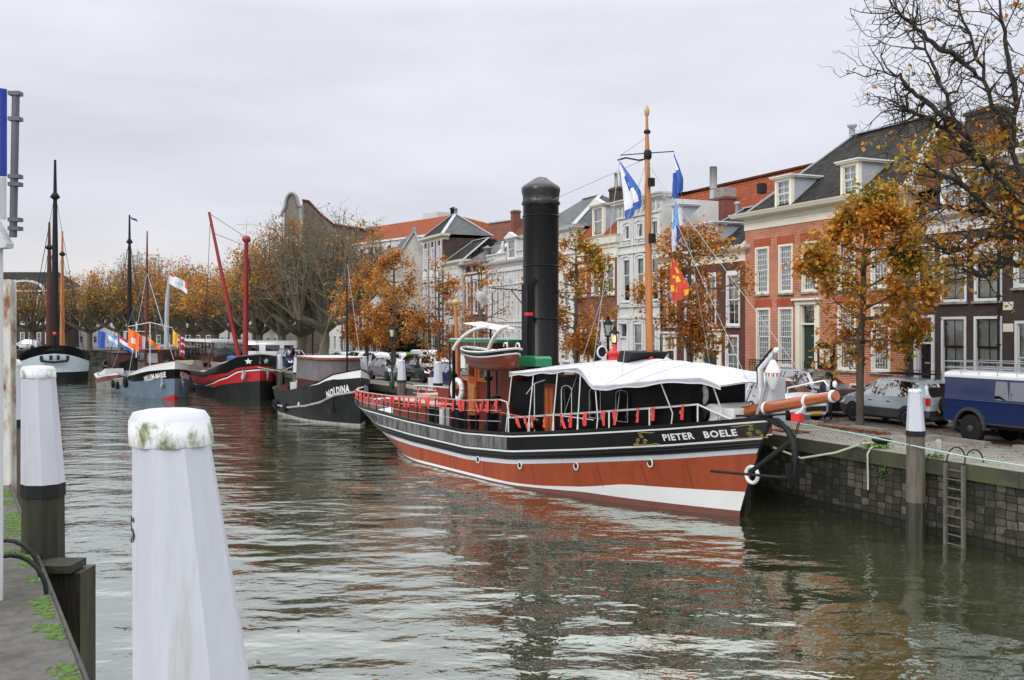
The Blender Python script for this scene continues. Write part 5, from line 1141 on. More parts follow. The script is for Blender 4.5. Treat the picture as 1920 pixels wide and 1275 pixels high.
# red pennant bunting
def bunting(label,x0,x1,n,side,zf,seed):
    r=thing('bunting',label,'bunting',H.W((x0+x1)/2,side*2.5,sh((x0+x1)/2)+.8),H.ang); ox,oy,oz=(x0+x1)/2,side*2.5,sh((x0+x1)/2)+.8
    rn=random.Random(seed); b=MB(); b.tube([(p[0]-ox,p[1]*1.0-oy,p[2]-oz) for p in (rline(x,side,zf(x)+.02,.06) for x in np.linspace(x0,x1,24))],.012,M['rope'],4); b.build('cord',r)
    for i in range(n):
        x=x0+(x1-x0)*(i+rn.uniform(.25,.75))/n; p=rline(x,side,zf(x)+.01,.045); w=rn.uniform(.15,.24); h=rn.uniform(.34,.46); sw=rn.uniform(-.12,.3) if rn.random()<.5 else 0.0
        g=[]
        for j in range(5):
            v=j/4; ww=w*(1-.2*v); g.append([(p[0]-ox-ww/2+sw*v,p[1]-oy+side*.03*math.sin(v*3+i),p[2]-oz-h*v),(p[0]-ox+sw*v,p[1]-oy+side*(.05+.03*math.sin(v*5+i)),p[2]-oz-h*v+.01),(p[0]-ox+ww/2+sw*v,p[1]-oy+side*.02,p[2]-oz-h*v*(1+rn.uniform(-.05,.05)))])
        b=MB(); b.grid(g,M['redcloth']); q=b.build('pennant',r)
        if side<0: b=MB(); c=g[2][1]; b.add([(c[0]-.03,c[1]-.012,c[2]-.04),(c[0]+.03,c[1]-.012,c[2]-.04),(c[0]+.02,c[1]-.012,c[2]+.06),(c[0]-.02,c[1]-.012,c[2]+.06)],[(0,1,2,3)],M['gold']); b.build('emblem',q)
    return r
za=lambda x:float(np.interp(x,[-13,-6,-2.4,2.6],[.55,.82,1.08,1.18]))
bunting('red pennants with gold marks hanging from the after starboard rail of the steamer',-12.4,2.6,32,-1,za,1)
bunting('red pennants fluttering on the low white starboard rail beside the deckhouse',3.3,11.0,12,-1,lambda x:.56,2)
bunting('crumpled red pennants on the far stern rail of the steamer',-12.6,-7.5,14,1,za,3)
# board
b=MB(); b.box(3.35,3.9,-2.02,-1.98,2.02,2.3,M['hullblk']); o=b.build('number_board',ship)
v,f=textmesh('029',.2,.008); b=MB(); b.add([(3.62+x,-2.03,2.08+y) for x,y,_ in v],f,M['white']); b.build('number_lettering',o)
# flags on the steamer
bl=P('blue flag cloth',(.03,.09,.36),.8); wt=P('white flag cloth',(.62,.64,.70),.8); lb2=P('light blue flag cloth',(.15,.38,.68),.8); rd=M['redcloth']; ye=P('yellow flag cloth',(.75,.45,.03),.8); og=P('orange flag cloth',(.75,.16,.02),.8); nv=P('navy flag cloth',(.02,.035,.16),.8); M['navy']=nv
def drape(label,pts_top,length,width,fn,name='flag',cat='flag',seed=0,lean=.35):
    """flag hanging almost limp: narrow at the hoist, fanning and leaning downwind towards the bottom"""
    r=thing(name,label,cat,pts_top,H.ang); rn=random.Random(seed); g=[]; nx,ny=10,14
    for j in range(ny+1):
        v=j/ny; ww=width*min(1,.12+1.25*v)*(1 if v<.8 else 1-(v-.8)*.8); row=[]
        for i in range(nx+1):
            u=i/nx; row.append((lean*v*length+ww*(u-.15),.07*math.sin(u*12+v*3+seed)*(.3+v),-v*length+.22*length*u*v-(.0)))
        g.append(row)
    b=MB()
    for j in range(ny):
        for i in range(nx): b.add([g[j][i],g[j][i+1],g[j+1][i+1],g[j+1][i]],[(0,1,2,3)],fn((i+.5)/nx,(j+.5)/ny),True)
    b.build('cloth',r); return r
def ubw(u,v):
    if .35<u<.85 and .30<v<.55 and not (abs(u-.55)<.10 and abs(v-.47)<.05): return bl
    return bl if u>.80 or v>.86 else wt
drape('large blue and white flag drooping left of the varnished mast',H.W(6.45,-.3,11.1),2.0,.85,ubw,seed=1,lean=.28)
drape('blue and white flag hanging right of the mast from the crosstree',H.W(8.5,.3,11.1),1.45,.45,lambda u,v:bl if v>.42 or u>.8 else wt,seed=2,lean=.1)
drape('light blue and white pennant below the right hand blue flag',H.W(8.55,.35,9.6),1.6,.32,lambda u,v:lb2 if .1<v<.55 else (wt if u<.6 else bl),seed=3,lean=-.05)
rdo=P('orange red flag cloth',(.50,.055,.03),.85)
def fry(u,v):
    return ye if (math.sin(u*17+v*11)+math.sin(v*23-u*7))>.85 else rdo
drape('red and yellow patterned flag among the tree branches right of the mast',H.W(7.75,.9,7.8),1.5,.9,fry,seed=4,lean=.1)
# steam wisp
def steam():
    m=bpy.data.materials.new('steam'); m.use_nodes=True; t=m.node_tree; t.nodes.clear(); o=nn(t,'ShaderNodeOutputMaterial'); v=nn(t,'ShaderNodeVolumePrincipled'); v.inputs['Color'].default_value=(1,1,1,1)
    tc=nn(t,'ShaderNodeTexCoord'); n=nn(t,'ShaderNodeTexNoise'); n.inputs['Scale'].default_value=1.5; n.inputs['Detail'].default_value=6; n.inputs['Roughness'].default_value=.6; n.inputs['Distortion'].default_value=.6; t.links.new(tc.outputs['Object'],n.inputs['Vector'])
    ln=nn(t,'ShaderNodeVectorMath',operation='LENGTH'); t.links.new(tc.outputs['Object'],ln.inputs[0])
    gr=nn(t,'ShaderNodeMapRange'); gr.inputs[1].default_value=1; gr.inputs[2].default_value=0; gr.inputs[3].default_value=-.35; gr.inputs[4].default_value=.12; t.links.new(ln.outputs['Value'],gr.inputs[0])
    ad=nn(t,'ShaderNodeMath',operation='ADD'); t.links.new(gr.outputs[0],ad.inputs[0]); t.links.new(n.outputs[0],ad.inputs[1])
    mr=nn(t,'ShaderNodeMapRange'); mr.inputs[1].default_value=.46; mr.inputs[2].default_value=.64; mr.inputs[3].default_value=0; mr.inputs[4].default_value=7.0; t.links.new(ad.outputs[0],mr.inputs[0]); t.links.new(mr.outputs[0],v.inputs['Density'])
    v.inputs['Emission Strength'].default_value=0; t.links.new(v.outputs[0],o.inputs['Volume'])
    for c,s in (((.7,-1.0,7.45),(.85,.5,.65)),((-1.2,-1.1,6.9),(1.4,.7,.9))):
        b=MB(); b.lathe([(max(math.sin(math.pi*i/10),.001),-math.cos(math.pi*i/10)) for i in range(11)],(0,0,0),m,20); o=b.build('steam'); o.location=H.W(*c); o.rotation_euler=(0,0,H.ang); o.scale=s
        tag(o,kind='stuff')
steam()
# ================= other boats
M['navyhull']=P('blue grey hull paint',(.085,.125,.18),.4,var=.2,vs=.8,dirt=(.13,.16,.19),ds=1)
M['greyhull']=P('weathered grey hull',(.16,.16,.15),.6,var=.3,dirt=(.08,.07,.05),ds=1.5)
M['redhull']=P('deep red hull paint',(.33,.012,.015),.35,var=.15)
M['paleblue']=P('pale blue hull paint',(.42,.50,.56),.5,var=.1)
M['purpcanvas']=P('mauve grey canvas',(.115,.10,.11),.85,var=.2,vs=2,bump=.6,bs=3)
M['brownwood']=P('dark red brown wood',(.075,.022,.015),.3,var=.2)
M['redmast']=P('red painted mast',(.26,.018,.02),.4,var=.12)
M['blkhull2']=P('grey black hull paint',(.010,.011,.013),.45,var=.4,vs=.8,dirt=(.035,.032,.028),ds=1.3,dlo=.52,dhi=.8,spec=.25)
M['yellowb']=P('pale yellow paint',(.48,.45,.24),.6)
def tyre(root,c,R0=.36,ax='y'): b=MB(); b.ring(c,R0*.7,R0*.3,M['rubber'],ax,16,8); b.build('tyre_fender',root)
# ---- small black tug
h=Hull(None,-62,(-8.3,6.1),(-7.7,6.0),1.95,1.9,[(-8.3,1.62),(-5.5,1.5),(-2,1.6),(1.5,2.0),(3.2,2.35),(4.4,2.85),(6.1,3.2)],bow_at=(-8.6,56.4),fs=(.3,.24),sp=((2,.6),(2.2,.5)),fb=(.42,.34),bp=((1.7,1),(1.9,1)))
r=thing('tug_boat','small black tug with white bow corners and mauve canvas cabin beside the steamer stern','boat',h.W(0,0),h.ang)
def bl_(x): return h.sheer(x)-float(np.interp(x,[-7,2.2,3.8,4.8,6.1],[.02,.02,.12,.32,.45]))
h.build(r,[(h.sheer,'white'),(bl_,'blkhull2'),(lambda x:h.sheer(x)-1.2,'blkhull2'),(lambda x:.12,'stone')],deckdrop=.6,capmat='blackm',innermat='brownwood')
for sd in (-1,1): b=MB(); b.tube(h.along(lambda x:h.sheer(x)-float(np.interp(x,[-6,0,6],[.95,1.05,1.22])),.03,sd),.065,M['stone'],8); b.build('rubbing_strake',r); h.text(r,'NOLDINA',.60,4.6,1.14,sd,'white',.022,xs=.55)
b=MB()
for sd in (-1,): 
    for x in (-5.9,-4.6,-2.4): tyre(r,(x,-(h.half(x,.6)+.12),.55),.3)
c=MB(); n=14; base=[];top=[];mid=[]
for i in range(n+1):
    t=math.pi*i/n; xx=1.4*math.sin(t)+1.9; yy=-1.35*math.cos(t); base.append((xx,yy,1.1)); mid.append((xx,yy,2.6)); top.append((xx,yy,3.72))
def loopc(z,o): return [(-2.2-o,-1.3-o,z)]+[(x+o*math.sin(math.pi*i/n),y*(1+o/1.3),z) for i,(x,y,_) in enumerate(base)]+[(-2.2-o,1.3+o,z)]
c.grid([loopc(1.0,0),loopc(2.55,0)],M['brownwood'],close=True); c.build('cabin_side',r)
c=MB(); rn=random.Random(4); c.grid([[(x,y+rn.uniform(-.02,.02),z) for x,y,z in loopc(zz,o)] for zz,o in ((2.42,.07),(2.9,.05),(3.35,.03),(3.72,.03))],M['purpcanvas'],close=True); c.build('cabin_canvas',r)
c=MB(); c.grid([loopc(3.7,.16),loopc(3.82,.16)],M['varn'],close=True,sm=False); q=loopc(3.82,.16); c.add(q,[list(range(len(q)))],M['lgrey']); c.build('cabin_roof',r)
b=MB(); b.tube([(3.7,0,1.8),(3.7,0,9.8)],[.07,.03],M['blackm'],8); b.build('mast',r)
for z in (4.2,5.5,6.8,8): b=MB(); b.box(3.66,3.74,-.25,.25,z,z+.04,M['blackm']); b.build('mast_step',r)
stick(r,'stay',(3.7,0,9.4),(6.3,0,3.2),.012,'steel',4); stick(r,'stay',(3.7,0,9.4),(-2,0,3.8),.012,'steel',4)
b=MB(); b.prism([(-5.0,-1.0,2.0),(-3.4,-1.0,2.1),(-3.6,-1.0,1.2),(-4.8,-1.0,1.2)],(0,1.6,0),M['whitew']); b.build('tarpaulin',r)
for x in (3.0,3.5): b=MB(); b.lathe([(.13,1.6),(.13,2.35),(.17,2.36),(.17,2.44)],(x,-.9,0),M['hullblk'],10); b.build('bollard',r)
b=MB(); y=-(h.half(.4,.95)+.02); b.ring((.4,y,.92),.12,.03,M['white'],'y',14,6); b.build('porthole',r)
b=MB(); y=-(h.half(4.2,1.0)+.03); b.tube([(4.2,y,1.5),(4.25,y,1.0),(4.0,y-.03,.75)],.06,M['blackm'],7); b.tube([(3.8,y-.03,.9),(4.0,y-.03,.72),(4.4,y-.02,.78),(4.6,y,1.0)],.05,M['blackm'],7); b.build('anchor',r)
b=MB(); b.ring((-5.95,0,2.0),.35,.02,M['lgrey'],'z',12,4); b.build('stern_rail',r)
# ---- red and black barge with two stars
h=Hull(None,-63,(-11.2,10.9),(-10.6,10.8),2.35,2.2,[(-11.2,2.3),(-6,1.75),(0,1.8),(5,2.35),(8.2,2.85),(9.4,3.35),(11.3,3.6)],bow_at=(-19.3,76.2),fb=(.25,.22),bp=((2,.9),(2.4,.85)))
r=thing('barge','black and red barge with white stars on its bow and two tall red masts','boat',h.W(0,0),h.ang)
h.build(r,[(h.sheer,'hullblk'),(lambda x:h.sheer(x)-.85*min(1,max(0.5,(x+3)/12)),'redhull' ),(lambda x:h.sheer(x)-1.0,'blkhull2'),(lambda x:h.sheer(x)-1.12,'white'),(lambda x:h.sheer(x)-1.2,'redhull'),(lambda x:h.sheer(x)*0+float(np.interp(x,[-11,4,11],[.5,.75,1.55])),'navyhull' if 0 else 'blkhull2')],deckdrop=.7,capmat='greyhull',innermat='greyhull')
v=[];
def star(x,dz,sd,s=.26):
    b=MB(); z0=h.sheer(x)-dz; pts=[]
    for i in range(10):
        a=math.pi/2+i*math.pi/5; q=s if i%2==0 else s*.42; X_=x+q*math.cos(a); Z_=z0+q*math.sin(a); pts.append((X_,sd*(h.half(X_,Z_)+.03),Z_))
    pts.append((x,sd*(h.half(x,z0)+.03),z0)); b.add(pts,[(i,(i+1)%10,10) for i in range(10)],M['white']); b.build('star',r)
star(10.3,.45,-1); star(10.5,.45,1)
for sd,xx in ((-1,9.9),(1,10.4)):
    y=sd*(h.half(xx,1.9)+.1); b=MB(); b.tube([(xx,y,2.35),(xx+.05,y*1.05,1.7)],.08,M['steel'],7); b.tube([(xx-.35,y,2.1),(xx-.2,y*1.04,1.7),(xx+.05,y*1.06,1.6),(xx+.3,y,1.75),(xx+.42,y*.97,2.15)],[.11,.07,.08,.07,.11],M['steel'],7); b.build('anchor',r)
b=MB(); b.tube([(5.6,0,1.6),(6.0,0,12.9)],[.24,.16],M['redmast'],12); b.build('mast',r)
b=MB(); b.tube([(6.0,0,12.9),(6.0,0,14.5)],[.05,.02],M['lgrey'],6); b.box(5.96,6.04,-.8,.3,13.9,13.95,M['lgrey']); b.build('topmast',r)
b=MB(); b.lathe([(.2,12.5),(.33,12.65),(.33,12.95),(.15,13.05)],(6.0,0,0),M['redmast'],10); b.build('mast_band',r)
b=MB(); b.tube([(5.4,-.2,1.9),(4.2,-2.6,15.0)],[.19,.11],M['redmast'],10); b.build('boom',r)
for p,q in (((4.2,-2.6,14.9),(6,0,12.9)),((4.4,-2.3,13.3),(6,0,12.2)),((6,0,12.8),(10.6,0,3.6)),((4.2,-2.5,14.6),(-.5,-2.2,2.2)),((6,0,12.8),(1,2.1,2.2)),((6,0,12.8),(7.5,-2,2.8))): stick(r,'stay',p,q,.02,'blackm',4)
panelbox(r,'deckhouse',8.0,9.2,-.7,.7,2.4,3.3,'hullblk')
b=MB(); b.box(-3,4.5,-1.5,1.5,1.4,2.05,M['greyhull']); b.build('hatch_cover',r); b=MB(); b.tube([(-2.6,-.4,2.25),(3.8,-.5,2.9)],.22,M['paleblue'],8); b.build('furled_sail',r)
b=MB(); rn=random.Random(6)
pt=[(2.0+rn.uniform(-.1,.1)+i*.3,-.2+rn.uniform(-.3,.3),2.6+.3*math.sin(i)+rn.uniform(0,.2)) for i in range(8)]; b.tube(pt,[.25,.35,.3,.38,.3,.35,.28,.2],bl,7); b.build('blue_sailcloth',r)
b=MB(); b.tube([(-1.5,.2,2.6),(0,.1,2.8),(1.6,0,2.7)],[.25,.3,.28],M['canvas'],8); b.build('white_sailcloth',r)
b=MB(); b.prism([(-3.9,-1.3,2.0),(-3.2,-1.3,2.0),(-3.1,-1.3,3.4),(-3.5,-1.3,3.7)],(0,.12,0),M['brownwood']); b.build('leeboard',r)
# ---- blue grey barge
h=Hull(None,-60,(-12.2,11.0),(-11.6,10.9),2.3,2.2,[(-12.2,1.35),(-9,.95),(-4,.95),(2,1.35),(6,1.9),(8.6,2.5),(11.4,3.0)],bow_at=(-26.4,77.9),fb=(.28,.24),bp=((1.8,1),(2.0,.95)))
r=thing('barge','blue grey barge with white bow top, tyre fenders and a dark wooden wheelhouse','boat',h.W(0,0),h.ang)
h.build(r,[(h.sheer,'white'),(lambda x:h.sheer(x)-float(np.interp(x,[-12,4.5,7.5,11.0],[.02,.02,.25,.55])),'hullblk'),(lambda x:h.sheer(x)-float(np.interp(x,[-12,3,7,11.0],[.06,.2,.85,1.3])),'navyhull'),(lambda x:float(np.interp(x,[-12,9.0,10.3,11.0],[-.2,-.1,.14,.4])),'redhull')],deckdrop=.6,capmat='white',innermat='greyhull')
b=MB(); u_=[];l_=[]
for x in np.linspace(-11.8,3.5,30): u_.append((x,-(h.half(x,h.sheer(x)-.05)+.02),h.sheer(x)-.05)); l_.append((x,-(h.half(x,h.sheer(x)-.6)+.02),h.sheer(x)-.6))
b.grid([u_,l_],M['greyhull']); b.build('worn_bulwark',r)
for sd in (-1,1): h.text(r,'WILLEM-MARIE',.58,9.1,1.06,sd,'white',.02,xs=.55)
for x in (-6.5,-5.2,-3.9,-1.4): tyre(r,(x,-(h.half(x,.5)+.15),.55),.38)
tyre(r,(3.0,-(h.half(3,1.0)+.15),1.05),.5)
for sd in (-1,1):
    y=sd*(h.half(9.9,1.2)+.06); b=MB(); b.tube([(9.9,y,1.7),(9.95,y*1.02,1.1)],.08,M['steel'],7); b.tube([(9.6,y,1.2),(9.8,y*1.03,.95),(10.1,y*1.03,.95),(10.25,y,1.3)],.08,M['steel'],7); b.build('anchor',r)
b=MB(); b.box(1.5,5.0,-1.2,1.2,1.2,3.7,M['brownwood']); b.box(1.3,5.2,-1.35,1.35,3.7,3.8,M['brownwood']); wh=b.build('wheelhouse',r)
for xx in (1.8,2.9,4.0): b=MB(); b.add([(xx,-1.215,2.7),(xx+.8,-1.215,2.7),(xx+.8,-1.215,3.5),(xx,-1.215,3.5)],[(0,1,2,3)],M['glass']); b.build('pane',wh)
for yy in (-1.0,.2): b=MB(); b.add([(5.015,yy,2.7),(5.015,yy+.8,2.7),(5.015,yy+.8,3.5),(5.015,yy,3.5)],[(0,1,2,3)],M['chrome'] if yy<0 else M['glass']); b.build('pane',wh)
b=MB(); b.tube([(-1.2,0,.8),(-1.0,0,9),(-.85,0,14.2)],[.2,.14,.05],P('brown mast',(.10,.03,.018),.4),10); b.build('mast',r)
for q in ((2.5,-2.1,1.5),(-7,-2.2,1.3),(10.5,0,3.1),(-5,2.1,1.3),(1.2,2.1,1.5)): stick(r,'stay',(-.95,0,10.5),q,.02,'steel',4)
b=MB(); b.prism([(-8.5,-1.2,1.0),(-2.5,-.4,1.6),(-2.5,.6,1.6),(-8.5,1.2,1.0)],(0,0,.12),M['canvas']); b.build('tarpaulin',r)
b=MB(); b.tube([(5.6,-.9,1.8),(5.6,-.9,6.0)],.035,M['white'],6); b.build('signal_mast',r)
b=MB(); b.tube([(5.6,-2.6,5.7),(5.6,-.9,6.05),(5.6,.9,5.6)],.03,M['white'],5); b.build('signal_yard',r)
def W3(h,x,y,z): return h.W(x,y,z)
a0=0
flag('orange flag with white emblem above the blue grey barge',W3(h,5.6,-2.6,5.6),.9,1.5,0,lambda u,v:wt if abs(u-.45)<.16 and .35<v<.75 else og,droop=.5)
flag('small yellow flag hanging from the signal yard of the blue grey barge',W3(h,5.6,.9,5.5),.45,1.2,0,lambda u,v:ye,droop=.5)
flag('orange pennant low beside the wheelhouse roof',W3(h,4.6,-.9,4.9),1.0,.4,0,lambda u,v:og,droop=.9)
flag('red white flag hanging limp left of the wheelhouse',W3(h,1.5,-1.0,5.0),.45,1.5,0,lambda u,v:rd if u<.5 or v>.8 else wt,droop=.2)
flag('dark red and white flag right of the signal mast',W3(h,6.6,.9,5.2),.4,1.5,0,lambda u,v:wt if (int(v*9)%3==0 and u>.3) else P_dr,droop=.3) if 0 else None
P_dr=P('dark red flag cloth',(.35,.02,.05),.8)
flag('dark red flag with white marks right of the signal mast',W3(h,6.8,1.2,5.0),.45,1.6,0,lambda u,v:wt if (int(v*9)%3==0 and u>.3) else P_dr,droop=.3)
# grey flag pole with the white flag
x,y=px(311,92); r=thing('flag_pole','tall pale blue grey pole carrying a white flag above the moored barges','flag pole',(x,y,0))
b=MB(); b.tube([(0,0,0),(.1,0,8),(.35,0,10.4)],[.26,.2,.12],M['lead'],10); b.build('pole',r)
flag('white flag with red blue lettering blowing from the grey pole',(x+.35,y-.2,10.7),1.7,1.0,0,lambda u,v:rd if (v<.2 and u<.3) or (u>.85 and v<.6) else (lb2 if abs(v-.5)<.12 and .3<u<.7 and int(u*14)%2 else wt),droop=.95)
# ---- sailing barges at far left
def tjalk(label,bow,ang,L_,B,top,cols,mast,name='sailing_barge'):
    h=Hull(None,ang,(-L_/2,L_/2),(-L_/2+.3,L_/2-.3),B/2,B/2*.96,[(-L_/2,top*.75),(-L_/4,top*.42),(L_/5,top*.45),(L_/2-1.2,top*.8),(L_/2,top)],bow_at=bow,fb=(.2,.17),bp=((2.6,.6),(3.2,.55)),fs=(.2,.2))
    r=thing(name,label,'boat',h.W(0,0),h.ang)
    h.build(r,[(h.sheer,cols[0]),(lambda x:h.sheer(x)-.85*min(1,h.sheer(x)/top*1.1),cols[1]),(lambda x:min(1.0,h.sheer(x)*.45),cols[2])],deckdrop=.5,capmat='blackm',innermat='blackm')
    for mx,mz,mm,rad in mast:
        b=MB(); b.tube([(mx,0,1),(mx+.3,0,mz*.6),(mx+.2,0,mz)],[rad,rad*.75,rad*.3],M[mm],10); b.build('mast',r)
        b=MB(); b.lathe([(rad*.6,mz*.82),(rad*1.3,mz*.83),(rad*.6,mz*.85)],(mx+.25,0,0),M['blackm'],8); b.build('mast_band',r)
        for sx,sy in ((-3,-1),(-3,1),(1,-1),(1,1),(L_/2-mx-.5,0)): stick(r,'stay',(mx+.25,0,mz*.85),(mx+sx,sy*B*.46,1.4),.022,'blackm',4)
        stick(r,'stay',(mx+.25,0,mz*.62),(mx-1,-B*.46,1.4),.022,'blackm',4)
    return h,r
h,r=tjalk('broad barge seen bow on with pale blue bow, black top and tallest mast',(-47.6,103.6),-66,20,6.8,3.8,('hullblk','paleblue','blkhull2'),[(5,23.8,'blackm',.42)])
b=MB()
for sx in (-1,1): 
    for k,(dy,dz) in enumerate(((.35,0),(1.25,-.05))): 
        y=sx*dy; b.tube([(10.05-abs(y)*.2,y,2.75+dz),(10.15-abs(y)*.2,y,2.3+dz)],.14,M['blackm'],6)
b.tube([(9.9,-1.3,2.2),(10.2,0,2.05),(9.9,1.3,2.2)],.13,M['blackm'],6); b.build('anchor',r)
b=MB(); b.tube([(10.0,0,3.5),(10.3,0,4.9)],.14,M['blackm'],6); b.ball((10.3,0,5.0),.2,M['red'],8); b.build('stem_head',r)
tjalk('barge behind with a brown mast just left of the tallest dark mast',(-54.9,118),-66,20,5,2.8,('hullblk','navyhull','blkhull2'),[(6,18.5,'brownwood',.42)])
tjalk('barge with an orange brown mast just right of the tallest dark mast',(-59.2,131),-66,20,5,2.8,('hullblk','greyhull','blkhull2'),[(5,18.8,'varnv',.36)])
h,r=tjalk('low black barge between the pale blue bowed barge and the white cabined boat',(-38.2,104),-62,22,5,2.6,('hullblk','hullblk','hullblk'),[(-3,18.8,'blackm',.3)])
b=MB(); b.box(-9,-1,-1.9,1.9,1.2,2.7,M['brownwood']); b.box(-9.2,-.8,-2,2,2.7,2.8,M['blackm']); b.build('cabin',r)
b=MB(); b.tube([(3,0,1),(3,0,6.3)],.06,M['white'],6); b.box(2.96,3.04,-1.4,1.4,5.2,5.28,M['white']); b.build('signal_mast',r)
b=MB(); b.box(2,6,-1.2,1.2,1,1.9,M['whitew']); b.build('cabin_roof',r)
# yellow passenger boat and brown saloon boat
h2=Hull(None,-62,(-11,11),(-10.6,10.6),2.4,2.3,[(-11,1.9),(0,1.3),(7,1.6),(11,2.4)],bow_at=(-31.2,97.5),fb=(.25,.22),bp=((2,.8),(2.6,.7)))
r=thing('passenger_boat','pale yellow cabined passenger boat with a long glazed upper deck behind the brown mast','boat',h2.W(0,0),h2.ang)
h2.build(r,[(h2.sheer,'yellowb'),(lambda x:h2.sheer(x)-.4,'hullblk'),(lambda x:.3,'blkhull2')],capmat='white')
b=MB(); b.box(-9,6,-1.9,1.9,1,2.3,M['yellowb']); 
for i in range(9): b.box(-9+i*1.85,-8.85+i*1.85,-1.9,-1.8,2.3,3.6,M['lgrey'])
b.box(-9.2,6.2,-2,2,3.6,3.72,M['greyhull']); b.build('cabin',r)
b=MB(); b.box(-8.9,5.9,-1.8,1.8,2.3,3.6,M['glass']); b.build('pane',r)
h3=Hull(None,-60,(-11,11),(-10.6,10.6),2.6,2.5,[(-11,1.9),(0,1.5),(7,1.8),(11,2.6)],bow_at=(-26.2,96),fb=(.25,.22),bp=((2,.8),(2.6,.7)))
r=thing('passenger_boat','dark brown saloon boat with a flat white roof behind the barges','boat',h3.W(0,0),h3.ang)
h3.build(r,[(h3.sheer,'hullblk'),(lambda x:h3.sheer(x)-.4,'blkhull2')])
b=MB(); b.box(-9,8,-2,2,1.2,2.8,M['brownwood']); b.box(-9.2,8.2,-2.2,2.2,4.2,4.4,M['white'])
for i in range(12):
    for yy in (-2,1.9): b.box(-9+i*1.52,-8.85+i*1.52,yy,yy+.1,2.8,4.2,M['brownwood'])
b.build('saloon',r); b=MB(); b.box(-8.9,7.9,-1.9,1.9,2.8,4.2,M['glass']); b.build('pane',r)
# background masts' flags
x,y=px(200,104)
flag('blue flag on the white signal mast at left',(px(183,100)[0],100,5.4),.8,1.7,0,lambda u,v:bl,droop=.3)
flag('light blue and white flag on the white signal mast',(px(202,100)[0],100,5.2),1.0,.9,0,lambda u,v:lb2 if v<.35 or v>.65 else wt,droop=.7)
flag('red white and blue flag hanging behind the low black barge',(px(224,98)[0],98,4.9),1.4,1.0,0,lambda u,v:P_dr if v<.33 else (wt if v<.66 else bl),droop=.9)
flag('small blue pennant at the top of the second tall mast',(px(245,116)[0],116,18.6),.8,.25,0,lambda u,v:bl,droop=.4)
# little red sterned boat beside the blue grey barge stern
h=Hull(None,-58,(-3.6,3.6),(-3.3,3.4),1.1,1.0,[(-3.6,1.3),(0,1.05),(3.6,1.5)],bow_at=(-35.6,89.8),fs=(.4,.35),sp=((1.8,.6),(2,.5)))
r=thing('small_boat','small boat with dark red upper hull and white canvas behind the blue grey barge','boat',h.W(0,0),h.ang)
h.build(r,[(h.sheer,'white'),(lambda x:h.sheer(x)-.12,'dkred'),(lambda x:h.sheer(x)-.55,'greyhull')],deckdrop=.3,capmat='white'); b=MB(); b.prism([(-2.5,-.8,1.1),(2,-.8,1.3),(2,-.8,1.9),(-2.2,-.8,1.2)],(0,1.6,0),M['canvas']); b.build('tarpaulin',r)
# ================= trees
M['leafB']=LEAF('brown orange leaves',[(0,(.13,.05,.015)),(.3,(.34,.12,.025)),(.55,(.48,.20,.035)),(.8,(.42,.24,.045)),(1,(.18,.16,.03))],.35,.5)
M['leafD']=LEAF('far brown leaves',[(0,(.11,.05,.02)),(.3,(.30,.11,.022)),(.55,(.44,.17,.025)),(.78,(.30,.17,.03)),(1,(.12,.12,.03))],.22,.62)
M['leafC']=LEAF('olive and orange leaves',[(0,(.24,.08,.015)),(.28,(.48,.17,.02)),(.5,(.46,.23,.028)),(.72,(.24,.20,.032)),(1,(.08,.105,.022))],.42,.6)
M['leafG']=LEAF('dark evergreen leaves',[(0,(.006,.014,.006)),(.5,(.016,.032,.012)),(1,(.035,.06,.02))],1.0,.5)
M['leafO']=LEAF('olive green leaves',[(0,(.07,.075,.02)),(.5,(.11,.11,.025)),(1,(.2,.17,.03))],.5,.5)
def edges_mesh(name,P_,E,rad,m,parent,n=5):
    P_=np.asarray(P_); E=np.asarray(E); a=P_[E[:,0]]; b=P_[E[:,1]]; ra=rad[E[:,0]]; rb=rad[E[:,1]]
    d=b-a; l=np.linalg.norm(d,axis=1); l[l<1e-6]=1; d/=l[:,None]
    up=np.where(np.abs(d[:,2:3])<.9,np.array([[0,0,1.]]),np.array([[1.,0,0]])); u=np.cross(d,up); u/=np.linalg.norm(u,axis=1)[:,None]; w=np.cross(d,u)
    k=len(E); V=np.empty((k,2,n,3))
    for j in range(n):
        t=2*math.pi*j/n; o=u*math.cos(t)+w*math.sin(t); V[:,0,j]=a-d*ra[:,None]*.3+o*ra[:,None]; V[:,1,j]=b+o*rb[:,None]
    base=np.arange(k)*2*n; F=np.empty((k,n,4),int)
    for j in range(n): F[:,j,0]=base+j; F[:,j,1]=base+(j+1)%n; F[:,j,2]=base+n+(j+1)%n; F[:,j,3]=base+n+j
    return fastmesh(name,V.reshape(-1,3),F.reshape(-1,4),m,parent,True)
def fastmesh(name,V,F,m,parent,smooth=False):
    me=bpy.data.meshes.new(name); k=F.shape[1]
    me.vertices.add(len(V)); me.vertices.foreach_set('co',np.ascontiguousarray(V,dtype=np.float32).ravel())
    me.loops.add(F.size); me.loops.foreach_set('vertex_index',F.ravel().astype(np.int32))
    me.polygons.add(len(F)); me.polygons.foreach_set('loop_start',np.arange(0,F.size,k,dtype=np.int32))
    me.update(calc_edges=True); me.validate()
    if smooth: me.polygons.foreach_set('use_smooth',[True]*len(me.polygons))
    me.materials.append(m); o=bpy.data.objects.new(name,me); COL.objects.link(o); o.parent=parent; return o
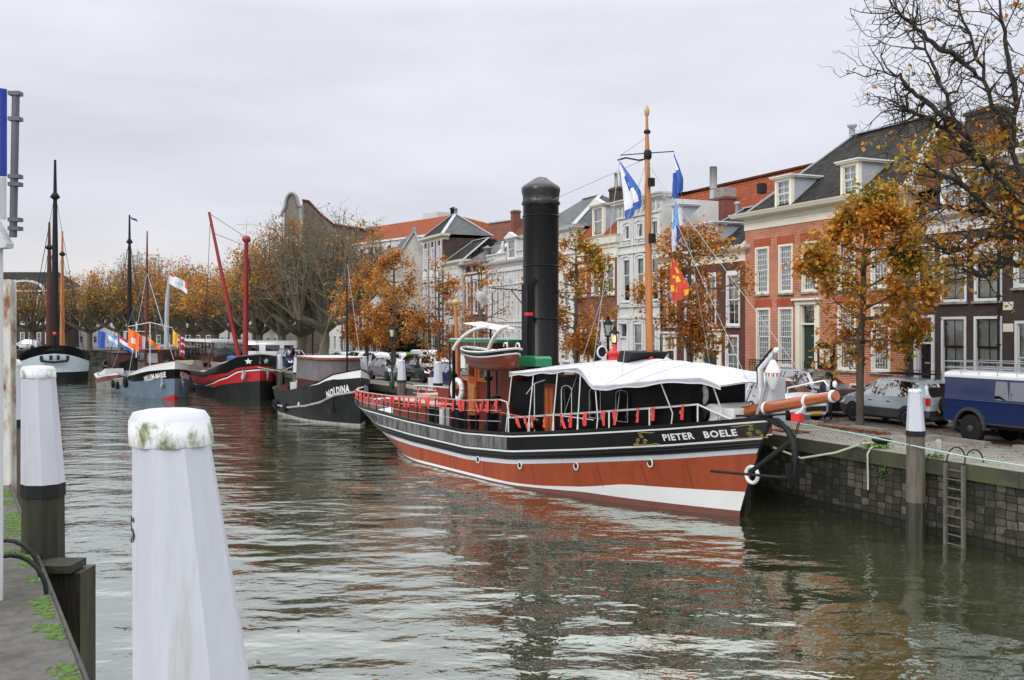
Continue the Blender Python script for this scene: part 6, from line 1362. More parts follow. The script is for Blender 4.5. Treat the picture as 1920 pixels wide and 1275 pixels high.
def leaves(name,C,size,m,parent,rs,droop=.35,star=True):
    """one leaf = a bent kite; C are centres"""
    k=len(C); a=rs.uniform(0,2*math.pi,k); tilt=rs.normal(0,.6,k)-droop; s=size*rs.uniform(.55,1.25,k)
    d=np.stack([np.cos(a)*np.cos(tilt),np.sin(a)*np.cos(tilt),np.sin(tilt)],1); r=np.stack([-np.sin(a),np.cos(a),rs.normal(0,.35,k)],1); r/=np.linalg.norm(r,axis=1)[:,None]
    nrm=np.cross(d,r)
    S_=s[:,None]
    p0=C-d*S_*.5; p1=C+r*S_*.36+nrm*S_*.10+d*S_*.08; p2=C+d*S_*.55; p3=C-r*S_*.36+nrm*S_*.10+d*S_*.08
    V=np.stack([p0,p1,p2,p3],1).reshape(-1,3); F=np.arange(4*k).reshape(-1,4)
    return fastmesh(name,V,F,m,parent)
def grow(base,trunk,att,rs,r_tip=.012,r_trunk=.14,bias=.35,step=.35,jit=.12,pw=.5,twig=0,twl=.5):
    """skeleton: trunk polyline then each attractor joins the nearest node"""
    N_=[np.array(trunk[0],float)]; par=[-1]; plen=[0.]
    for q in trunk[1:]:
        q=np.array(q,float); a=N_[-1]; L_=np.linalg.norm(q-a); n=max(1,int(L_/step))
        for i in range(1,n+1): N_.append(a+(q-a)*i/n+(rs.normal(0,.012,3) if i<n else 0)); par.append(len(N_)-2); plen.append(plen[-1]+L_/n)
    ok0=len(N_)//2
    A=np.array(att); order=np.argsort(np.linalg.norm(A-N_[-1],axis=1)*.5+np.linalg.norm(A-np.array(trunk[-1]),axis=1)*.5)
    P_=np.array(N_+[np.zeros(3)]*(len(A)*40)); n_=len(N_); L=np.zeros(len(P_)); L[:n_]=plen; pr=list(par); tips=[]
    st=max(1,int(n_*.35))
    for i in order:
        p=A[i]; dd=np.linalg.norm(P_[st:n_]-p,axis=1)+bias*L[st:n_]
        low=P_[st:n_,2]>p[2]+.15; dd=dd+low*1.2*(P_[st:n_,2]-p[2])
        j=int(np.argmin(dd))+st; a=P_[j].copy(); D=np.linalg.norm(p-a); n=max(1,int(D/step))
        if n>30: n=30
        mid=(a+p)/2+np.array([0,0,-.08*D]) if p[2]>a[2] else (a+p)/2+np.array([0,0,.14*D]); prev=j
        for k in range(1,n+1):
            t=k/n; q=(1-t)**2*a+2*t*(1-t)*mid+t*t*p
            if k<n: q=q+rs.normal(0,jit*step*.5,3)
            if n_>=len(P_)-1: break
            P_[n_]=q; L[n_]=L[prev]+D/n; pr.append(prev); prev=n_; n_+=1
        tips.append(prev)
    P_=P_[:n_]
    cnt=np.zeros(n_)
    for t in tips:
        cnt[t]+=1
    for i in range(n_-1,0,-1):
        if pr[i]>=0: cnt[pr[i]]+=cnt[i]
    cnt=np.maximum(cnt,1); rad=r_tip*cnt**pw; rad*=1; mx=rad[0]; f=r_trunk/mx; rad=np.where(rad>r_tip*2,r_tip*2+(rad-r_tip*2)*(r_trunk-r_tip*2)/max(mx-r_tip*2,1e-6),rad)
    rad[0]*=1.35; 
    E=[(pr[i],i) for i in range(1,n_)]
    if twig:
        idx=[i for i in range(st,n_) if cnt[i]<=4]; ch=rs.choice(idx,min(twig,len(idx)*3)); V2=[];E2=[];R2=[]
        m=n_
        for c in ch:
            d=P_[c]-P_[pr[c]]; d=d/max(np.linalg.norm(d),1e-6); d=d+rs.normal(0,.6,3); d[2]+=.15; d/=np.linalg.norm(d); q=P_[c]
            prev=c
            for k in range(3):
                q=q+d*twl/3*rs.uniform(.7,1.3); d=d+rs.normal(0,.25,3); V2.append(q); E2.append((prev,m)); R2.append(r_tip*(.7-.15*k)); prev=m; m+=1
        P_=np.vstack([P_,np.array(V2)]); E=E+E2; rad=np.concatenate([rad,R2]); 
    return P_,E,rad,tips,n_
def ell(rs,c,r,n,hollow=.0,pw=.5,low=-1):
    out=[]
    while len(out)<n:
        v=rs.normal(0,1,3); v/=np.linalg.norm(v); q=v*rs.uniform(hollow,1)**pw
        if q[2]<low: continue
        out.append(np.array(c)+q*np.array(r))
    return out
def tree(name,label,x,y,z0,att,trunk,leafC,leafn,leafs,lm,bark,rs,group=None,r_trunk=.14,r_tip=.010,clump=.22,step=.35,twig=0,bias=.35,leafsel=None,pw=.5,twl=.5):
    r=thing(name,label,'tree',(x,y,z0),0,group)
    P_,E,rad,tips,nb=grow(None,trunk,att,rs,r_tip,r_trunk,bias,step,twig=twig,pw=pw,twl=twl)
    tr=edges_mesh('trunk',P_,E,rad,M[bark],r,6)
    if leafn:
        pool=P_[tips]; 
        if len(P_)>nb: pool=np.vstack([pool,P_[nb:][::2]])
        if leafsel is not None: pool=np.array([p for p in pool if leafsel(p)])
        # clumps: uneven weights
        w=rs.gamma(.8,1,len(pool)); w/=w.sum(); ch=rs.choice(len(pool),leafn,p=w); C=pool[ch]+rs.normal(0,clump,(leafn,3))
        leaves('crown',C,leafs,M[lm],r,rs)
    return r
G1='young autumn trees along the quay'
def young(label,x,y,h0,h1,wd,n,leafn,seed,lm='leafB',ls=.15,dens=1,rt=.13,tilt=0):
    rs=np.random.RandomState(seed); z0=2.1
    H_=h1-z0; c=(0,0,(h0+h1)/2-z0); att=[]
    lobes=[(rs.uniform(.05,.9),rs.uniform(0,6.28),rs.uniform(.55,1.05)) for _ in range(13)]
    for _ in range(n):
        if rs.rand()<.5:
            lv_,la_,lr_=lobes[rs.randint(13)]; v=min(max(lv_+rs.normal(0,.055),0),1); z=h0-z0+(h1-h0)*v; prof=math.sin(math.pi*min(1,(v*.86+.12)))**.75; q=wd/2*prof*lr_
            att.append((q*math.cos(la_)+rs.normal(0,.28)+tilt*.9,q*math.sin(la_)+rs.normal(0,.28),z)); continue
        v=rs.uniform(0,1); z=h0-z0+(h1-h0)*v; prof=math.sin(math.pi*min(1,(v*.86+.12)))**.75; rr_=wd/2*prof*rs.uniform(.15,1)**.6*rs.uniform(.8,1.15); a=rs.uniform(0,2*math.pi)
        att.append((rr_*math.cos(a)+tilt*.9,rr_*math.sin(a),z))
    trunk=[(0,0,-.05),(.02,0,1.2),(tilt*.08,.03,h0-z0),(tilt*.3,.0,(h0+h1)/2-z0+.3),(tilt*.5,.05,h1-z0-.8)]
    return tree('street_tree',label,x,y,z0,att,trunk,None,leafn,ls,lm,'bark',rs,G1,r_trunk=rt,clump=.2)
young('fullest orange and green leaved tree in front of the orange red brick house',12.11,34.69,4.3,10.6,5.0,260,10500,11,'leafC',.21,rt=.13,tilt=.55)
young('autumn tree behind the steamer mast in front of the low purple brown house',7.45,41.8,4.5,10.1,4.8,200,5200,12,'leafB',.19,rt=.13)
young('autumn tree just right of the tall black funnel',3.15,49.1,4.4,10.2,4.0,180,6500,13,'leafC',.19,rt=.13)
young('thin half bare autumn tree seen behind the steam left of the funnel',-1.75,57.0,4.6,9.8,3.4,110,900,14,'leafB',.16,rt=.12)
young('sparse orange tree beside the white topped post near the van',-4.57,62.2,3.6,9.9,4.9,180,3300,15,'leafB',.20,rt=.13)
young('orange tree beside the street lamp at the edge of the gable wall',-7.8,65.8,4.4,10.6,4.6,190,4000,16,'leafB',.21,rt=.14)
young('orange tree left of the street lamp, above the small black tug',-10.3,70.5,4.2,10.2,5.4,190,4600,17,'leafB',.22,rt=.14)
# pollarded limes/planes: thick trunk, candelabra limbs, long upright shoots
G2='old pollarded trees on the far quay'
def pollard(label,x,y,H_,wd,seed,leafn,lm='leafD',ls=.24,rt=.42,nl=8,leafside=None,th=3.0,shoots=26,group=G2,lean=0,knuck=1.6):
    rs=np.random.RandomState(seed); z0=2.1; att=[]; 
    r=thing('pollard_tree',label,'tree',(x,y,z0),0,group)
    P_=[np.array((0,0,-.1)),np.array((0,0,th*.5)),np.array((lean,0,th))]; E=[(0,1),(1,2)]; rad=[rt*1.25,rt*.95,rt*1.05]; tipsP=[]
    def add(p,par,r_): P_.append(np.array(p)); E.append((par,len(P_)-1)); rad.append(r_); return len(P_)-1
    for i in range(nl):
        a=2*math.pi*(i+rs.uniform(-.3,.3))/nl; ro=wd/2*rs.uniform(.35,.62); k1=add((lean+ro*.45*math.cos(a),ro*.45*math.sin(a),th+rs.uniform(.2,.7)),2,rt*.55); k2=add((lean+ro*math.cos(a),ro*math.sin(a),th+knuck*rs.uniform(.6,1.2)),k1,rt*.5)
        for s in range(rs.randint(int(shoots*.6),shoots)//3+1):
            b=a+rs.normal(0,.7); out=rs.uniform(.0,.55)*wd/2; top=H_-z0-rs.uniform(0,1)**2*3.0; R_=ro+out
            top-= (R_/(wd/2))**2*2.2
            q0=P_[k2]; q3=np.array((lean+R_*math.cos(b),R_*math.sin(b),max(top,th+2.2))); prev=k2; n=7
            bow=np.array((math.cos(b),math.sin(b),0))*out*.6
            for k in range(1,n+1):
                t=k/n; q=q0+(q3-q0)*t+bow*math.sin(math.pi*t)*.7+rs.normal(0,.05,3); 
                prev=add(q,prev,max(.11*(1-t)**.8*rt/.42,.016)); 
                if k>1:
                    for _ in range(3):
                        d=rs.normal(0,1,3); d[2]=abs(d[2])*.9; d/=np.linalg.norm(d); e=q+d*rs.uniform(.5,1.2); j=add(e,prev,.012); tipsP.append(e)
                        if rs.rand()<.7: e2=e+d*.5+rs.normal(0,.25,3); add(e2,j,.009); tipsP.append(e2)
        # inner shoots
    for s in range(shoots//2):
        a=rs.uniform(0,6.28); q3=np.array((lean+math.cos(a)*wd*.16,math.sin(a)*wd*.16,H_-z0-rs.uniform(0,1.5))); prev=2; q0=P_[2]
        for k in range(1,8):
            t=k/7; q=q0+(q3-q0)*t+np.array((math.cos(a),math.sin(a),0))*math.sin(math.pi*t)*.5+rs.normal(0,.05,3); prev=add(q,prev,max(.13*(1-t)**.8,.016))
            if k>2:
                for _ in range(3):
                    d=rs.normal(0,1,3); d[2]=abs(d[2]); d/=np.linalg.norm(d); e=q+d*rs.uniform(.4,1.0); add(e,prev,.012); tipsP.append(e)
    edges_mesh('trunk',P_,E,np.array(rad),M['barkg'],r,6)
    T=np.array(tipsP)
    if leafn:
        wgt=rs.gamma(.4,1,len(T)); leafn=int(leafn*.7)
        if leafside is not None: wgt=wgt*np.array([leafside(p) for p in T])
        wgt/=wgt.sum(); C=T[rs.choice(len(T),leafn,p=wgt)]+rs.normal(0,.3,(leafn,3)); leaves('crown',C,ls,M[lm],r,rs)
    return r
def pp(pxx,d): return (pxx-960)/1867*d,d
x,y=pp(608,80); pollard('large nearly bare pollarded tree with mossy upright limbs and thin top twigs',x,y,15.2,10.5,21,1900,nl=7,rt=.40,th=3.3,shoots=36,leafside=lambda p:.15+max(0,p[0])*.35*(1 if p[2]>6 else .3),ls=.24,knuck=1.3)
x,y=pp(566,86); pollard('pollarded tree with orange leaves on its left, left of the nearly bare one',x,y,14.6,9,22,6500,'leafB',.26,.42,leafside=lambda p:1 if p[0]<.5 else .15)
x,y=pp(528,93); pollard('pollarded tree with dense golden leaves standing in front of the white camper',x,y,13.6,9.5,23,7500,'leafC',.28,.38)
x,y=pp(486,102); pollard('pollarded orange tree behind the red masts on their right',x,y,12.4,9,24,7000,'leafD',.30,.38)
x,y=pp(445,111); pollard('rusty orange pollarded tree directly behind the red masts',x,y,12.0,10,25,7000,'leafB',.31,.38)
x,y=pp(405,121); pollard('rusty orange pollarded tree left of the leaning red mast',x,y,12.6,10,26,6500,'leafC',.33,.38)
x,y=pp(362,133); pollard('reddish pollarded tree behind the white flag pole',x,y,12.8,11,27,6500,'leafD',.35,.38)
x,y=pp(312,146); pollard('tall orange tree behind the brown masts and orange flag',x,y,15.6,12,28,6500,'leafB',.36,.4)
x,y=pp(272,152); pollard('tallest far tree with bare grey top twigs',x,y,17.2,10,29,5200,'leafC',.36,.4,leafside=lambda p:1 if p[2]<9.5 else .1)
x,y=pp(226,157); pollard('dense brown and olive tree behind the black masts',x,y,15.0,11,30,5600,'leafC',.38,.4)
x,y=pp(168,163); pollard('dark half bare far tree standing right of the tall masts',x,y,14.6,12,31,2600,'leafC',.36,.4)
x,y=pp(122,166); pollard('brown far tree between the orange mast and the grey building',x,y,11.8,9,32,3300,'leafC',.36,.36)
x,y=pp(62,166); pollard('orange brown tree in front of the far dark building at left',x,y,13.4,11,33,3400,'leafC',.36,.38)
x,y=pp(476,150)
rs=np.random.RandomState(40); att=ell(rs,(0,0,9.5),(3.0,3.0,6),120); tree('poplar_tree','pale olive poplar tops rising behind the orange trees',x,y,2.1,att,[(0,0,0),(0,0,5),(0,0,12)],None,5000,.35,'leafO','bark',rs,r_trunk=.3,clump=.6,step=.8)
# evergreen and hedge
x,y=pp(752,98); rs=np.random.RandomState(41)
att=ell(rs,(0,0,3.4),(2.6,1.6,2.6),120); tree('evergreen_tree','dark evergreen shrub tree behind the parked vans',x,y,2.1,att,[(0,0,0),(0,0,1),(0,0,4)],None,7000,.22,'leafG','bark',rs,r_trunk=.15,clump=.45)
x,y=pp(722,99); att=ell(rs,(0,0,3.4),(1.6,1.3,2.6),80); tree('evergreen_tree','narrow dark evergreen behind the street lamp',x,y,2.1,att,[(0,0,0),(0,0,1),(0,0,4)],None,4000,.22,'leafG','bark',rs,r_trunk=.12,clump=.4)
x,y=pp(768,93); r=thing('hedge','clipped dark green hedge behind the white van','hedge',(x,y,2.1))
C=np.stack([rs.uniform(-2.0,1.6,9000),rs.uniform(-.4,.4,9000),rs.uniform(0,1.75,9000)],1); k=rs.rand(9000)<.7; C[k,1]=-.4+rs.normal(0,.03,k.sum()); leaves('crown',C,.12,M['leafG'],r,rs)
b=MB(); b.box(-1.95,1.55,-.36,.36,0,1.7,M['leafG']); b.build('branches',r)
# big old tree at the right edge, mostly outside the frame
rs=np.random.RandomState(52)
bx,by=Q(-7.0,4.45); att=[]
def R3(pxx,pyy,d): return ((pxx-960)/1867*d-bx,d-by,5.5-(pyy-617)/1867*d-2.1)
sk=[((1985,560),(1960,420),(1900,290),(1845,150),(1800,20),(1790,-60)),((1960,420),(1870,330),(1800,245),(1745,110),(1700,15)),((1900,290),(1905,150),(1880,40),(1865,-60)),((1870,330),(1780,250),(1720,215),(1675,190)),((1985,560),(1920,440),(1860,400),(1790,395),(1740,380)),((1920,440),(1850,450),(1800,470),(1760,480)),((1800,245),(1740,190),(1690,150),(1665,130)),((1845,150),(1770,90),(1710,45),(1680,20)),((1960,420),(1950,250),(1945,100),(1950,-50)),((1860,400),(1800,340),(1750,320),(1722,300)),((1940,520),(1880,490),(1840,520),(1800,500)),((1985,560),(2050,420),(2120,250),(2150,80)),((1985,560),(2080,480),(2190,420),(2260,350)),((1985,560),(2010,400),(2040,200),(2030,0))]
Pn=[np.array((0,0,-.1)),np.array((0,0,1.5)),np.array(R3(1985,560,by))]; En=[(0,1),(1,2)]; Rn=[.30,.24,.20]; tp=[]
nodes={ (1985,560):2}
for ci,ch in enumerate(sk):
    prev=nodes.get(ch[0],None); 
    if prev is None: prev=min(range(2,len(Pn)),key=lambda i:np.linalg.norm(Pn[i]-np.array(R3(*ch[0],by))))
    dd=rs.uniform(-.5,.5); L_=len(ch)
    for k in range(1,L_):
        d0=by+dd*(k/(L_-1))*3; q=np.array(R3(*ch[k],d0)); a=Pn[prev]; n=6
        r0=Rn[prev]*.93; r1=max(.10*(1-k/(L_-1))**.9+.010,.012); r0=min(r0,.115)
        for j in range(1,n+1):
            t=j/n; Pn.append(a+(q-a)*t+rs.normal(0,.035,3)); Rn.append(r0+(r1-r0)*t); En.append((prev,len(Pn)-1)); prev=len(Pn)-1
            if rs.rand()<.5: tp.append(prev)
        nodes[ch[k]]=prev
# side branches and twigs
lv=[(i,1.35,.022) for i in tp for _ in range(2)]
tips=[]
for gen in range(3):
    nx_=[]
    for (i,L_,rr_) in lv:
        p=[e for e in En if e[1]==i] if gen==0 else None
        d=rs.normal(0,1,3)+np.array((-.55,0,.25)); d[1]*=.8; d/=np.linalg.norm(d); q=Pn[i].copy(); prev=i; L2=L_*rs.uniform(.5,1.2)
        for k in range(4):
            q=q+d*L2/4; d=d+rs.normal(0,.34,3)+np.array((0,0,.08)); d/=np.linalg.norm(d); Pn.append(q.copy()); Rn.append(max(rr_*(1-.2*k),.0045)); En.append((prev,len(Pn)-1)); prev=len(Pn)-1
            if gen<2 and rs.rand()<(.8 if gen==0 else .5): nx_.append((prev,L_*.55,rr_*.5))
        tips.append(prev)
    lv=nx_
Pn=np.array(Pn)
r=thing('old_tree','big old tree reaching in from the right edge, bare above with orange leaves below','tree',(bx,by,2.1))
edges_mesh('trunk',Pn,En,np.array(Rn),M['darkbark'],r,5)
T=Pn[tips]; pxs=960+1867*(T[:,0]+bx)/(T[:,1]+by); pys=617-1867*(T[:,2]+2.1-5.5)/(T[:,1]+by)
w=rs.gamma(.28,1,len(T))*np.where((pys>240)&(pys<540),1.0,.06)*np.where(pxs<1700,.25,1)
w/=w.sum(); C=T[rs.choice(len(T),5600,p=w)]+rs.normal(0,.17,(5600,3)); C=C[:4600]; leaves('crown',C,.17,M['leafC'],r,rs)
# ================= posts, quay furniture
M['navycar']=P('dark blue car paint',(.008,.018,.070),.25,var=.05,coat=.5); M['silver']=P('pale silver blue car paint',(.36,.43,.48),.25,metal=.4,var=.03,coat=.6); M['whitecar']=P('white car paint',(.60,.62,.65),.2,var=.03,coat=.7)
M['greycar']=P('grey car paint',(.17,.18,.20),.25,metal=.4,var=.03,coat=.6); M['blackcar']=P('black car paint',(.012,.013,.016),.18,var=.05,coat=.8); M['clad']=P('dark grey cladding',(.035,.038,.043),.5)
M['taill']=P('red lamp glass',(.5,.01,.01),.15); M['lgreen']=P('bright green decal',(.12,.5,.03),.4)
def octa(b,c,z0,z1,r0,r1,m,lean0=(0,0),lean1=(0,0),n=8,rot=.39):
    v=[]
    for z,r,l in ((z0,r0,lean0),(z1,r1,lean1)):
        for j in range(n): t=2*math.pi*j/n+rot; v.append((c[0]+l[0]+r*math.cos(t),c[1]+l[1]+r*math.sin(t),z))
    b.add(v,[(j,(j+1)%n,n+(j+1)%n,n+j) for j in range(n)]+[list(range(n,2*n))],m)
M['mosswood']=P('dark mossy timber',(.018,.016,.012),.85,var=.4,vs=3,stretch=(3,3,.4),bump=.7,bs=9,dirt=(.022,.028,.008),ds=1.5,dlo=.45,dhi=.6)
M['rustst']=P('dark weathered steel',(.10,.095,.08),.7,var=.3,vs=6,dirt=(.04,.04,.02),ds=2)
def mpost(label,x,y,zt,zw,rt,rb,rp,lean=0.0,zb=-1.0,group=None,name='mooring_post',cap=.1,pm='wood',rot=.39):
    r=thing(name,label,'mooring post',(x,y,0),0,group); L=lambda z:(-lean*(z-zw),0)
    b=MB(); octa(b,(0,0),zw,zt-cap,rb,rt,M['whitew'],L(zw),L(zt-cap),rot=rot); b.build('white_head',r)
    b=MB(); n=8; pr=[(rt*1.0,zt-cap),(rt*1.035,zt-cap+.006),(rt*1.03,zt-cap*.6),(rt*1.0,zt-cap*.3),(rt*.88,zt-cap*.09),(rt*.6,zt-.006),(.01,zt+.0)]
    M['mosscap']=M.get('mosscap') or P('mossy white cap',(.72,.74,.77),.6,var=.06,bump=.3,bs=10,dirt=(.15,.17,.05),ds=5.5,dlo=.50,dhi=.62,stretch=(1,1,.6))
    rows=[[(L(z)[0]+q*math.cos(2*math.pi*j/24+.39)*(1-.035*abs(math.sin(4*(2*math.pi*j/24)))),q*math.sin(2*math.pi*j/24+.39)*(1-.035*abs(math.sin(4*(2*math.pi*j/24)))),z) for j in range(24)] for q,z in pr]
    b.grid(rows[:4],M['mosscap'],close=True); b.grid(rows[3:],M['whitew'],close=True); b.build('cap',r)
    b=MB(); octa(b,(0,0),zw-.14,zw,rb*1.02,rb*1.01,M['blackm']); b.build('black_band',r)
    b=MB(); octa(b,(0,0),zb,1.0,rp,lerp(rp,rb*.96,.6),M['wetwood']); octa(b,(0,0),1.0,zw-.14,lerp(rp,rb*.96,.6),rb*.96,M[pm]); b.build('pile',r); return r
mpost('white topped mooring post beside the ladder in front of the blue off-roader',10.5,25.9,3.95,2.86,.165,.235,.25,.02)
for lab,x,y,zt_ in (('white headed mooring post beside the wheelhouse life ring',-3.95,53.1,3.77),('white headed mooring post between the dark car and the van',-6.35,57.3,3.72),('white headed mooring post right of the mauve cabin',-9.25,62.2,3.80),('white headed mooring post left of the mauve cabin',-15.95,73.7,3.45),('white headed mooring post beside the red barge bow',-18.2,78,3.5)):
    mpost(lab,x,y,zt_,zt_-1.15,.19,.27,.27,group='white headed mooring posts along the far quay')
p1=mpost('nearest big white octagonal mooring post with a mossy cap in the foreground',-1.375,4.55,5.14,2.9,.178,.345,.35,.086,cap=.17,rot=.63)
v,f=textmesh('5',.16,.004); b=MB(); vv=[]
for x_,y_,_ in v: a=R(-146)+x_*4.2; rr_=.187+.0; z=4.55+y_; rr_=.178+(5.14-.17-z)*.0745+.002; vv.append((-.086*(z-2.9)+rr_*math.cos(a),rr_*math.sin(a),z))
b.add(vv,f,M['blackm']); b.build('number',p1)
mpost('second white mooring post with mossy cap standing behind the nearest one at left',-5.18,11.0,5.10,3.80,.175,.225,.27,.045,cap=.14,zb=-1,pm='mosswood')
b=MB(); b.box(-4.98,-4.60,10.6,11.0,-1,2.9,M['wetwood']); b.box(-5.25,-4.66,10.5,10.9,2.92,3.0,M['mosswood']); b.lathe([(.09,-.06),(.09,.0),(.04,.03)],(-4.72,10.58,1.9),M['blackm'],8,ax='y'); tag(b.build('fender_timber'),'dark wet fender timber with a bolt against the left quay below the second post','fender')
mpost('third white mooring post half hidden behind the rusty steel beam',-8.35,16.6,5.0,4.0,.17,.21,.24,.03,cap=.12)
# rusty beam, pale pole, sign
M['rusty']=P('white paint over rust',(.50,.50,.46),.7,var=.15,vs=6,dirt=(.18,.06,.02),ds=2.2,dlo=.46,dhi=.62,stretch=(1.5,1.5,.6))
b=MB(); x0=-7.98; b.box(x0,x0+.115,15.6,15.62,2.2,6.28,M['rusty']); b.box(x0+.05,x0+.065,15.62,15.78,2.2,6.28,M['rusty']); b.box(x0,x0+.115,15.78,15.8,2.2,6.28,M['rusty']); tag(b.build('steel_beam'),'rusty white painted steel beam standing at the left quay edge','beam')
r=thing('sign_post','pale post at the left edge carrying blue and grey plates on a dark pole','sign',(-4.66,9,3.05))
b=MB(); b.tube([(0,0,0),(.0,0,3.2)],.055,M['lgrey'],10); b.build('post',r)
M['poled']=P('dark grey steel pole',(.075,.085,.10),.5)
b=MB(); b.tube([(.15,0,3.28),(.175,0,4.58)],.033,M['poled'],10); b.build('pole',r)
for z in (3.34,3.42,3.74,3.81,4.33,4.56): b=MB(); b.box(.12,.222,-.042,.042,z,z+.035,M['poled']); b.build('clamp',r)
bluep=P('blue enamel',(.006,.03,.28),.3)
c_,s_=math.cos(R(38)),math.sin(R(38))
def plate(name,z0,z1,x1,w,th,m,mf):
    b=MB(); p=[(x1,0),(x1-w*c_,-w*s_),(x1-w*c_-th*s_,-w*s_+th*c_),(x1-th*s_,th*c_)]
    b.prism([(a,q,z0) for a,q in p],(0,0,z1-z0),m); b.build(name,r)
    b=MB(); b.add([(x1-.06*c_+.004*s_,-.06*s_-.004*c_,z0+.06),(x1-w*c_+.004*s_,-w*s_-.004*c_,z0+.06),(x1-w*c_+.004*s_,-w*s_-.004*c_,z1-.06),(x1-.06*c_+.004*s_,-.06*s_-.004*c_,z1-.06)],[(0,1,2,3)],mf); b.build(name+'_face',r)
plate('blue_plate',3.83,4.62,.095,.5,.03,bluep,M['white']); plate('grey_plate',3.44,3.82,.09,.5,.02,M['lgrey'],M['white'])
b=MB(); b.prism([(-.15,-.1,3.42),(.02,-.1,3.43),(.14,-.1,3.22),(.13,-.1,3.18),(-.15,-.1,3.16)],(0,.14,0),M['lgrey']); b.build('bracket_box',r)
# hoops on left quay
for i,(y,o) in enumerate(((9.85,.25),(9.2,.22))):
    x=edgex(y); b=MB(); pts=[(x-.75,y+.05,ZL+.02),(x-.6,y+.02,ZL+.36),(x-.35,y,ZL+.42),(x-.12,y,ZL+.28),(x-.05,y,ZL-.1)]; 
    q=[]
    for k in range(13):
        t=math.pi*k/12; q.append((x-.38+.33*-math.cos(t),y,ZL+.36*math.sin(t)))
    b.tube(q,.022,M['blackm'],7); tag(b.build('ladder_hoop'),('far' if i==0 else 'near')+' black iron ladder hoop on the mossy left quay','hoop','iron ladder hoops on the left quay')
# right quay furniture
b=MB(); b.lathe([(.16,2.1),(.15,2.25),(.27,2.3),(.28,2.35),(.2,2.39),(.02,2.4)],(10.55,28.4,0),M['blackm'],18); tag(b.build('bollard'),'low black mushroom bollard on the mossy coping behind the anchor','bollard')
b=MB(); b.lathe([(.11,2.1),(.10,2.5),(.07,2.58),(.02,2.6)],(11.25,26.25,0),M['stone'],8); tag(b.build('stone_bollard'),'small grey stone bollard just right of the white topped post','bollard')
rs=np.random.RandomState(9); r=thing('weed_tuft','green weeds growing round the mushroom bollard','weed',(10.35,28.3,2.1)); leaves('leaves',np.stack([rs.normal(0,.16,260),rs.normal(0,.2,260),rs.uniform(.0,.14,260)],1),.09,P('fresh green weed',(.07,.17,.02),.8),r,rs,droop=-.8)
r=thing('weed_tuft','small weeds at the foot of the grey stone bollard','weed',(11.1,26.1,2.1)); leaves('leaves',np.stack([rs.normal(0,.12,120),rs.normal(0,.12,120),rs.uniform(.0,.1,120)],1),.08,P('fresh green weed',(.07,.15,.02),.8),r,rs,droop=-.8)
r=thing('weed_tuft','leafy weed sprouting from the quay wall face below the coping','weed',(wallx(27.6)-.03,27.6,1.55)); leaves('leaves',np.stack([rs.normal(0,.1,90)-.04,rs.normal(0,.16,90),rs.normal(0,.1,90)],1),.08,P('dark green weed',(.05,.11,.02),.8),r,rs)
wd=(-.398,.917)
r=thing('ladder','steel ladder fixed to the quay wall right of the mooring post','ladder',(wallx(25.25)-.1,25.25,0),math.atan2(.917,-.398))
for xx in (-.28,.28): b=MB(); b.box(xx-.04,xx+.04,-.03,.06,-.6,2.06,M['rustst']); b.build('rail',r)
for i in range(9): b=MB(); z=.02+i*.235; b.box(-.24,.24,-.0,.03,z,z+.03,M['rustst']); b.build('rung',r)
for xx in (-.28,.28):
    b=MB(); b.tube([(xx,-.02-.36*(1-math.cos(math.pi*k/10))*.9,2.1+.36*math.sin(math.pi*k/10)) for k in range(11)],.018,M['blackm'],6); b.build('hoop',r)
b=MB(); octa(b,(7.75,32.9),-1,2.35,.24,.2,M['wetwood']); octa(b,(7.75,32.9),2.35,2.5,.2,.14,M['wood']); tag(b.build('timber_pile'),'dark wet timber pile against the quay behind the steamer bow','pile')
for lab,pts,rad,m in (('pale green mooring line stretched from the bow along the quay to the right',[H.W(13.0,.2,2.95),(9.4,27.6,2.62),(11.1,24.3,2.38),(14.0,19.2,2.2)],.022,'grope'),
    ('thick pale rope from the steamer bow to the mushroom bollard',[H.W(12.6,.5,2.1),(8.4,28.9,1.75),(9.3,28.6,1.95),(10.0,28.45,2.22),(10.6,28.35,2.27)],.032,'rope'),
    ('frayed rope end hanging down the quay wall below the bollard',[(10.6,28.3,2.2),(10.15,28.1,2.16),(9.98,27.95,2.0),(9.98,27.9,1.0)],.026,'rope'),
    ('thin dark mooring line from the small black tug to the quay',[(-8.3,56.2,3.2),(-6.6,56.0,2.6),(-4.2,53.4,2.3)],.025,'blackm'),
    ('pale line from the red barge to the post left of the mauve cabin',[(-19.3,75.6,2.6),(-17.4,75.2,2.3),(-15.9,73.7,2.9)],.03,'rope')):
    p=[Vector(q) for q in pts]; q=[]
    for i in range(len(p)-1):
        for k in range(6): q.append(p[i].lerp(p[i+1],k/6))
    q.append(p[-1]); b=MB(); b.tube(q,rad,M[m],6); tag(b.build('mooring_line'),lab,'rope')
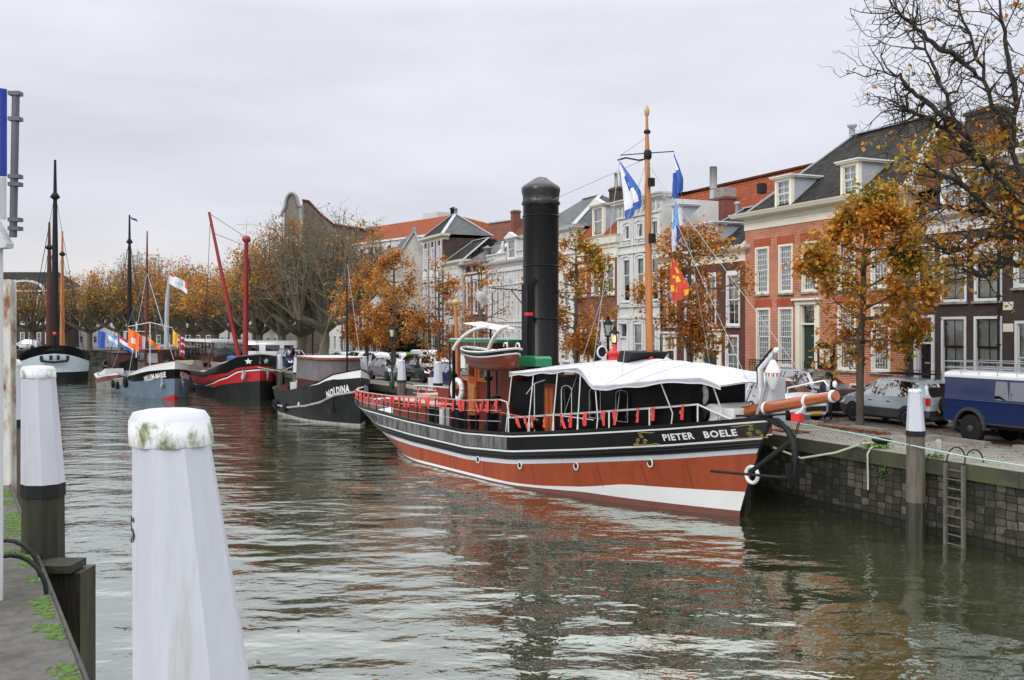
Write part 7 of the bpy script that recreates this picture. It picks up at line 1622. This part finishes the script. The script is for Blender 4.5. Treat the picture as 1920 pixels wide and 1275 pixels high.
# street lamps
def lamp(label,x,y,h,s=1,col='dkgreen'):
    r=thing('street_lamp',label,'street lamp',(x,y,2.1),0,'old style street lamps')
    b=MB(); b.lathe([(.14*s,0),(.12*s,.5),(.07*s,.6),(.05*s,1.2),(.045*s,h-.75*s),(.08*s,h-.72*s),(.05*s,h-.68*s)],(0,0,0),M[col],10); b.build('post',r)
    b=MB(); lantern(b,(0,0,h-.75*s),s*1.0); o=b.build('lantern',r)
    g=MB(); g.lathe([(.10*s,h-.70*s),(.185*s,h-.34*s)],(0,0,0),M['lampglass'],4); g.build('pane',o); return r
M['lampglass']=P('frosted lamp glass',(.5,.52,.5),.15)
lamp('street lamp with wide lantern and limp white flag right of the black funnel',4.34,45,4.05,1.35)
lamp('street lamp beside the dark car between two white headed posts',-7.1,58.9,3.75,1.15)
for lab,a,c in (('street lamp in front of the low dark brick building',722,84),('street lamp left of the nearly bare pollarded tree',586,91),('street lamp left of the red mast',429,112),('street lamp behind the stern of the red barge',352,118)): x,y=pp(a,c); lamp(lab,x,y,4.6,1.5)
drape('limp white and blue flag tied to the street lamp by the funnel',(4.05,44.8,6.0),1.8,.35,lambda u,v:bl if v>.62 and u<.6 else wt,seed=6,lean=-.12)
# striped stall, notice board
r=thing('market_stall','stall with a pale blue and white striped canopy behind the steamer awning','stall',(6.3,47.3,2.1),FA)
b=MB(); A_=[(-1,-.8),(1,-.8),(1,.8),(-1,.8)]; 
for i in range(10):
    x0=-1+.2*i; mm=M['white'] if i%2 else lb2; b.add([(x0,-.9,1.95),(x0+.2,-.9,1.95),(x0*.55+.11,0,2.4),(x0*.55,0,2.4)],[(0,1,2,3)],mm); b.add([(x0,-.9,1.75),(x0+.2,-.9,1.75),(x0+.2,-.9,1.95),(x0,-.9,1.95)],[(0,1,2,3)],mm); b.add([(x0,.9,1.95),(x0*.55,0,2.4),(x0*.55+.11,0,2.4),(x0+.2,.9,1.95)],[(0,1,2,3)],mm)
for sx in (-1,1): b.add([(sx,-.9,1.95),(sx,.9,1.95),(sx*.55,0,2.4)],[(0,1,2)],M['white'])
b.build('canopy',r)
for a,c in A_: stick(r,'pole',(a,c,0),(a,c,1.95),.03,'steel')
panelbox(r,'counter',-.95,.95,-.75,-.2,0,.9,'paleblue')
x,y=pp(812,54.5); r=thing('notice_board','small pale notice board on the quay edge behind the steamer rail','sign',(x,y,2.1)); panelbox(r,'board',-.28,.28,-.02,.02,.0,.75,'lgrey'); stick(r,'post',(0,0,-.3),(0,0,0),.03,'steel')
# ================= vehicles
def pl(a,x): return float(np.interp(x,[p[0] for p in a],[p[1] for p in a]))
KIND={
 'hatch':dict(L=4.15,w=.86,zt=[(0,.5),(.02,.82),(.12,1.02),(.55,1.36),(1.1,1.48),(1.9,1.5),(2.45,1.42),(3.2,1.03),(3.85,.84),(4.1,.66),(4.15,.45)],bl=[(0,.5),(.12,.98),(3.1,.93),(3.8,.78),(4.15,.42)],gh=(.3,3.0),pil=(1.15,2.05),ws=(2.45,3.2),rg=(.12,.5),wh=(.75,3.3),R=.31),
 'mpv':dict(L=4.4,w=.88,zt=[(0,.5),(.03,1.0),(.25,1.5),(.6,1.62),(1.8,1.68),(2.5,1.62),(3.0,1.42),(3.55,1.06),(4.1,.92),(4.35,.7),(4.4,.5)],bl=[(0,.5),(.1,1.08),(3.4,1.0),(4.05,.86),(4.4,.45)],gh=(.5,3.2),pil=(1.35,2.3),ws=(2.9,3.5),rg=(.06,.24),wh=(.85,3.45),R=.335),
 'suv':dict(L=4.5,w=.93,zt=[(0,.6),(.03,1.1),(.3,1.62),(.7,1.74),(2.2,1.76),(2.7,1.66),(3.25,1.2),(4.1,1.05),(4.45,.8),(4.5,.6)],bl=[(0,.6),(.1,1.15),(3.2,1.12),(4.1,.98),(4.5,.5)],gh=(.5,3.0),pil=(1.4,2.4),ws=(2.7,3.2),rg=(.06,.28),wh=(.85,3.6),R=.36),
 'van':dict(L=4.6,w=.92,zt=[(0,.5),(.02,1.7),(.15,1.85),(.5,1.88),(2.8,1.88),(3.2,1.76),(3.85,1.16),(4.35,.98),(4.58,.7),(4.6,.5)],bl=[(0,.5),(.1,1.1),(3.8,1.08),(4.3,.9),(4.6,.45)],gh=(2.6,3.5),pil=(2.55,),ws=(3.2,3.82),rg=(.0,.0),wh=(.85,3.75),R=.33)}
def car(label,cx,cy,ang,kind,paint,clad=None,name='parked_car',cat='car',group='cars parked along the quay',plate='yellow',rack=False,spare=False,decal=None):
    K=KIND[kind]; L_=K['L']; w=K['w']; r=thing(name,label,cat,(cx,cy,2.1),ang,group)
    ws=[(0,.80),(.15,.9),(.5,.98),(1.2,1),(L_-1.2,1),(L_-.5,.95),(L_-.12,.82),(L_,.62)]
    xs=sorted(set([0,.02,.06,.12]+list(np.linspace(.2,L_-.2,54))+[L_-.1,L_-.04,L_]+[K['ws'][0],K['ws'][1],K['gh'][0],K['gh'][1]]))
    body=MB(); gl=MB(); rows=[]
    for x in xs:
        ww=w*pl(ws,x); zt_=pl(K['zt'],x); bz=min(pl(K['bl'],x),zt_-.04); zb=.22 if .2<x<L_-.2 else .3; za=zb
        for xw in K['wh']:
            d=abs(x-xw); Ra=K['R']+.07
            if d<Ra: za=max(za,math.sqrt(Ra*Ra-d*d)+K['R'])
        tum=1-.30*min(1,max(0,(zt_-bz)/.55)); zm=.62
        P2=[(0,zb),(ww*.8,zb),(ww*.97,max(zb+.1,za)),(ww,max(zm,za+.02)),(ww*.985,max(bz,za+.04)),(ww*tum,max(zt_-.07,za+.06)),(ww*tum*.82,max(zt_,za+.07)),(0,zt_+.025)]
        rows.append([(x,y,z) for y,z in P2])
    pm=M[paint]; cm=M[clad] if clad else pm
    for i in range(len(xs)-1):
        xm=(xs[i]+xs[i+1])/2; a,c=rows[i],rows[i+1]
        for j in range(7):
            glass=False
            if j==4 and K['gh'][0]<xm<K['gh'][1] and not any(abs(xm-p)<.05 for p in K['pil']): glass=True
            if j in(5,6) and K['ws'][0]<xm<K['ws'][1]: glass=True
            if j in(5,6) and K['rg'][0]<xm<K['rg'][1]: glass=True
            for sg in (-1,1):
                q=[(a[j][0],sg*a[j][1],a[j][2]),(c[j][0],sg*c[j][1],c[j][2]),(c[j+1][0],sg*c[j+1][1],c[j+1][2]),(a[j+1][0],sg*a[j+1][1],a[j+1][2])]
                f=(0,1,2,3) if sg<0 else (3,2,1,0)
                (gl if glass else body).add(q,[f],M['carglass'] if glass else (cm if j<3 else pm),not glass)
    for k,rv in ((0,True),(-1,False)):
        rr_=rows[k]; q=[(x,y,z) for x,y,z in rr_]+[(x,-y,z) for x,y,z in rr_[::-1]]; body.add(q,[list(range(len(q)))],cm)
    body.box(.35,L_-.35,-w*.75,w*.75,.25,.75,M['inner']); body.box(.9,L_-1.3,-w*.7,w*.7,.75,.95,M['inner'])
    for o in (body,gl): o.v=[(x-L_/2,y,z) for x,y,z in o.v]
    body.build('body',r); gl.build('window',r)
    X=lambda x:x-L_/2
    for xw in K['wh']:
        for sg in (-1,1):
            b=MB(); y=sg*(w-.13); b.lathe([(K['R']*.62,-.1),(K['R']*.95,-.1),(K['R'],-.06),(K['R'],.06),(K['R']*.95,.1),(K['R']*.62,.1)],(X(xw),y,K['R']),M['rubber'],22,ax='y'); o=b.build('wheel',r)
            g=MB(); g.lathe([(K['R']*.64,-.085),(K['R']*.64,.085)],(X(xw),y,K['R']),M['inner'],16,ax='y')
            for k in range(6):
                t=k*math.pi/3; yy=y+sg*.09; c,s=math.cos(t),math.sin(t); rr_=K['R']*.62
                g.add([(X(xw)+c*.04-s*.03,yy,K['R']+s*.04+c*.03),(X(xw)+c*.04+s*.03,yy,K['R']+s*.04-c*.03),(X(xw)+c*rr_+s*.045,yy,K['R']+s*rr_-c*.045),(X(xw)+c*rr_-s*.045,yy,K['R']+s*rr_+c*.045)],[(0,1,2,3)],M['ltmetal'])
            g.ring((X(xw),y+sg*.085,K['R']),K['R']*.6,.018,M['ltmetal'],'y',18,4); g.build('rim',o)
    for sg in (-1,1):
        b=MB(); b.add([(X(L_-.12),sg*w*.80,.62),(X(L_-.5),sg*w*.965,.66),(X(L_-.62),sg*w*.93,.83),(X(L_-.26),sg*w*.70,.80)],[(0,1,2,3)],M['chrome']); b.v=[(x+.035,y+sg*.022,z+.01) for x,y,z in b.v]; b.build('headlight',r)
        b=MB(); h0=pl(K['bl'],.1); b.box(X(-.02),X(.14),sg*w*.74,sg*w*.865,h0-.28,h0-.02,M['taill']); b.build('tail_light',r)
        b=MB(); b.box(X(K['ws'][1]-.35),X(K['ws'][1]-.2),sg*(w-.02),sg*(w+.17),.95,1.08,pm); b.build('mirror',r)
        for xx in (1.6,2.5): b=MB(); b.box(X(xx),X(xx+.16),sg*(w*.985),sg*(w+.015),.84,.87,M['blackm']); b.build('handle',r)
    b=MB(); b.box(X(L_-.06),X(L_+.02),-.45,.45,.42,.6,M['inner']); b.build('grille',r)
    b=MB(); b.box(X(L_+.0),X(L_+.03),-.26,.26,.32,.42,M[plate]); b.build('number_plate',r)
    b=MB(); b.box(X(-.03),X(.0),-.26,.26,.55,.66,M[plate]); b.build('number_plate',r)
    if rack:
        zt_=1.68
        b=MB()
        for yy in (-.5,.5): b.tube([(-1.6,yy,zt_+.14),(.4,yy,zt_+.14)],.02,M['blackm'],5)
        for xx in np.linspace(-1.6,.4,9): b.tube([(xx,-.5,zt_+.14),(xx,.5,zt_+.14)],.014,M['blackm'],4); b.tube([(xx,-.5,zt_-.05),(xx,-.5,zt_+.22),],.012,M['blackm'],4)
        b.tube([(-1.6,-.5,zt_+.24),(.4,-.5,zt_+.24)],.014,M['blackm'],4); b.build('roof_rack',r)
    if spare:
        b=MB(); b.lathe([(.2,-.1),(.32,-.08),(.34,0),(.32,.08),(.2,.1)],(X(-.16),.05,.82),M['rubber'],20,ax='x'); o=b.build('spare_wheel',r); g=MB(); g.lathe([(.2,-.09),(.1,-.12),(.02,-.12)],(X(-.16),.05,.82),M['ltmetal'],12,ax='x'); g.build('rim',o)
    if decal:
        b=MB(); b.box(X(.2),X(1.0),-w-.006,-w+.01,1.05,1.7,M[decal]); b.build('decal',r)
    return r
UA=math.atan2(.917,-.398)   # heading up the quay (away); front towards the camera = UA+pi
x,y=Q(1.0,6.55); car('silver blue family car with dark lower cladding and roof rack behind the orange tree',x,y,UA,'mpv','silver','clad',rack=True,spare=True)
x,y=Q(-3.55,6.85); car('small white car mostly hidden behind the blue off-roader',x,y,UA,'hatch','whitecar')
x,y=Q(4.35,4.0); car('white hatchback with large windscreen parked nearest the steamer bowsprit',x,y,UA+math.pi,'hatch','whitecar')
x,y=Q(9.3,4.3); car('silver grey hatchback behind the life rings, second from the bowsprit',x,y,UA+math.pi,'hatch','greycar')
x,y=Q(5.9,6.9); car('black off-roader with yellow plate beside the man in the scarf',x,y,UA+math.pi,'suv','blackcar')
x,y=Q(14.5,4.6); car('dark car hidden behind the steamer awning',x,y,UA+math.pi,'hatch','blackcar')
WA=math.atan2(.863,-.505)
x,y=pp(732,66.5); car('dark grey hatchback beside the street lamp and orange tree',x,y,WA+math.pi,'hatch','greycar')
x,y=pp(798,64.2); car('black car with pale bonnet between two white headed posts',x,y,WA+math.pi,'suv','blackcar')
x,y=pp(806,72); car('white van with a green rear corner in front of the hedge',x,y,WA+math.pi,'van','whitecar',name='delivery_van',cat='van',decal='lgreen')
x,y=pp(757,74); car('grey estate car behind the second white headed post',x,y,WA+math.pi,'mpv','silver')
x,y=pp(712,75); car('silver family car behind the first parked hatchback at left',x,y,WA+math.pi,'mpv','whitecar')
x,y=pp(857,57); car('dark blue car behind the wheelhouse davits',x,y,WA+math.pi,'hatch','navycar')
x,y=pp(548,84); car('dark off-roader with a pale roof beside the mauve cabin',x,y,WA+math.pi,'suv','navycar')
x,y=pp(50,166); car('white car parked at the far end of the canal at left',x,y,R(180),'mpv','whitecar')
x,y=pp(640,84); car('pale car behind the mauve cabin of the small tug',x,y,WA,'hatch','whitecar'); x,y=pp(672,79); car('white car behind the post right of the mauve cabin',x,y,WA,'mpv','whitecar')
# camper
x,y=pp(512,92); r=thing('camper_van','white camper van with rounded roof behind the red barge','van',(x,y,2.1),R(178))
def rbox(x0,x1,w,z0,z1,rr_,m,b):
    rows=[]
    for x in (x0,x0+rr_*.4,x0+rr_,x1-rr_,x1-rr_*.4,x1):
        k=0 if rr_<=min(x-x0,x1-x)+1e-6 else (rr_-min(x-x0,x1-x))/rr_; sh_=rr_*(1-math.sqrt(max(0,1-k*k)))
        rows.append([(x,-w+sh_*.5,z0),(x,-w+sh_*.5,z1-rr_-sh_*.3),(x,-w+rr_*.3+sh_*.5,z1-rr_*.3-sh_),(x,-w+rr_+sh_*.5,z1-sh_),(x,w-rr_-sh_*.5,z1-sh_),(x,w-rr_*.3-sh_*.5,z1-rr_*.3-sh_),(x,w-sh_*.5,z1-rr_-sh_*.3),(x,w-sh_*.5,z0)])
    b.grid(rows,m); b.add(rows[0],[list(range(8))],m); b.add(rows[-1],[list(range(8))[::-1]],m)
b=MB(); rbox(-2.6,2.4,1.05,.4,2.35,.35,M['whitecar'],b); b.build('body',r)
for x0,x1 in ((-2.2,-1.3),(-.9,.4),(1.0,2.0)):
    for sg in (-1,1): b=MB(); b.box(x0,x1,sg*1.05,sg*1.065,1.4,1.95,M['carglass']); b.build('window',r)
b=MB(); b.box(2.38,2.42,-.8,.8,1.3,1.95,M['carglass']); b.build('window',r)
for xw in (-1.7,1.6):
    for sg in (-1,1): b=MB(); b.lathe([(.2,-.1),(.35,-.1),(.35,.1),(.2,.1)],(xw,sg*.95,.35),M['rubber'],16,ax='y'); b.build('wheel',r)
# Land-Rover type
x,y=Q(-5.95,4.85); r=thing('off_road_vehicle','dark blue boxy off-roader with white roof and steel roof rack at the right edge','car',(x,y,2.1),UA+math.pi)
nb=M['navycar']; hw=.85
def lrx(x): return x-2.3
b=MB()
arch_=lambda x,xw,Ra=.47: math.sqrt(max(Ra*Ra-(x-xw)**2,0))
xs=np.linspace(0,4.6,70)
for sg in (-1,1):
    lo=[];up_=[]
    for x in xs:
        z=.62
        for xw in (.98,3.62):
            if abs(x-xw)<.47: z=max(z,.4+arch_(x,xw)*1.08)
        lo.append((lrx(x),sg*hw,z)); up_.append((lrx(x),sg*hw,1.18))
    b.grid([lo,up_],nb,sm=False,flip=sg>0)
    b.grid([[(lrx(x),sg*hw,1.18) for x in (0,4.6)],[(lrx(x),sg*(hw-.03),1.22) for x in (0,4.6)]],nb,sm=False,flip=sg>0)
    b.grid([[(lrx(x),sg*(hw-.03),1.22) for x in (0,3.3)],[(lrx(x),sg*(hw-.10),1.86) for x in (0,3.05)]],nb,sm=False,flip=sg>0)
    b.box(lrx(0),lrx(3.3),sg*(hw-.06),sg*(hw+.012),1.185,1.215,nb)
b.add([(lrx(0),-hw,.62),(lrx(0),hw,.62),(lrx(0),hw,1.18),(lrx(0),hw-.1,1.86),(lrx(0),-hw+.1,1.86),(lrx(0),-hw,1.18)],[(5,4,3,2,1,0)],nb)
b.add([(lrx(3.3),-hw+.03,1.2),(lrx(3.3),hw-.03,1.2),(lrx(4.6),hw-.05,1.15),(lrx(4.6),-hw+.05,1.15)],[(0,1,2,3)],nb); b.add([(lrx(4.6),-hw,.62),(lrx(4.6),hw,.62),(lrx(4.6),hw,1.18),(lrx(4.6),-hw,1.18)],[(0,1,2,3)],nb)
b.box(lrx(.3),lrx(4.4),-hw+.2,hw-.2,.45,.8,M['inner']); b.box(lrx(.05),lrx(4.55),-hw+.02,hw-.02,.56,.625,M['clad']); b.build('body',r)
b=MB(); b.grid([[(lrx(x),y,z) for x in (-.02,3.08)] for y,z in ((-hw+.08,1.84),(-hw+.06,1.92),(-hw+.12,1.99),(-.4,2.04),(.4,2.04),(hw-.12,1.99),(hw-.06,1.92),(hw-.08,1.84))],M['whitecar'],sm=True); q=[(-hw+.08,1.84),(-hw+.06,1.92),(-hw+.12,1.99),(-.4,2.04),(.4,2.04),(hw-.12,1.99),(hw-.06,1.92),(hw-.08,1.84)]; b.add([(lrx(-.02),y_,z) for y_,z in q],[list(range(8))],M['whitecar']); b.build('roof',r)
for sg in (-1,1):
    for x0,x1 in ((1.78,2.15),(2.25,3.0)):
        b=MB(); y0_,y1_=sg*(hw-.026),sg*(hw-.088); b.add([(lrx(x0),y0_,1.27),(lrx(x1+.1),y0_,1.27),(lrx(x1),y1_,1.78),(lrx(x0),y1_,1.78)],[(0,1,2,3) if sg<0 else (3,2,1,0)],M['carglass']); b.build('window',r)
    b=MB(); b.box(lrx(3.05),lrx(3.13),sg*hw,sg*(hw+.28),1.3,1.55,M['blackm']); b.build('mirror',r)
    for xw in (.98,3.62):
        b=MB()
        for k in range(11): t0=math.pi*k/11; t1=math.pi*(k+1)/11; b.prism([(lrx(xw-.49*math.cos(t0)),sg*hw,.4+.53*math.sin(t0)),(lrx(xw-.49*math.cos(t1)),sg*hw,.4+.53*math.sin(t1)),(lrx(xw-.56*math.cos(t1)),sg*hw,.4+.62*math.sin(t1)),(lrx(xw-.56*math.cos(t0)),sg*hw,.4+.62*math.sin(t0))],(0,sg*.07,0),M['clad'])
        b.build('wheel_arch',r)
    b=MB(); b.box(lrx(.1),lrx(.22),sg*hw,sg*(hw+.008),.95,1.1,M['blackm']); b.build('fuel_flap',r)
    b=MB(); b.box(lrx(-.03),lrx(.0),sg*.68,sg*.80,.8,1.05,M['taill']); b.build('tail_light',r)
    for xw in (.98,3.62):
        b=MB(); y_=sg*(hw-.1); b.lathe([(.24,-.12),(.37,-.12),(.405,-.07),(.405,.07),(.37,.12),(.24,.12)],(lrx(xw),y_,.40),M['rubber'],26,ax='y'); o=b.build('wheel',r)
        g=MB(); g.lathe([(.25,-.09*sg),(.22,.05*sg),(.12,.07*sg),(.1,.12*sg),(.05,.13*sg)],(lrx(xw),y_,.40),M['clad'],20,ax='y'); g.build('rim',o)
b=MB()
for z in (2.12,2.3):
    for yy in (-hw+.08,hw-.08): b.tube([(lrx(-.05),yy,z),(lrx(3.1),yy,z)],.013,M['steel'],5)
    for xx in (-.05,3.1): b.tube([(lrx(xx),-hw+.08,z),(lrx(xx),hw-.08,z)],.013,M['steel'],5)
for xx in np.linspace(-.05,3.1,6):
    b.tube([(lrx(xx),-hw+.08,2.12),(lrx(xx),hw-.08,2.12)],.011,M['steel'],4)
    for yy in (-hw+.08,hw-.08): b.tube([(lrx(xx),yy,1.86),(lrx(xx),yy,2.3)],.013,M['steel'],4)
b.build('roof_rack',r); r.scale=(1.04,1.04,1.05)
# potted shrub by the dark house, lamp
x,y=Q(4.6,9.9); r=thing('potted_shrub','round shrub in a pot beside the door of the dark brown house','plant',(x,y,2.22)); rs=np.random.RandomState(71); leaves('leaves',np.array(ell(rs,(0,0,1.05),(.42,.42,.36),900)),.07,P('olive shrub leaf',(.09,.10,.03),.7),r,rs); b=MB(); b.lathe([(.18,0),(.26,.6),(.28,.65),(.2,.66)],(0,0,0),M['stone'],14); b.tube([(0,0,.6),(0,0,1.1)],.03,M['bark'],6); b.build('pot',r)
# ================= man in the scarf
def person(label,x,y,z,ang):
    r=thing('person',label,'person',(x,y,z),ang)
    skin=P('brown skin',(.09,.045,.03),.5); coat=P('navy coat',(.012,.018,.045),.8,bump=.3); scarf=P('pale grey scarf',(.45,.44,.40),.9,bump=.6,bs=30); tr_=P('dark trousers',(.02,.02,.025),.8); hair=P('black hair',(.01,.01,.01),.8); shoe=M['blackm']
    me=bpy.data.meshes.new('body'); V=[];E=[];RD=[]
    def n(p,r_,par=None):
        V.append(p); RD.append(r_); 
        if par is not None: E.append((par,len(V)-1))
        return len(V)-1
    pel=n((0,0,.95),.15); ch=n((0,0,1.15),.155,pel); c2=n((0,0,1.36),.16,ch); nk=n((.01,0,1.49),.065,c2); hd=n((.03,0,1.58),.085,nk); h2=n((.03,0,1.69),.09,hd); 
    for s in (-1,1):
        sh_=n((0,s*.17,1.40),.075,c2); el=n((-.05,s*.25,1.13),.055,sh_); wr=n((.08,s*.24,.90),.036,el); pm=n((.12,s*.235,.83),.035,wr)
        for k,(dy,L_,rr_) in enumerate(((-.028,.075,.011),(-.009,.085,.011),(.01,.08,.011),(.027,.062,.010))):
            a=n((.135,s*.235+dy,.80),rr_,pm); b_=n((.14,s*.235+dy,.80-L_*.55),rr_*.9,a); n((.12,s*.235+dy,.80-L_),rr_*.8,b_)
        a=n((.145,s*.205,.84),.013,pm); n((.165,s*.195,.80),.011,a)
        hp=n((0,s*.1,.88),.10,pel); kn=n((.03,s*.11,.50),.07,hp); an=n((-.01,s*.11,.10),.05,kn); n((.12,s*.12,.04),.042,an)
    me.from_pydata(V,E,[]); o=bpy.data.objects.new('body',me); COL.objects.link(o); 
    m=o.modifiers.new('skin','SKIN'); 
    bpy.context.view_layer.objects.active=o
    if not me.skin_vertices: me.attributes
    for i,v_ in enumerate(me.skin_vertices[0].data if me.skin_vertices else []): v_.radius=(RD[i],RD[i]); v_.use_root=(i==0)
    m2=o.modifiers.new('sub','SUBSURF'); m2.levels=1; m2.render_levels=1
    bpy.context.view_layer.update(); dg=bpy.context.evaluated_depsgraph_get(); nm=bpy.data.meshes.new_from_object(o.evaluated_get(dg)); bpy.data.objects.remove(o)
    for q in (skin,coat,tr_,shoe): nm.materials.append(q)
    for p in nm.polygons:
        z_=p.center.z; yy=abs(p.center.y); p.use_smooth=True
        p.material_index=0 if z_>1.5 else (1 if z_>.88 and not (yy>.19 and z_<.89) else (0 if yy>.185 and .68<z_<.9 else (2 if z_>.1 else 3)))
    bo=bpy.data.objects.new('body',nm); COL.objects.link(bo); bo.parent=r
    b=MB(); b.lathe([(.20,.80),(.195,.95),(.18,1.15),(.185,1.32),(.12,1.44),(.07,1.47)],(0,0,0),coat,18,sq=1.0); b.v=[(x*.72,y_*1.12,z_) for x,y_,z_ in b.v]; b.build('coat',r)
    b=MB(); b.ring((.01,0,1.46),.085,.045,scarf,'z',18,8); b.prism([(.10,-.09,1.46),(.17,-.07,1.1),(.17,.04,1.08),(.12,.08,1.46)],(.03,0,0),scarf); b.build('scarf',r)
    b=MB(); b.lathe([(.099,1.64),(.104,1.70),(.09,1.77),(.05,1.805),(.005,1.812)],(.018,0,0),hair,16); b.build('hair',r)
    b=MB(); 
    for s in (-1,1): b.ring((.118,s*.034,1.655),.022,.004,M['blackm'],'x',12,4); b.ball((.10,s*.034,1.655),.012,M['white'],8)
    b.tube([(.118,-.012,1.657),(.118,.012,1.657)],.004,M['blackm'],4); b.build('glasses',r)
    b=MB(); b.prism([(.105,-.008,1.66),(.105,.008,1.66),(.135,.014,1.615),(.135,-.014,1.615)],(-.03,0,0),skin); b.build('nose',r)
    b=MB(); b.box(.105,.118,-.026,.026,1.578,1.59,P('lips',(.12,.04,.035),.5)); b.build('mouth',r)
    for s in (-1,1): b=MB(); b.ball((.02,s*.098,1.645),.022,skin,8); b.build('ear',r)
    return r
x,y=Q(3.15,5.3); person('man in glasses, navy coat and pale scarf standing behind the bowsprit',x,y,2.1,R(-100))
